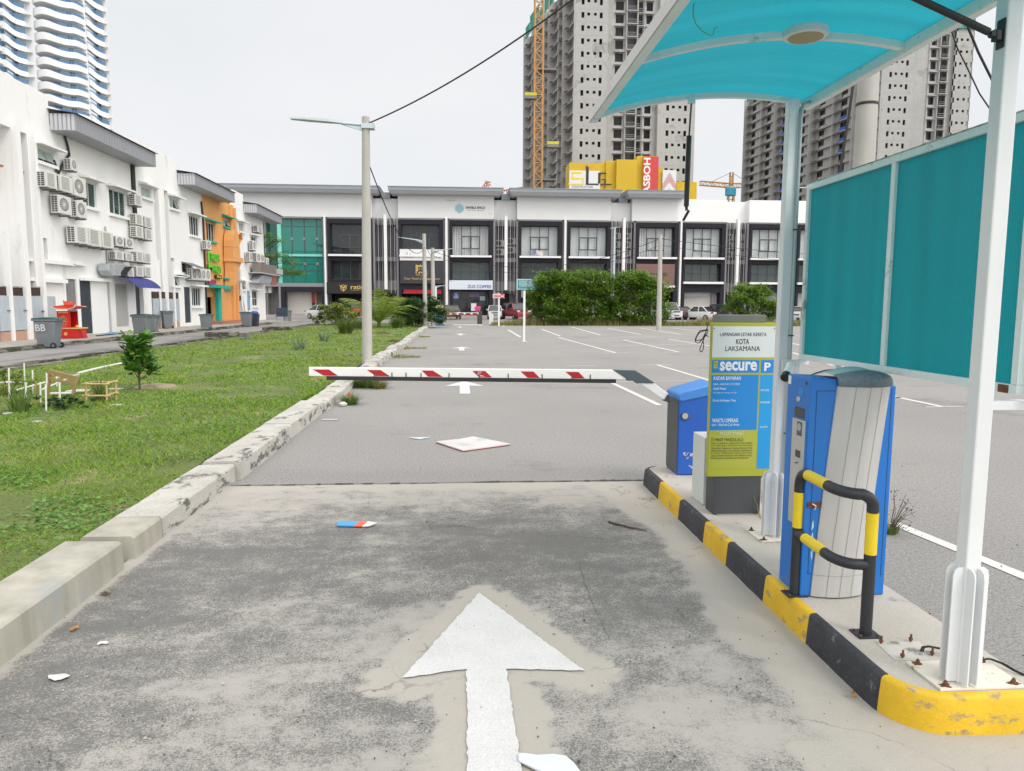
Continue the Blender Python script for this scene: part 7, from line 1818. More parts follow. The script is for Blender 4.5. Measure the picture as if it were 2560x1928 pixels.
# -- white wavy hotel tower at the left
M_hw=mat('hotel_white',(.80,.81,.81),.7,.03,.1)
M_hbl=mat('hotel_blue_glass',(.06,.15,.30),.2,.15,.5,spec=.7)
M_hrail=glassmat('hotel_blue_rail',(.05,.17,.34),.4,.05,(.55,.75,.95))
WYD=212.0
zz7=lambda x,y:(x/5.373,y/5.374)
ht=thing('hotel_tower','white high rise with wavy balcony bands and blue glass rails','tower',(PY(60,100,WYD).x,WYD,0))
FH=26.6/1830*WYD*1.02
def xh(px):return PY(px/5.373,150,WYD).x
def wave_pts(kind):
 """plan outline of the balcony edge (x, y) plus the sag of the parapet (z offset)"""
 pts=[]
 if kind=='right':
  xa,xb=xh(500),xh(1100)
  n_=48
  for i in range(n_+1):
   s=i/n_;x=xa+(xb-xa)*s
   y=WYD-1.6*math.sin(s*math.pi)**.7-.5
   z=.75*math.sin(s*2*math.pi*.95+.4)-1.35*max(0,s-.55)**1.6*2.3
   if s>.9:y+=((s-.9)/.1)**2*3.0
   pts.append((x,y,z))
  return pts
 if kind=='right_end':
  xa,xb=xh(1075),xh(1280);n_=26
  for i in range(n_+1):
   s=i/n_;pts.append((xa+(xb-xa)*s,WYD+3.6+2.4*s-2.0*math.sin(s*math.pi)**.8,.45-2.1*s+.35*math.sin(s*6.3)))
  return pts
 if kind=='left_a':
  xa,xb=xh(-260),xh(250);n_=44
  for i in range(n_+1):
   s=i/n_;y=WYD-9-1.8*math.sin(s*math.pi)**.7
   if s>.88:y+=((s-.88)/.12)**2*3.2
   pts.append((xa+(xb-xa)*s,y,.9*math.sin(s*math.pi*1.3)-2.2*max(0,s-.5)**1.4*1.6))
  return pts
 if kind=='left_b':
  xa,xb=xh(225),xh(512);n_=30
  for i in range(n_+1):
   s=i/n_;pts.append((xa+(xb-xa)*s,WYD-6.4+1.2*s-1.7*math.sin(s*math.pi)**.8,.5-2.5*s+.45*math.sin(s*6.3)))
  return pts
def band(pts,z,top,bot,y_in):
 """parapet wall of one balcony with its slab; top edge follows the wave"""
 mb=MB();n_=len(pts);vs=[]
 for x,y,dz in pts:vs+=[(x,y,z+bot+dz*.8),(x,y,z+top+dz),(x,y+.25,z+top+dz),(x,y_in,z+bot+dz*.35-.02)]
 mb.add(vs,[(4*i,4*i+4,4*i+5,4*i+1)for i in range(n_-1)]+[(4*i+1,4*i+5,4*i+6,4*i+2)for i in range(n_-1)]+[(4*i+3,4*i+7,4*i+4,4*i)for i in range(n_-1)]+[(4*i+2,4*i+6,4*i+7,4*i+3)for i in range(n_-1)])
 mb.add([vs[0],vs[1],vs[2],vs[3]],[(0,1,2,3)]);mb.add([vs[-4],vs[-3],vs[-2],vs[-1]],[(0,1,2,3)])
 return mb
def rail_(pts,z,top,h):
 vs=[]
 for x,y,dz in pts:vs+=[(x,y+.10,z+top+dz+.002),(x,y+.10,z+top+max(dz+.06,dz*.55+.40))]
 n_=len(pts);return MB().add(vs,[(2*i,2*i+2,2*i+3,2*i+1)for i in range(n_-1)])
zb0=PY(*zz7(800,1330),WYD-2).z-FH*3
bodies=(('right',WYD+2.6,500,1115,(520,735),(860,935)),('right_end',WYD+8.0,1075,1290,None,(1100,1140)),('left_a',WYD-5.6,-260,262,(-120,30),(190,235)),('left_b',WYD-2.0,225,520,None,(255,300)))
for kind,yi,pa,pb,bigw,smallw in bodies:
 pts=wave_pts(kind)
 part(MB().prism([(xh(pa),yi),(xh(pb),yi),(xh(pb)-7.6,yi+12),(xh(pa)-5,yi+12)],'z',0,92),'wall',M_hw,ht)
 off_={'right':0,'right_end':-.5,'left_a':.2,'left_b':.8}[kind]
 for k in range(-1,15):
  z=zb0+FH*k+off_;b_=part(band(pts,z,.62,-1.05,yi-.01),'balcony',M_hw,ht,smooth=50)
  part(rail_(pts,z,.62,1.15),'glass_rail',M_hrail,b_)
  if bigw:
   wf=MB();xa,xb=xh(bigw[0]),xh(bigw[1])
   for q in range(4):wf.box(xa+(xb-xa)*(q+.06)/4,xa+(xb-xa)*(q+.94)/4,yi-.10,yi-.02,z+.4,z+2.35)
   part(wf,'window',M_hbl,ht)
  if smallw:
   wf=MB();xa,xb=xh(smallw[0]),xh(smallw[1])
   for q in range(2):
    for r_ in range(2):wf.box(xa+(xb-xa)*(q+.1)/2,xa+(xb-xa)*(q+.85)/2,yi-.08,yi-.02,z+.9+.62*r_,z+1.42+.62*r_)
   part(wf,'small_window',M_in,ht)
   # -- LAMP POSTS, POLES, CABLES
M_pole=mat('pole_concrete',(.42,.41,.38),.85,.08,2,fine=.08,fscale=60,streak=.12,dirt=(.30,.29,.27),dscale=1.2,dth=.63,dstretch=(1,1,.3))
M_polew=mat('pole_white',(.70,.71,.70),.5,.05,2)
M_lampm=mat('lamp_metal',(.48,.56,.60),.4,.05,2,metal=.3)
M_cable=mat('cable_black',(.025,.025,.028),.7,.1)
def pole(name,label,cat,base,h,r0,r1,m=None,lean=(0,0),n=14):
 t=thing(name,label,cat,tuple(base),group='concrete poles' if m is None else None)
 part(MB().tube([(base.x,base.y,-.1),(base.x+lean[0],base.y+lean[1],h)],[r0,r1],n),'pole',m or M_pole,t,smooth=50)
 return t
def arm(t,root,tip,head=.75):
 root,tip=Vector(root),Vector(tip);d=(tip-root).normalized();L_=(tip-root).length
 part(MB().tube([root,root+d*(L_-head*.8)],.03,8),'arm',M_lampm,t,smooth=50)
 a=MB();s=root+d*(L_-head);u=Vector((-d.y,d.x,0)).normalized()
 vs=[]
 for(q,w,hh)in((0,.05,.05),(.25,.11,.06),(.7,.12,.035),(1,.07,.015)):
  p=s+d*(head*q);vs+=[p+u*w+Vector((0,0,hh)),p-u*w+Vector((0,0,hh)),p-u*w-Vector((0,0,.01)),p+u*w-Vector((0,0,.01))]
 a.add(vs,[(4*i+k,4*i+(k+1)%4,4*i+4+(k+1)%4,4*i+4+k)for i in range(3)for k in range(4)]+[(0,1,2,3),(15,14,13,12)])
 part(a,'lamp_head',M_lampm,t)
 part(MB().add([root+Vector((0,0,-.16)),root+Vector((0,0,-.02)),root+d*(L_*.3)+Vector((0,0,-.02)),root+d*(L_*.3)+Vector((0,.01,-.04)),root+Vector((0,.01,-.16))],[(0,1,2),(0,2,3,4)]),'gusset',M_lampm,t)
b1=G(793*VS,792*VS);t1=PY(790*VS,253*VS,b1.y)
L1=pole('street_lamp','tall concrete street lamp on the lawn edge just behind the red and white boom','street lamp',b1,t1.z,.135,.095,lean=(t1.x-b1.x,0))
rt_=PY(784*VS,270*VS,b1.y);tp_=PY(628*VS,257*VS,b1.y);arm(L1,rt_,tp_,1.25)
part(MB().box(rt_.x-.03,rt_.x+.28,b1.y-.13,b1.y+.13,rt_.z-.10,rt_.z+.02),'clamp',M_lampm,L1)
b2=G(919*VS,709*VS);t2=PY(916*VS,505*VS,b2.y)
L2=pole('street_lamp','concrete street lamp at the kerb before the dark food shop sign, arm reaching left','street lamp',b2,t2.z,.15,.12,lean=(t2.x-b2.x,0))
arm(L2,PY(*z5(408,640),b2.y),PY(*z5(150,597),b2.y),1.6)
b3=G(*z5(515,1520));t3=PY(*z5(505,708),b3.y)
L3=pole('street_lamp','weathered concrete street lamp beside the exit lane with its arm reaching right','street lamp',b3,t3.z,.17,.13,lean=(t3.x-b3.x,0))
arm(L3,PY(*z5(515,745),b3.y),PY(*z5(720,715),b3.y),1.6)
b4=Vector((PY(*z5(540,1290),66).x,66,0));t4z=PY(*z5(540,1110),66).z
L4=pole('street_lamp','short white street lamp behind the shrubs before the food shop','street lamp',b4,t4z,.10,.09,M_polew);arm(L4,(b4.x,66,t4z),PY(*z5(700,1097),66),1.6)
b5=G(1423*VS,714*VS);t5=PY(*z6(1213,572),b5.y)
P5=pole('utility_pole','bare concrete pole standing in the parking lot before the brown slatted sign','pole',b5,t5.z,.175,.12,lean=(t5.x-b5.x,0))
b6=Vector((PY(*z6(725,1000),70).x,70,0));t6z=PY(*z6(728,500),70).z
L6=pole('street_lamp','slim pale steel street lamp rising behind the long green shrub','street lamp',b6,t6z,.12,.09,M_lampm);arm(L6,(b6.x,70,t6z),(b6.x+.5,70,t6z+.1),.9)
bp_=PY(1869*VS,300*VS,11.0);BPX=bp_.x
BPo=pole('utility_pole','thick pale concrete pole behind the teal screen with black strapped cables','pole',Vector((BPX,11,0)),9.9,.17,.13,n=24)
part(MB().lathe([(.158,-.02),(.162,-.012),(.162,.012),(.158,.02)],(BPX,11,PY(1869*VS,226*VS,11).z),24),'strap',M_black,BPo)
w_=[PY(1840+x/3.072,y/3.072,10.8)for x,y in((900,610),(880,760),(850,960),(815,1180),(790,1340))]
for k in range(2):part(MB().tube([p+Vector((.02*k,0,0))for p in w_],.012,6),'strapped_cable',M_cable,BPo,smooth=60)
def cable(label,a,b_,sag,r_=.012,n=28,twist=False,loc=None):
 a,b_=Vector(a),Vector(b_);mb=MB()
 P_=[a.lerp(b_,k/n)-Vector((0,0,4*sag*(k/n)*(1-k/n)))for k in range(n+1)]
 if twist:
  m_=n*6;Q=[a.lerp(b_,k/m_)-Vector((0,0,4*sag*(k/m_)*(1-k/m_)))for k in range(m_+1)]
  for o in(0,math.pi):mb.tube([p+Vector((0,math.cos(k*.9+o),math.sin(k*.9+o)))*r_*.55 for k,p in enumerate(Q)],r_*.62,5)
 else:mb.tube(P_,r_,6)
 return solo(mb,'overhead_cable',M_cable,label,'cable',tuple(a),smooth=60)
cA=PY(803*VS,268*VS,b1.y);
cable('twisted black overhead cable running from the nearest street lamp up past the tower',(b1.x+.1,b1.y,cA.z),(BPX-.15,11,9.75),.62,.017)
cable('thin overhead cable sagging from the nearest street lamp to the next along the kerb',(b1.x+.1,b1.y,t1.z-1.05),(b2.x,b2.y,PY(*z5(405,700),b2.y).z),1.15,.016)
cable('short overhead cable looping between the two lamps by the exit lane',(b2.x+.1,b2.y,PY(*z5(425,650),b2.y).z),(b3.x,b3.y,PY(*z5(500,750),b3.y).z),.5,.016)
cable('upper overhead cable crossing the coffee shop windows to the parking lot pole',(b3.x,b3.y,PY(*z5(530,745),b3.y).z),(t5.x,b5.y,PY(*z6(1213,612),b5.y).z),1.45,.017)
cable('lower overhead cable crossing the coffee shop windows to the parking lot pole',(b3.x,b3.y,PY(*z5(530,790),b3.y).z),(t5.x,b5.y,PY(*z6(1213,680),b5.y).z),1.5,.013)
cable('upper overhead cable leaving the parking lot pole to the right',(t5.x,b5.y,PY(*z6(1225,612),b5.y).z),(44,46,5.4),.9,.017)
cable('lower overhead cable leaving the parking lot pole to the right',(t5.x,b5.y,PY(*z6(1225,680),b5.y).z),(44,46,4.6),.9,.013)
w2=[PY(1840+x/3.072,y/3.072,6.0)for x,y in((1738,110),(1790,230),(1860,400),(1962,605),(2090,860))]
solo(MB().tube(w2,.010,6),'overhead_cable',M_cable,'twisted dark cable dropping across the right tower top beside the near white post','cable',tuple(w2[0]),smooth=60)
w2=[PY(1840+x/3.072,y/3.072,6.0)for x,y in((1645,210),(1700,370),(1790,550),(1870,720),(1945,830),(2100,1000))]
solo(MB().tube(w2,.006,6),'overhead_cable',M_cable,'thin dark cable dropping across the right tower beside the near white post','cable',tuple(w2[0]),smooth=60)
# -- SMALL SIGNS AND POSTS OF THE PARKING LOT
p=G(1132*VS,738*VS);zt=PY(*z5(1465,1153),p.y).z
t=thing('sign_post','white square post alone in the parking lot before the big shrub','post',tuple(p))
part(MB().box(p.x-.045,p.x+.045,p.y-.045,p.y+.045,0,zt),'post',M_polew,t);part(MB().box(p.x-.13,p.x-.05,p.y-.03,p.y+.03,PY(*z5(1450,1225),p.y).z,zt),'edge_plate',M_mid,t);part(MB().box(p.x-.1,p.x+.1,p.y-.1,p.y+.1,.004,.02),'base',M_polew,t)
yb_=58.2
x0_,x1_=PY(*z5(1383,1090),yb_).x,PY(*z6(440,1090),yb_).x
t=thing('parking_sign','wide teal parking notice board half covered by the big shrub','sign',((x0_+x1_)/2,yb_,0))
za_,zb_=PY(*z5(1400,1142),yb_).z,PY(*z5(1400,1032),yb_).z
part(MB().box(x0_+.06,x1_-.06,yb_,yb_+.1,za_+.06,zb_-.06),'board',mat('board_teal',(.02,.36,.42),.5,.05),t)
f=MB();f.box(x0_,x1_,yb_-.02,yb_+.12,za_,za_+.06);f.box(x0_,x1_,yb_-.02,yb_+.12,zb_-.06,zb_);f.box(x0_,x0_+.06,yb_-.02,yb_+.12,za_+.06,zb_-.06)
part(f,'frame',M_polew,t)
for k,s in enumerate(('PARKING LOT','KOTA LAKSAMANA','PEMBERITAHUAN','TARIF RM2.00')):part(text(MB(),s,(PY(*z5(1408,1060+15*k),yb_).x,yb_-.012,PY(*z5(1408,1071+15*k),yb_).z),(1,0,0),(0,0,1),(1.1,1.9,1.3,1.5)[k],.18),'lettering',M_polew,t)
for x in(x0_+1.2,x1_-.8):part(MB().box(x-.05,x+.05,yb_+.12,yb_+.22,0,za_+.3),'leg',M_polew,t)
p=G(*z5(1196,1520));zt=PY(*z5(1196,1185),p.y).z
t=thing('exit_sign','small red and white sign on a thin white post by the exit lane','sign',tuple(p))
part(MB().box(p.x-.06,p.x+.06,p.y-.06,p.y+.06,0,zt),'post',M_polew,t)
x0_,x1_=PY(*z5(1133,1200),p.y).x,PY(*z5(1253,1200),p.y).x;za_,zb_=PY(*z5(1133,1231),p.y).z,PY(*z5(1133,1189),p.y).z
part(MB().box(x0_,x1_,p.y-.10,p.y-.061,za_,zb_),'plate',M_polew,t);part(MB().box(x0_+.05,x0_+(x1_-x0_)*.64,p.y-.105,p.y-.101,za_+.05,zb_-.05),'red_panel',mat('sign_rose',(.55,.05,.07),.5,.05),t)
part(text(text(MB(),'NO ENTRY',(x0_+.12,p.y-.108,za_+.28),(1,0,0),(0,0,1),(x1_-x0_)*.5,.12),'EXIT ONLY',(x0_+.12,p.y-.108,za_+.1),(1,0,0),(0,0,1),(x1_-x0_)*.5,.12),'lettering',M_polew,t)
part(MB().lathe([(.16,p.y-.108),(.16,p.y-.101)],(x0_+(x1_-x0_)*.82,0,(za_+zb_)/2),16,'y'),'round_mark',mat('sign_rose',(.55,.05,.07)),t);part(MB().box(x0_+(x1_-x0_)*.82-.11,x0_+(x1_-x0_)*.82+.11,p.y-.112,p.y-.109,(za_+zb_)/2-.035,(za_+zb_)/2+.035),'bar',M_polew,t)
for k,(x,lab)in enumerate(((1108,'left one of two white bollard posts at the far exit lane'),(1126,'right one of two white bollard posts at the far exit lane'))):
 p=G(*z5(x,1506));h_=PY(*z5(x,1395),p.y).z
 bm_=MB().box(p.x-.10,p.x+.10,p.y-.1,p.y+.1,.025,h_);bm_.box(p.x-.18,p.x+.18,p.y-.18,p.y+.18,.0,.024);solo(bm_,'bollard',M_polew,lab,'bollard',tuple(p),group='white posts at the exit lane')
yb_=59.5;a=PY(*z5(620,1393),yb_);b_=PY(*z5(985,1390),yb_)
t=thing('boom_barrier','distant white and red boom lowered across the exit lane','barrier',(b_.x,yb_,0));part(MB().beam((a.x,yb_,a.z),(b_.x,yb_,b_.z),.10,.16),'boom',M_polew,t)
for k in range(5):q=(k+.5)/5;x_=a.x+(b_.x-a.x)*q;part(MB().box(x_-.2,x_+.2,yb_-.056,yb_-.051,a.z-.06,a.z+.06),'red_stripe',M_red,t)
part(MB().box(b_.x-.1,b_.x+.3,yb_+.1,yb_+.5,0,b_.z+.15),'cabinet',M_dkgrey,t,bev=.03);part(MB().box(b_.x-.1,b_.x+.05,yb_-.0,yb_+.1,b_.z-.08,b_.z+.08),'pivot',M_dkgrey,t)
struct(MB().box(PY(*z5(720,1500),57).x,PY(*z5(1030,1500),57).x,55.2,59,-.05,.012),'exit_ramp',mat('ramp_concrete',(.42,.40,.36),.85,.1,1))
p=G(*z5(560,1520));t=thing('ticket_machine','faded blue and yellow machine in the weeds beside the weathered street lamp','ticket machine',tuple(p));part(MB().box(p.x-.35,p.x+.35,p.y+.3,p.y+.8,0,PY(*z5(560,1370),p.y).z),'cabinet',mat('faded_blue',(.06,.18,.32),.6,.3,3),t,bev=.03);part(MB().box(p.x-.37,p.x+.40,p.y+.28,p.y+.82,PY(*z5(560,1370),p.y).z+.01,PY(*z5(560,1300),p.y).z),'top_panel',mat('faded_yellow',(.42,.38,.18),.6,.3,3),t,bev=.03)
# -- CARS
M_tyre=mat('tyre',(.02,.02,.02),.8,.1)
M_rim=mat('rim',(.35,.35,.36),.4,.1,metal=.6)
M_cargl=mat('car_glass',(.02,.025,.03),.06,0,spec=.9)
M_hl=mat('headlight',(.60,.62,.64),.15,0,spec=.8)
M_tl=mat('tail_light',(.40,.015,.015),.25,0)
M_plate=mat('number_plate',(.02,.02,.022),.5,0)
def make_car(label,col,loc,rz,style='sedan',L_=4.4,W_=1.72,H_=1.46):
 """car along +Y (front toward -Y): lofted body with tapered glasshouse, wheels, lights, bumpers"""
 t=thing('parked_car',label,'car',tuple(loc),group='cars parked by the far shops',rz=rz)
 pm=mat('car_%.2f_%.2f_%.2f'%col,col,.28,.03,1,coat=.6)
 hl=L_/2;hood={'sedan':.86,'hatch':.90,'suv':1.02,'van':1.05}[style];belt=hood+.04
 st={'sedan':[(-hl,.40,.62),(-hl+.08,.30,.74),(-hl+1.05,.28,hood),(-hl+1.2,.28,belt),(hl-.85,.28,belt+.03),(hl-.7,.28,belt+.02),(hl-.10,.30,belt-.02),(hl,.40,.66)],'hatch':[(-hl,.40,.64),(-hl+.08,.30,.78),(-hl+.85,.28,hood),(-hl+.95,.28,belt),(hl-.4,.28,belt+.04),(hl-.06,.30,belt),(hl,.40,.7)]}.get(style)or[(-hl,.45,.80),(-hl+.08,.34,.92),(-hl+.9,.32,hood),(-hl+1.0,.32,belt),(hl-.35,.32,belt+.04),(hl-.05,.34,belt),(hl,.45,.8)]
 b_=MB();vs=[]
 for y,zl,zh in st:
  w=W_/2*(1-.12*max(0,(abs(y)-hl+.5)/.5)**2)
  vs+=[(-w*.92,y,zl),(-w,y,zl+(zh-zl)*.45),(-w*.93,y,zh),(w*.93,y,zh),(w,y,zl+(zh-zl)*.45),(w*.92,y,zl)]
 n_=len(st)
 b_.add(vs,[(6*i+k,6*i+(k+1)%6,6*i+6+(k+1)%6,6*i+6+k)for i in range(n_-1)for k in range(6)]+[(0,1,2,3,4,5),tuple(range(6*n_-1,6*n_-7,-1))])
 part(b_,'body',pm,t,local=True,smooth=35,bev=.03)
 y0,y1,y2,y3={'sedan':(-hl+1.15,-hl+1.85,hl-1.35,hl-.55),'hatch':(-hl+.85,-hl+1.55,hl-.75,hl-.22),'suv':(-hl+.95,-hl+1.6,hl-.6,hl-.2),'van':(-hl+.8,-hl+1.3,hl-.35,hl-.12)}[style]
 wb,wt=W_/2*.92,W_/2*.74;zr=H_-.05
 g=MB().add([(-wb,y0,belt),(wb,y0,belt),(wb,y3,belt+.02),(-wb,y3,belt+.02),(-wt,y1,zr),(wt,y1,zr),(wt,y2,zr),(-wt,y2,zr)],[(0,3,2,1),(4,5,6,7),(0,1,5,4),(1,2,6,5),(2,3,7,6),(3,0,4,7)])
 part(g,'window',M_cargl,t,local=True,bev=.03)
 r_=MB().add([(-wt-.02,y1-.05,zr),(wt+.02,y1-.05,zr),(wt+.02,y2+.08,zr),(-wt-.02,y2+.08,zr),(-wt*.9,y1+.1,H_),(wt*.9,y1+.1,H_),(wt*.9,y2-.05,H_-.01),(-wt*.9,y2-.05,H_-.01)],[(0,3,2,1),(4,5,6,7),(0,1,5,4),(1,2,6,5),(2,3,7,6),(3,0,4,7)])
 part(r_,'roof',pm,t,local=True,bev=.02,smooth=40)
 for s in(-1,1):
  for a,c in(((s*wb,y0,belt),(s*wt,y1,zr)),((s*wb,y3,belt),(s*wt,y2,zr)),((s*wb,(y0+y3)/2+.1,belt),(s*wt,(y1+y2)/2+.1,zr))):part(MB().beam(Vector(a)+Vector((s*.006,0,0)),Vector(c)+Vector((s*.006,0,0)),.07,.05),'pillar',pm,t,local=True)
 for s in(-1,1):
  for y in(-hl+.78,hl-.80):
   w=part(MB().lathe([(.29,-.10),(.31,-.07),(.31,.07),(.29,.10)],(s*(W_/2-.10),y,.31),22,'x'),'wheel',M_tyre,t,local=True,smooth=40)
   part(MB().lathe([(.20,-.108),(.17,-.10),(.17,.10),(.20,.108)],(s*(W_/2-.10),y,.31),16,'x'),'rim',M_rim,w,local=True)
  zl=.64 if style in('sedan','hatch')else.82
  part(MB().box(s*W_*.26,s*W_*.44,-hl+.0,-hl+.13,zl,zl+.14),'headlight',M_hl,t,local=True,bev=.03)
  part(MB().box(s*W_*.27,s*W_*.465,hl-.13,hl-.005,zl+.06,zl+.24),'tail_light',M_tl,t,local=True,bev=.03)
  part(MB().box(s*W_*.48,s*(W_*.48+.16),y0+.25,y0+.38,belt+.02,belt+.15),'mirror',pm,t,local=True,bev=.03)
 part(MB().box(-W_*.42,W_*.42,-hl-.02,-hl+.1,.28,.52),'bumper',pm if col[0]>.1 else M_plate,t,local=True,bev=.04);part(MB().box(-W_*.42,W_*.42,hl-.1,hl+.02,.30,.54),'bumper',pm,t,local=True,bev=.04)
 part(MB().box(-.30,.30,-hl-.03,-hl-.021,.42,.53),'number_plate',M_plate,t,local=True);part(MB().box(-.30,.30,hl+.021,hl+.03,.56,.68),'number_plate',M_plate,t,local=True)
 part(MB().box(-W_*.22,W_*.22,-hl-.012,-hl+.05,zl,zl+.12),'grille',M_plate,t,local=True)
 return t
cy_=79.5
def cx(T,x):return PY(*T(x,1380),cy_).x
make_car('white car half hidden by flowering shrub at the left end of the far shops',(.72,.73,.73),(cx(z4,1085),cy_-2,0),.9,'sedan')
make_car('red and silver van seen from behind in front of the restaurant bay',(.36,.02,.03),(cx(z4,1395),cy_,0),math.pi,'van',4.2,1.7,1.85)
make_car('silver grey car facing the lot behind the young palms',(.30,.31,.32),(cx(z5,305),cy_,0),-.15,'suv',4.5,1.8,1.65)
make_car('dark grey car parked left of the coffee shop door',(.055,.058,.062),(cx(z5,700),cy_-1,0),.12,'sedan',4.4,1.72,1.5)
make_car('small pale silver car parked right of the coffee shop door',(.52,.53,.54),(cx(z5,1155),cy_,0),-.05,'hatch',3.6,1.6,1.5)
make_car('dark red people carrier parked before the stair bay right of the coffee shop',(.24,.012,.02),(cx(z5,1365),cy_-.5,0),.35,'suv',4.4,1.78,1.75)
make_car('silver car glimpsed through the left part of the long shrub',(.46,.47,.48),(cx(z6,500),cy_,0),.1,'sedan')
make_car('white car glimpsed below the middle of the long shrub',(.74,.74,.74),(cx(z6,690),cy_,0),0,'sedan')
make_car('bright white sedan behind the right part of the long shrub',(.76,.76,.76),(cx(z6,900),cy_,0),.1,'sedan')
make_car('pale grey van at the right end of the long shrub',(.50,.52,.53),(cx(z6,1275),cy_,0),.25,'van',4.3,1.75,1.9)
make_car('black sedan with red tail lights left of the white sedan',(.02,.02,.024),(cx(z6,1425),cy_+1,0),math.pi+.3,'sedan')
make_car('white sedan seen from behind before the beige shutter',(.74,.745,.745),(cx(z6,1580),cy_-1.5,0),math.pi+.55,'sedan',4.4,1.73,1.5)
make_car('black sport utility car under dry weeds right of the white sedan',(.022,.023,.025),(cx(z7,585),cy_-2.5,0),math.pi+.35,'suv',4.6,1.85,1.72)
make_car('silver hatchback parked between the far canopy post and the teal screen',(.62,.63,.62),(cx(z7,1475),cy_-1,0),math.pi-.75,'hatch',3.7,1.65,1.52)
bx_,by_=cx(z5,985),cy_-2.2
mbk=thing('motorbike','motorbike with pink delivery box before the coffee shop','motorbike',(bx_,by_,0))
for y in(-.62,.62):w=part(MB().lathe([(.26,-.05),(.29,-.03),(.29,.03),(.26,.05)],(bx_,by_+y,.29),20,'x'),'wheel',M_tyre,mbk,smooth=40)
part(MB().prism([(by_-.55,.5),(by_-.2,.4),(by_+.3,.42),(by_+.6,.62),(by_+.55,.8),(by_-.1,.75),(by_-.45,1.0)],'x',bx_-.12,bx_+.12),'body',M_plate,mbk,bev=.05)
part(MB().tube([(bx_-.35,by_-.42,1.03),(bx_,by_-.5,.98),(bx_+.35,by_-.42,1.03)],.02,6),'handlebar',M_plate,mbk);part(MB().tube([(bx_,by_-.5,1.0),(bx_,by_-.62,.29)],.03,6),'fork',M_rim,mbk)
part(MB().box(bx_-.45,bx_+.15,by_+.25,by_+.75,.82,1.38),'delivery_box',mat('box_pink',(.62,.06,.20),.6,.1,3),mbk,bev=.03)
pp=Vector((PY(*z5(592,1330),70).x,70,0))
sk=bpy.data.meshes.new('person');J=[(0,0,.92),(0,0,1.15),(0,.0,1.38),(0,0,1.50),(0,-.02,1.62),(-.10,0,.88),(-.11,-.14,.50),(-.11,-.10,.06),(-.11,-.24,.04),(.10,0,.88),(.11,.12,.50),(.11,.30,.10),(.11,.18,.04),(-.19,0,1.38),(-.25,.06,1.12),(-.24,-.06,.88),(.19,0,1.38),(.25,-.04,1.12),(.24,-.18,.92)]
E_=[(0,1),(1,2),(2,3),(3,4),(0,5),(5,6),(6,7),(7,8),(0,9),(9,10),(10,11),(11,12),(2,13),(13,14),(14,15),(2,16),(16,17),(17,18)]
RD=[.13,.13,.14,.055,.095,.085,.06,.04,.035,.085,.06,.04,.035,.06,.042,.032,.06,.042,.032]
sk.from_pydata(J,E_,[]);sk.materials.append(mat('shirt_red',(.45,.03,.04),.8,.1));po=bpy.data.objects.new('person',sk);C.objects.link(po);po.location=pp
po.modifiers.new('skin','SKIN');sv_=sk.skin_vertices[0].data
for i,r_ in enumerate(RD):sv_[i].radius=(r_,r_)
sv_[0].use_root=True
po.modifiers.new('sub','SUBSURF').levels=1;po['label']='person in a red shirt walking beside the weathered street lamp';po['category']='person'
hd_=bpy.data.objects.new('hair',MB().lathe([(.02,1.76),(.09,1.73),(.105,1.66),(.09,1.60)],(0,.02,0),12).mesh('hair',M_plate,smooth=60));C.objects.link(hd_);hd_.parent=po
tr_m=MB();
for s,ky,fy in((-1,-.14,-.10),(1,.12,.30)):tr_m.tube([(s*.10,0,.93),(s*.11,ky,.5),(s*.11,fy,.10)],[.115,.085,.065],10)
th_=bpy.data.objects.new('trousers',tr_m.mesh('trousers',mat('trousers_dark',(.03,.035,.05),.8,.1),smooth=60));C.objects.link(th_);th_.parent=po
# -- PLANTS
rgn=np.random.default_rng(5)
M_bush=leafmat('shrub_leaves',[(0,(.028,.072,.012)),(.22,(.062,.15,.02)),(.5,(.13,.25,.03)),(.75,(.23,.34,.04)),(1,(.36,.40,.07))],.35,.55)
M_bushdk=leafmat('dark_shrub_leaves',[(0,(.02,.05,.02)),(.5,(.05,.11,.03)),(1,(.12,.20,.05))],.3,1)
M_flow=leafmat('flower_shrub_leaves',[(0,(.06,.10,.02)),(.5,(.15,.22,.04)),(.8,(.36,.34,.08)),(1,(.50,.40,.14))],.3,1.5)
M_gloss=leafmat('glossy_leaves',[(0,(.025,.08,.014)),(.4,(.055,.17,.022)),(.75,(.14,.31,.04)),(1,(.24,.40,.07))],.25,3)
M_palm=leafmat('palm_leaves',[(0,(.07,.14,.025)),(.4,(.15,.25,.04)),(.75,(.30,.36,.07)),(1,(.42,.34,.10))],.35,1.2)
M_tuft=leafmat('tuft_blades',[(0,(.04,.09,.02)),(.5,(.10,.18,.035)),(1,(.25,.28,.08))],.3,2)
M_dry=leafmat('dry_weeds',[(0,(.08,.10,.03)),(.4,(.20,.22,.06)),(.7,(.34,.29,.11)),(1,(.40,.30,.16))],.3,1)
M_agave=leafmat('agave_blades',[(0,(.10,.16,.10)),(1,(.24,.32,.22))],.2,2)
M_bark=mat('bark',(.11,.08,.055),.9,.25,12)
def foliage_obj(par,V_,F_,m_,name='foliage'):
 V_=np.asarray(V_,float);off=np.array(LOC[par]);o=bpy.data.objects.new(name,leafmesh(name,V_-off,F_,m_));C.objects.link(o);o.parent=par;LOC[o]=LOC[par];return o
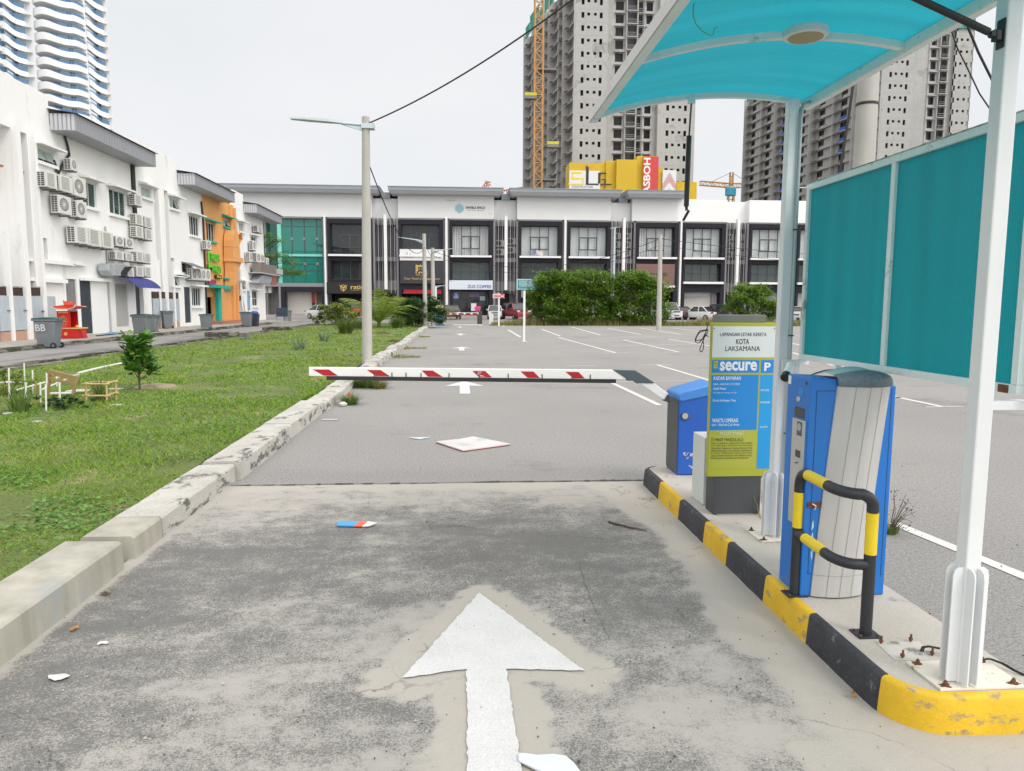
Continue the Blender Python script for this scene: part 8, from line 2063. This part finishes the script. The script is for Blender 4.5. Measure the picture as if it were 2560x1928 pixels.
def bush(name,label,c,rx,ry,h,nclump,nleaf,size,m_,aspect=.42,low=.12,droop=False,group=None,cat='shrub'):
 t=thing(name,label,cat,tuple(c),group=group)
 a=rgn.uniform(0,2*np.pi,nclump);q=rgn.random(nclump)**.45;zf=low+(1-low)*rgn.random(nclump)**.8
 rad=np.sqrt(np.clip(1-((zf-.45)/.62)**2,.06,1))*q
 cl=np.stack([c[0]+rx*rad*np.cos(a),c[1]+ry*rad*np.sin(a),c[2]+h*zf*(.88+.14*rgn.random(nclump))],1)
 cs=rgn.uniform(.10,.24,nclump)*min(rx,h)
 idx=rgn.integers(0,nclump,nleaf);d=rgn.normal(0,1,(nleaf,3));d[:,2]*=.6
 P_=cl[idx]+d*cs[idx][:,None]*.62;P_[:,2]=np.maximum(P_[:,2],c[2]+.02)
 V_,F_=leaves(P_,size,rgn,.5 if droop else.9,aspect);foliage_obj(t,V_,F_,m_)
 st=MB();rg_=random.Random(int(c[0]*10))
 for k in range(7):
  j=rg_.randrange(nclump);e=Vector(cl[j]);b_=Vector((c[0]+rg_.uniform(-.25,.25)*rx,c[1]+rg_.uniform(-.2,.2)*ry,c[2]));st.tube([b_,b_.lerp(e,.5)+Vector((rg_.uniform(-.1,.1)*rx,0,.06*h)),e],[.022*h**.8,.014*h**.8,.006*h**.8],6)
 part(st,'stem',M_bark,t)
 return t
k_=56/F
for(u,vt,wpx,lab,y_)in((1388,682,74,'left bushy green shrub of the long row, in front of the teal board',56.5),(1478,676,84,'middle bushy green shrub of the long row before the far shops',57.2),(1592,684,88,'right bushy green shrub of the long row, beside the bare concrete pole',56.8)):
 x_=PY(u,790,y_).x;zt=PY(u,vt,y_).z;bush('shrub',lab,(x_,y_,.02),wpx*k_,1.8,zt,120,17000,.27,M_bush,.34,.03,group='bushy shrubs along the far edge of the lot')
y_=59;x_=PY(1876,790,y_).x;bush('shrub','bushy green shrub standing apart above the tariff board',(x_,y_,.02),66*y_/F,1.7,PY(1876,716,y_).z,95,14000,.25,M_bush,.34,.03,group='bushy shrubs along the far edge of the lot')
zo6=lambda x,y:(760+x/5.53,680+y/5.53)
def onlawn(u,v):p=G(u,v,.06);return Vector((p.x,p.y,.06))
p=onlawn(*zo6(430,735));bush('shrub','yellow green flowering shrub at the far end of the lawn',p,1.75,1.2,PY(*zo6(430,470),p.y).z,55,5000,.16,M_flow,.5)
p=onlawn(*zo6(560,690));bush('shrub','loose green shrub right of the flowering shrub on the lawn',p,1.5,1.2,PY(*zo6(560,470),p.y).z*.95,40,3600,.18,M_bushdk,.5)
p=onlawn(*zo6(1600,760));bush('shrub','dark leaved shrub at the kerb left of the second lamp post',p,1.7,1.4,PY(*zo6(1580,380),p.y).z,55,5200,.22,M_bushdk,.5)
p=onlawn(*zo6(1450,735));bush('shrub','low grey green shrub behind the spiky tufts by the kerb',p,1.4,1.0,PY(*zo6(1450,500),p.y).z,40,3200,.18,M_bushdk,.5)
p=G(*zo6(1900,740));bush('shrub','straggly yellowing weeds beside the exit lane lamp',p,1.5,.8,1.35,40,2600,.12,M_dry,.3)
def tuft(name,label,p,r_,h,n,m_,w=.02,cat='grass tuft',spread=1.0,group=None):
 """clump of arching blades, each of three tapering segments"""
 a=rgn.uniform(0,2*np.pi,n);q=rgn.random(n)**.6*r_*.35;L_=h*rgn.uniform(.65,1.15,n);out_=rgn.uniform(.15,1.0,n)*spread
 V_=[];F_=[];b0=np.stack([p[0]+q*np.cos(a),p[1]+q*np.sin(a),np.full(n,p[2])],1)
 d=np.stack([np.cos(a),np.sin(a),np.zeros(n)],1);s=np.stack([-np.sin(a),np.cos(a),np.zeros(n)],1)
 rows=[]
 for f_ in(0,.35,.7,1.0):
  c_=b0+d*(r_*out_*f_**1.7)[:,None];c_[:,2]+=L_*(f_-.42*out_*f_**2.6);ww=w*(1-f_*.95);rows.append((c_-s*ww,c_+s*ww))
 V_=np.stack([x for r in rows for x in r],1).reshape(-1,3);o=np.arange(n)[:,None]*8
 F_=np.concatenate([o+np.array([[2*k,2*k+1,2*k+3,2*k+2]])for k in range(3)],0)
 o_=bpy.data.objects.new(name,leafmesh(name,V_-np.array(p),F_,m_));C.objects.link(o_);o_.location=tuple(p);LOC[o_]=tuple(p);_props(o_,label,cat,group,None);return o_
for x,y,r_,h,lab in((580,865,.85,1.0,'brown based grass clump, nearest of the clumps left of the first lamp post'),(750,810,.75,.85,'green grass clump touching the left side of the first lamp post'),(1290,785,.8,.95,'spiky green clump right of the palm'),(1455,745,.7,.9,'smaller spiky clump between the palm and the second lamp')):
 tuft('grass_clump',lab,onlawn(*zo6(x,y)),r_,h,420,M_tuft,.018,group='tall grass clumps on the lawn')
for u,v,h,lab in((810,855,.62,'grey green agave rosette on the lawn left of the first lamp post'),(748,876,.60,'grey green agave rosette farther left on the lawn')):
 tuft('agave',lab,onlawn(u,v),.55,h,34,M_agave,.022,'agave',.9)
def palm(label,p,h,nf,fl,seedv):
 t=thing('palm',label,'palm',tuple(p));rg_=random.Random(seedv);V_=[];F_=[];st=MB()
 part(MB().tube([p,p+Vector((0,0,h*.12))],[.14,.11],10),'trunk',M_bark,t)
 for k in range(nf):
  a=2*math.pi*k/nf+rg_.uniform(-.3,.3);el=rg_.uniform(.62,1.5);L_=fl*rg_.uniform(.75,1.1);b_=p+Vector((0,0,h*.10));pts=[]
  for i in range(11):
   s=i/10;r_=L_*s*math.cos(el)*(1-.15*s)+.3*L_*s*s*math.cos(el);z=L_*s*math.sin(el)-L_*.52*s**2.3*(.45+.5*math.cos(el));pts.append(b_+Vector((math.cos(a)*r_,math.sin(a)*r_,z)))
  st.tube(pts,[.03*(1-.8*i/10)for i in range(11)],5)
  for i in range(1,11):
   for sub in(0,.5):
    if i==10 and sub:break
    q=pts[i].lerp(pts[min(i+1,10)],sub);dr=(pts[i]-pts[i-1]).normalized();sd=dr.cross(Vector((0,0,1))).normalized();ll=L_*.36*math.sin(math.pi*min(.95,.18+.75*i/10))*rg_.uniform(.8,1.1)
    for s_ in(-1,1):
     e=q+sd*(s_*ll*.75)+dr*ll*.55+Vector((0,0,-ll*rg_.uniform(.15,.5)));wv_=dr*.045;o=len(V_);V_+=[q-wv_,q+wv_,e];F_.append((o,o+1,o+2))
 foliage_obj(t,[tuple(v)for v in V_],F_,M_palm,'frond');part(st,'midrib',M_palm,t)
p=onlawn(*zo6(1040,775));palm('bushy coconut palm with arching fronds right of the first lamp post',p,PY(*zo6(1060,200),p.y).z,16,3.5,3)
p=onlawn(*zo6(1290,640));palm('young yellow green palm behind the spiky clump',p,PY(*zo6(1290,450),p.y).z*.8,10,1.9,8)
ty_=71.0;tb=Vector((PY(655,700,ty_).x,ty_,0));t=thing('tree','layered green tree rising beside the teal glass corner building','tree',tuple(tb))
st=MB();zt=PY(660,575,ty_).z;st.tube([tb,tb+Vector((.1,0,zt*.55)),tb+Vector((-.1,0,zt))],[.16,.11,.03],8);V_,F_=[],[];o=0;rg_=random.Random(12)
for(u,v,r_)in((668,590,.7),(690,603,1.0),(660,612,1.0),(700,640,1.2),(672,645,1.3),(722,655,.9),(690,676,1.5),(720,681,1.3),(742,684,.8),(660,680,1.2),(675,693,1.2)):
 e=PY(u,v,ty_);e.y+=rg_.uniform(-.8,.8);st.tube([tb+Vector((0,0,max(1.2,e.z-.9))),(tb+Vector((0,0,e.z-.5))).lerp(e,.5),e],[.05,.035,.012],5)
 n_=int(420*r_);P_=np.array(e)+rgn.normal(0,1,(n_,3))*np.array([.55,.5,.16])*r_;v2,f2=leaves(P_,.20,rgn,.5,.5);V_.append(v2);F_.append(f2+o);o+=len(v2)
foliage_obj(t,np.concatenate(V_),np.concatenate(F_),M_bush,'crown');part(st,'trunk',M_bark,t,smooth=60)
p=onlawn(302*VS,846*VS);t=thing('sapling','young sapling with broad glossy green leaves on the front lawn','sapling',tuple(p));hS=PY(302*VS,722*VS,p.y).z-.06
st=MB();rg_=random.Random(2)
V_,F_=[],[]
for s_ in range(14):
 a=s_*2.4+rg_.uniform(-.4,.4);zf=.34+.60*s_/13;e=p+Vector((math.cos(a)*hS*.20*(1.1-.55*zf),math.sin(a)*hS*.20*(1.1-.55*zf),hS*zf));st.tube([p+Vector((.01*(s_%3-1),0,0)),p+Vector((.01*(s_%3-1),0,hS*zf*.55)),e],[.010,.009,.005],6)
 for k in range(34):
  a2=rg_.uniform(0,6.28);tl=rg_.uniform(-.2,1.0);ll=hS*rg_.uniform(.13,.21);b_=e+Vector((rg_.gauss(0,.035),rg_.gauss(0,.035),rg_.gauss(0,.04)))*hS;d=Vector((math.cos(a2)*math.cos(tl),math.sin(a2)*math.cos(tl),math.sin(tl)));sd=Vector((-math.sin(a2),math.cos(a2),.25)).normalized();up_l=sd.cross(d)*-1;o=len(V_)
  V_+=[b_,b_+d*ll*.45+sd*ll*.22,b_+d*ll*.8+sd*ll*.17,b_+d*ll,b_+d*ll*.8-sd*ll*.17,b_+d*ll*.45-sd*ll*.22];F_+=[(o,o+1,o+2,o+3),(o,o+3,o+4,o+5)]
foliage_obj(t,[tuple(v)for v in V_],F_,M_gloss);part(st,'stem',M_bark,t)
z8=lambda x,y:(x/4.608,800+y/4.608)
M_pvc=mat('white_pvc',(.70,.70,.68),.45,.05,3)
M_wood=mat('raw_timber',(.34,.22,.10),.8,.2,12)
M_bam=mat('bamboo',(.50,.37,.17),.6,.2,14)
for k,(x,yb_,yt_,lab)in enumerate(((105,925,555,'leftmost white plastic stake on the front lawn'),(285,760,495,'tallest white plastic stake, farthest back beside the lane drain'),(378,870,578,'white stake left of the wooden frame, in the back row'),(300,1080,720,'white stake in the front row beside yellowish blades'),(468,1010,715,'white stake right of the brown stick'),(530,1085,742,'white stake standing nearest the viewer'),(540,880,612,'white stake just left of the wooden frame top'),(690,1045,720,'white stake under the right half of the wooden frame'),(655,800,600,'white stake seen behind the wooden frame'))):
 p=onlawn(*z8(x,yb_));e=PY(*z8(x-(8 if k in(1,)else 4),yt_),p.y);solo(MB().tube([p-Vector((0,0,.1)),e],.013,8),'stake',M_pvc,lab,'stake',tuple(p),group='white plastic stakes on the lawn',smooth=50)
for k,(a,b_,dz,lab)in enumerate((((200,805),(535,715),0,'white pipe leaning low across the left stakes'),((485,800),(785,675),0,'white pipe leaning up to the wooden frame'),((650,665),(910,632),0,'white pipe lying behind the wooden frame'))):
 y0_=onlawn(*z8(a[0],960)).y+.3*k;p,q=PY(*z8(*a),y0_),PY(*z8(*b_),y0_+.9);solo(MB().tube([p,q],.013,8),'pipe',M_pvc,lab,'pipe',tuple(p),group='white pipes among the stakes',smooth=50)
q0,q1=onlawn(*z8(900,632)),onlawn(*z8(1400,515));solo(MB().tube([q0+Vector((0,0,.03)),q0.lerp(q1,.35)+Vector((0,0,.04)),q1+Vector((0,0,.03))],.03,8),'pipe',M_pvc,'long white pipe lying in the grass along the lane drain','pipe',tuple(q0),smooth=50)
p=onlawn(*z8(800,1000));yw=p.y;t=thing('wooden_frame','tilted raw timber frame standing over the stakes','frame',tuple(p))
qa,qb,qc,qd=PY(*z8(575,600),yw+.35),PY(*z8(890,680),yw),PY(*z8(555,860),yw+.4),p
part(MB().beam(qa,qb,.03,.075),'rail',M_wood,t);part(MB().beam(PY(*z8(580,680),yw+.35),PY(*z8(855,740),yw),.025,.04),'rail',M_wood,t);part(MB().beam(qd,qb,.03,.035),'leg',M_wood,t);part(MB().beam(qc,qa,.03,.035),'leg',M_wood,t)
p=onlawn(*z8(415,1000));solo(MB().beam(p,PY(*z8(415,705),p.y),.022),'stick',M_wood,'short brown stick among the white stakes','stick',tuple(p))
p=onlawn(*z8(1115,975));t=thing('bamboo_cage','square bamboo cage round a young grass plant on the lawn','plant guard',tuple(p))
hw_,hh_=.15,PY(*z8(1115,745),p.y).z-.02
cs_=[Vector((p.x+a*hw_,p.y+b_*hw_+.15,.04))for a,b_ in((-1,-1),(1,-1),(1,1),(-1,1))]
for i,c_ in enumerate(cs_):part(MB().tube([c_,c_+Vector((.01,0,hh_))],.016,8),'post',M_bam,t)
for zf in(.45,.97):
 for i in range(4):
  a,b_=cs_[i],cs_[(i+1)%4];d=(b_-a).normalized()*.05;part(MB().tube([a-d+Vector((0,0,hh_*zf)),b_+d+Vector((0,0,hh_*zf+.012*(i%2)))],.015,8),'rail',M_bam,t)
tuft('grass_plant','young grass plant inside the bamboo cage',p+Vector((0,.15,0)),.28,.62,60,M_tuft,.008)
tuft('grass_plant','yellow green blades at the front of the white stakes',onlawn(*z8(235,1100)),.35,.5,70,M_tuft,.010)
p=onlawn(*z8(520,1080));bush('plant','low dark creeper between the white stakes',(p.x,p.y+.35,.05),.60,.40,.20,30,1500,.05,M_bushdk,.6,.02,cat='plant')
p=onlawn(*z8(60,870));bush('plant','low reddish green plant at the left edge of the lawn',(p.x,p.y,.05),.5,.4,.4,20,1200,.06,M_flow,.6,.02,cat='plant')
for k,(x,y,w,h,lab)in enumerate(((140,765,.30,.10,'pale flat scrap left of the stakes'),(700,898,.32,.10,'white flat sheet lying under the wooden frame'),(900,868,.26,.12,'thin white sheet between frame and bamboo cage'),(1330,825,.22,.07,'white scrap right of the bamboo cage'),(1350,1018,.16,.06,'white scrap in the grass in front of the sapling'),(110,1115,.10,.06,'small pale stone in the grass at the left'),(425,1215,.06,.04,'tiny white scrap in the near grass'))):
 p=onlawn(*z8(x,y));w*=.6;h*=.8;pr=[(p.x-w,p.y-h),(p.x+w*.8,p.y-h*.6),(p.x+w,p.y+h),(p.x-w*.7,p.y+h*.8)]
 solo(MB().prism(pr,'z',.10+.03*(h>.08),.118+.03*(h>.08)),'litter',MATS['tissue'],lab,'litter',tuple(p),group='white scraps on the lawn')
p=onlawn(*z8(1800,790));solo(MB().lathe([(.42,.0),(.30,.05),(.12,.075),(.02,.08)],(p.x,p.y,.07),14),'soil_mound',mat('sandy_soil',(.30,.24,.16),.95,.3,9,fine=.3),'low sandy soil mound right of the sapling','soil',tuple(p),smooth=60)
for u,v,w,lab in((885,828,.5,'dark brown palm husk lying on the lawn left of the first lamp post'),(960,836,.45,'brown palm husk lying on the lawn right of the first lamp post'),(990,857,.35,'dark husk lying on the lawn close to the kerb')):
 p=onlawn(u,v);m_=MB()
 for k in range(7):a=.5*k;m_.tube([p+Vector((-w,.06*k-.2,.02)),p+Vector((-w*.3,.06*k-.2,.12)),p+Vector((w*.3,.04*k-.1,.10)),p+Vector((w,0,.02))],.03,5)
 solo(m_,'palm_husk',mat('husk_brown',(.14,.10,.06),.9,.3,8),lab,'husk',tuple(p),group='palm husks on the lawn')
p=onlawn(530*VS,735*VS);dm=MB()
for k in range(3):
 for q in range(4):a=q*math.pi/2+.4;dm.beam(p+Vector((.22*math.cos(a),.22*math.sin(a),.05+.11*k)),p+Vector((.22*math.cos(a+math.pi/2),.22*math.sin(a+math.pi/2),.05+.11*k)),.05,.06)
solo(dm,'basket',mat('basket_grey',(.16,.16,.15),.8,.2,9),'small grey slatted basket in the grass by the lane drain','basket',tuple(p))
p=onlawn(*z3(660,1640));sm=MB().prism([(p.x-.75,p.y-.3),(p.x+.55,p.y-.35),(p.x+.65,p.y+.3),(p.x-.6,p.y+.35)],'z',.0,.30);solo(sm,'manhole_block',M_moss,'mossy concrete block at the edge of the lawn beside the lane','block',tuple(p),bev=.04)
p=onlawn(*z4(560,1570));solo(MB().prism([(p.x-.8,p.y-.3),(p.x+.7,p.y-.35),(p.x+.8,p.y+.3),(p.x-.7,p.y+.35)],'z',.0,.30),'manhole_block',M_moss,'farther mossy concrete slab at the bend of the lane','block',tuple(p),bev=.04)
for(x,y,r_,h,n_,m_,lab)in((900,1600,.45,.32,260,M_tuft,'weeds growing on the asphalt at the first lamp post foot'),(760,1600,.35,.28,160,M_tuft,'weeds growing in the kerb corner left of the first lamp post foot'),(1050,1610,.35,.22,170,M_dry,'browning weeds right of the first lamp post foot')):
 tuft('weed_tuft',lab,G(*zo6(x,y)),r_,h,n_,m_,.008)
z7b=lambda x,y:(740+x/2.212,880+y/2.211)
tuft('weed_tuft','weeds with litter at the kerb below the boom end',G(*z7b(300,290)),.35,.22,200,M_tuft,.006)
for(x0_,x1_,yq,lab)in((1250,1600,1180,'mossy weed patch on the asphalt, nearest behind the boom'),(1400,1690,1060,'mossy weed patch on the asphalt at the middle of the kerb'),(1600,1740,900,'mossy weed patch on the asphalt near the second lamp')):
 a,b_=G(*zo6(x0_,yq)),G(*zo6(x1_,yq));n_=900;xx=rgn.uniform(0,1,n_)**1.5;P_=np.stack([a.x+(b_.x-a.x)*xx,a.y+rgn.normal(0,.35,n_)*(1-xx*.7),np.full(n_,.003)],1);V_,F_=leaves(P_,.07,rgn,.9,.25);o_=bpy.data.objects.new('weed_patch',leafmesh('weed_patch',V_-np.array(a),F_,M_dry));C.objects.link(o_);o_.location=a;_props(o_,lab,'weeds',None,'stuff')
lt=MB();p=G(*z7b(295,262));lt.add([p+Vector((-.06,.1,.05)),p+Vector((-.02,.12,.12)),p+Vector((.10,-.12,.05)),p+Vector((.05,-.14,.01))],[(0,1,2,3)]);solo(lt,'wrapper',mat('wrapper_red',(.55,.10,.07),.5,.4,30),'red and white wrapper caught in kerb weeds below the boom end','litter',tuple(p))
p=G(*z7b(260,300));lt=MB().lathe([(.06,.01),(.07,.04),(.03,.07)],tuple(p),7);solo(lt,'paper_ball',MATS['tissue'],'crumpled white paper at the kerb weeds below the boom end','litter',tuple(p))
for(u,v,lab)in((712,908,'thin pale strip lying by the kerb left of the white board'),):
 p=G(u*VS,v*VS);solo(MB().prism([(p.x-.1,p.y-.02),(p.x+.1,p.y-.02),(p.x+.1,p.y+.03),(p.x-.1,p.y+.03)],'z',.006,.012),'plastic_strip',MATS['pale_plastic'],lab,'litter',tuple(p))
p=G(2222,1335);t=thing('dry_weed','dark dried weed growing behind the ticket machine','weed',tuple(p));st=MB();rg_=random.Random(21);V_=[]
for k in range(16):
 a=rg_.uniform(-1.2,1.2);e=p+Vector((.02+.16*math.cos(a)*rg_.random(),.15*math.sin(a),rg_.uniform(.06,.30)));st.tube([p,p.lerp(e,.5)+Vector((.02,0,.05)),e],[.003,.002,.0012],5)
 for q in range(5):V_.append(tuple(e+Vector((rg_.gauss(0,.018),rg_.gauss(0,.02),rg_.gauss(-.02,.03)))))
part(st,'stem',M_bark,t);v2,f2=leaves(np.array(V_),.022,rgn,.9,.6);foliage_obj(t,v2,f2,mat('dead_leaf',(.07,.045,.035),.9,.3,40))
tuft('weed_tuft','green weed tuft at the foot of the dried weed behind the machine',p+Vector((.02,0,0)),.12,.12,50,M_tuft,.004)
tuft('weed_tuft','pale weed blades growing against the grey sign plinth',Vector((2.10,4.76,.15)),.16,.30,14,M_dry,.004)
N=26000
xx=np.concatenate([rgn.uniform(2.6,60,N),]);yy=55.4+2.6*rgn.random(N)**.8;hh=(.18+.75*smooth_field(xx,yy,.35,31)*rgn.random(N));th=rgn.uniform(0,2*np.pi,N);ln_=hh*rgn.uniform(.1,.7,N);w=.022
P0=np.stack([xx-w*np.cos(th),yy-w*np.sin(th),np.zeros(N)],1);P1=np.stack([xx+w*np.cos(th),yy+w*np.sin(th),np.zeros(N)],1);P2=np.stack([xx+np.cos(th*3)*ln_,yy+np.sin(th*3)*ln_,hh],1)
o_=bpy.data.objects.new('verge_grass',leafmesh('verge_grass',np.stack([P0,P1,P2],1).reshape(-1,3),np.arange(3*N).reshape(-1,3),M_dry));C.objects.link(o_);_props(o_,'tall yellow green grass along the far edge of the parking lot','grass',None,'stuff')
struct(MB().box(2.4,62,55.3,58.2,-.02,.02),'verge',M_soil)
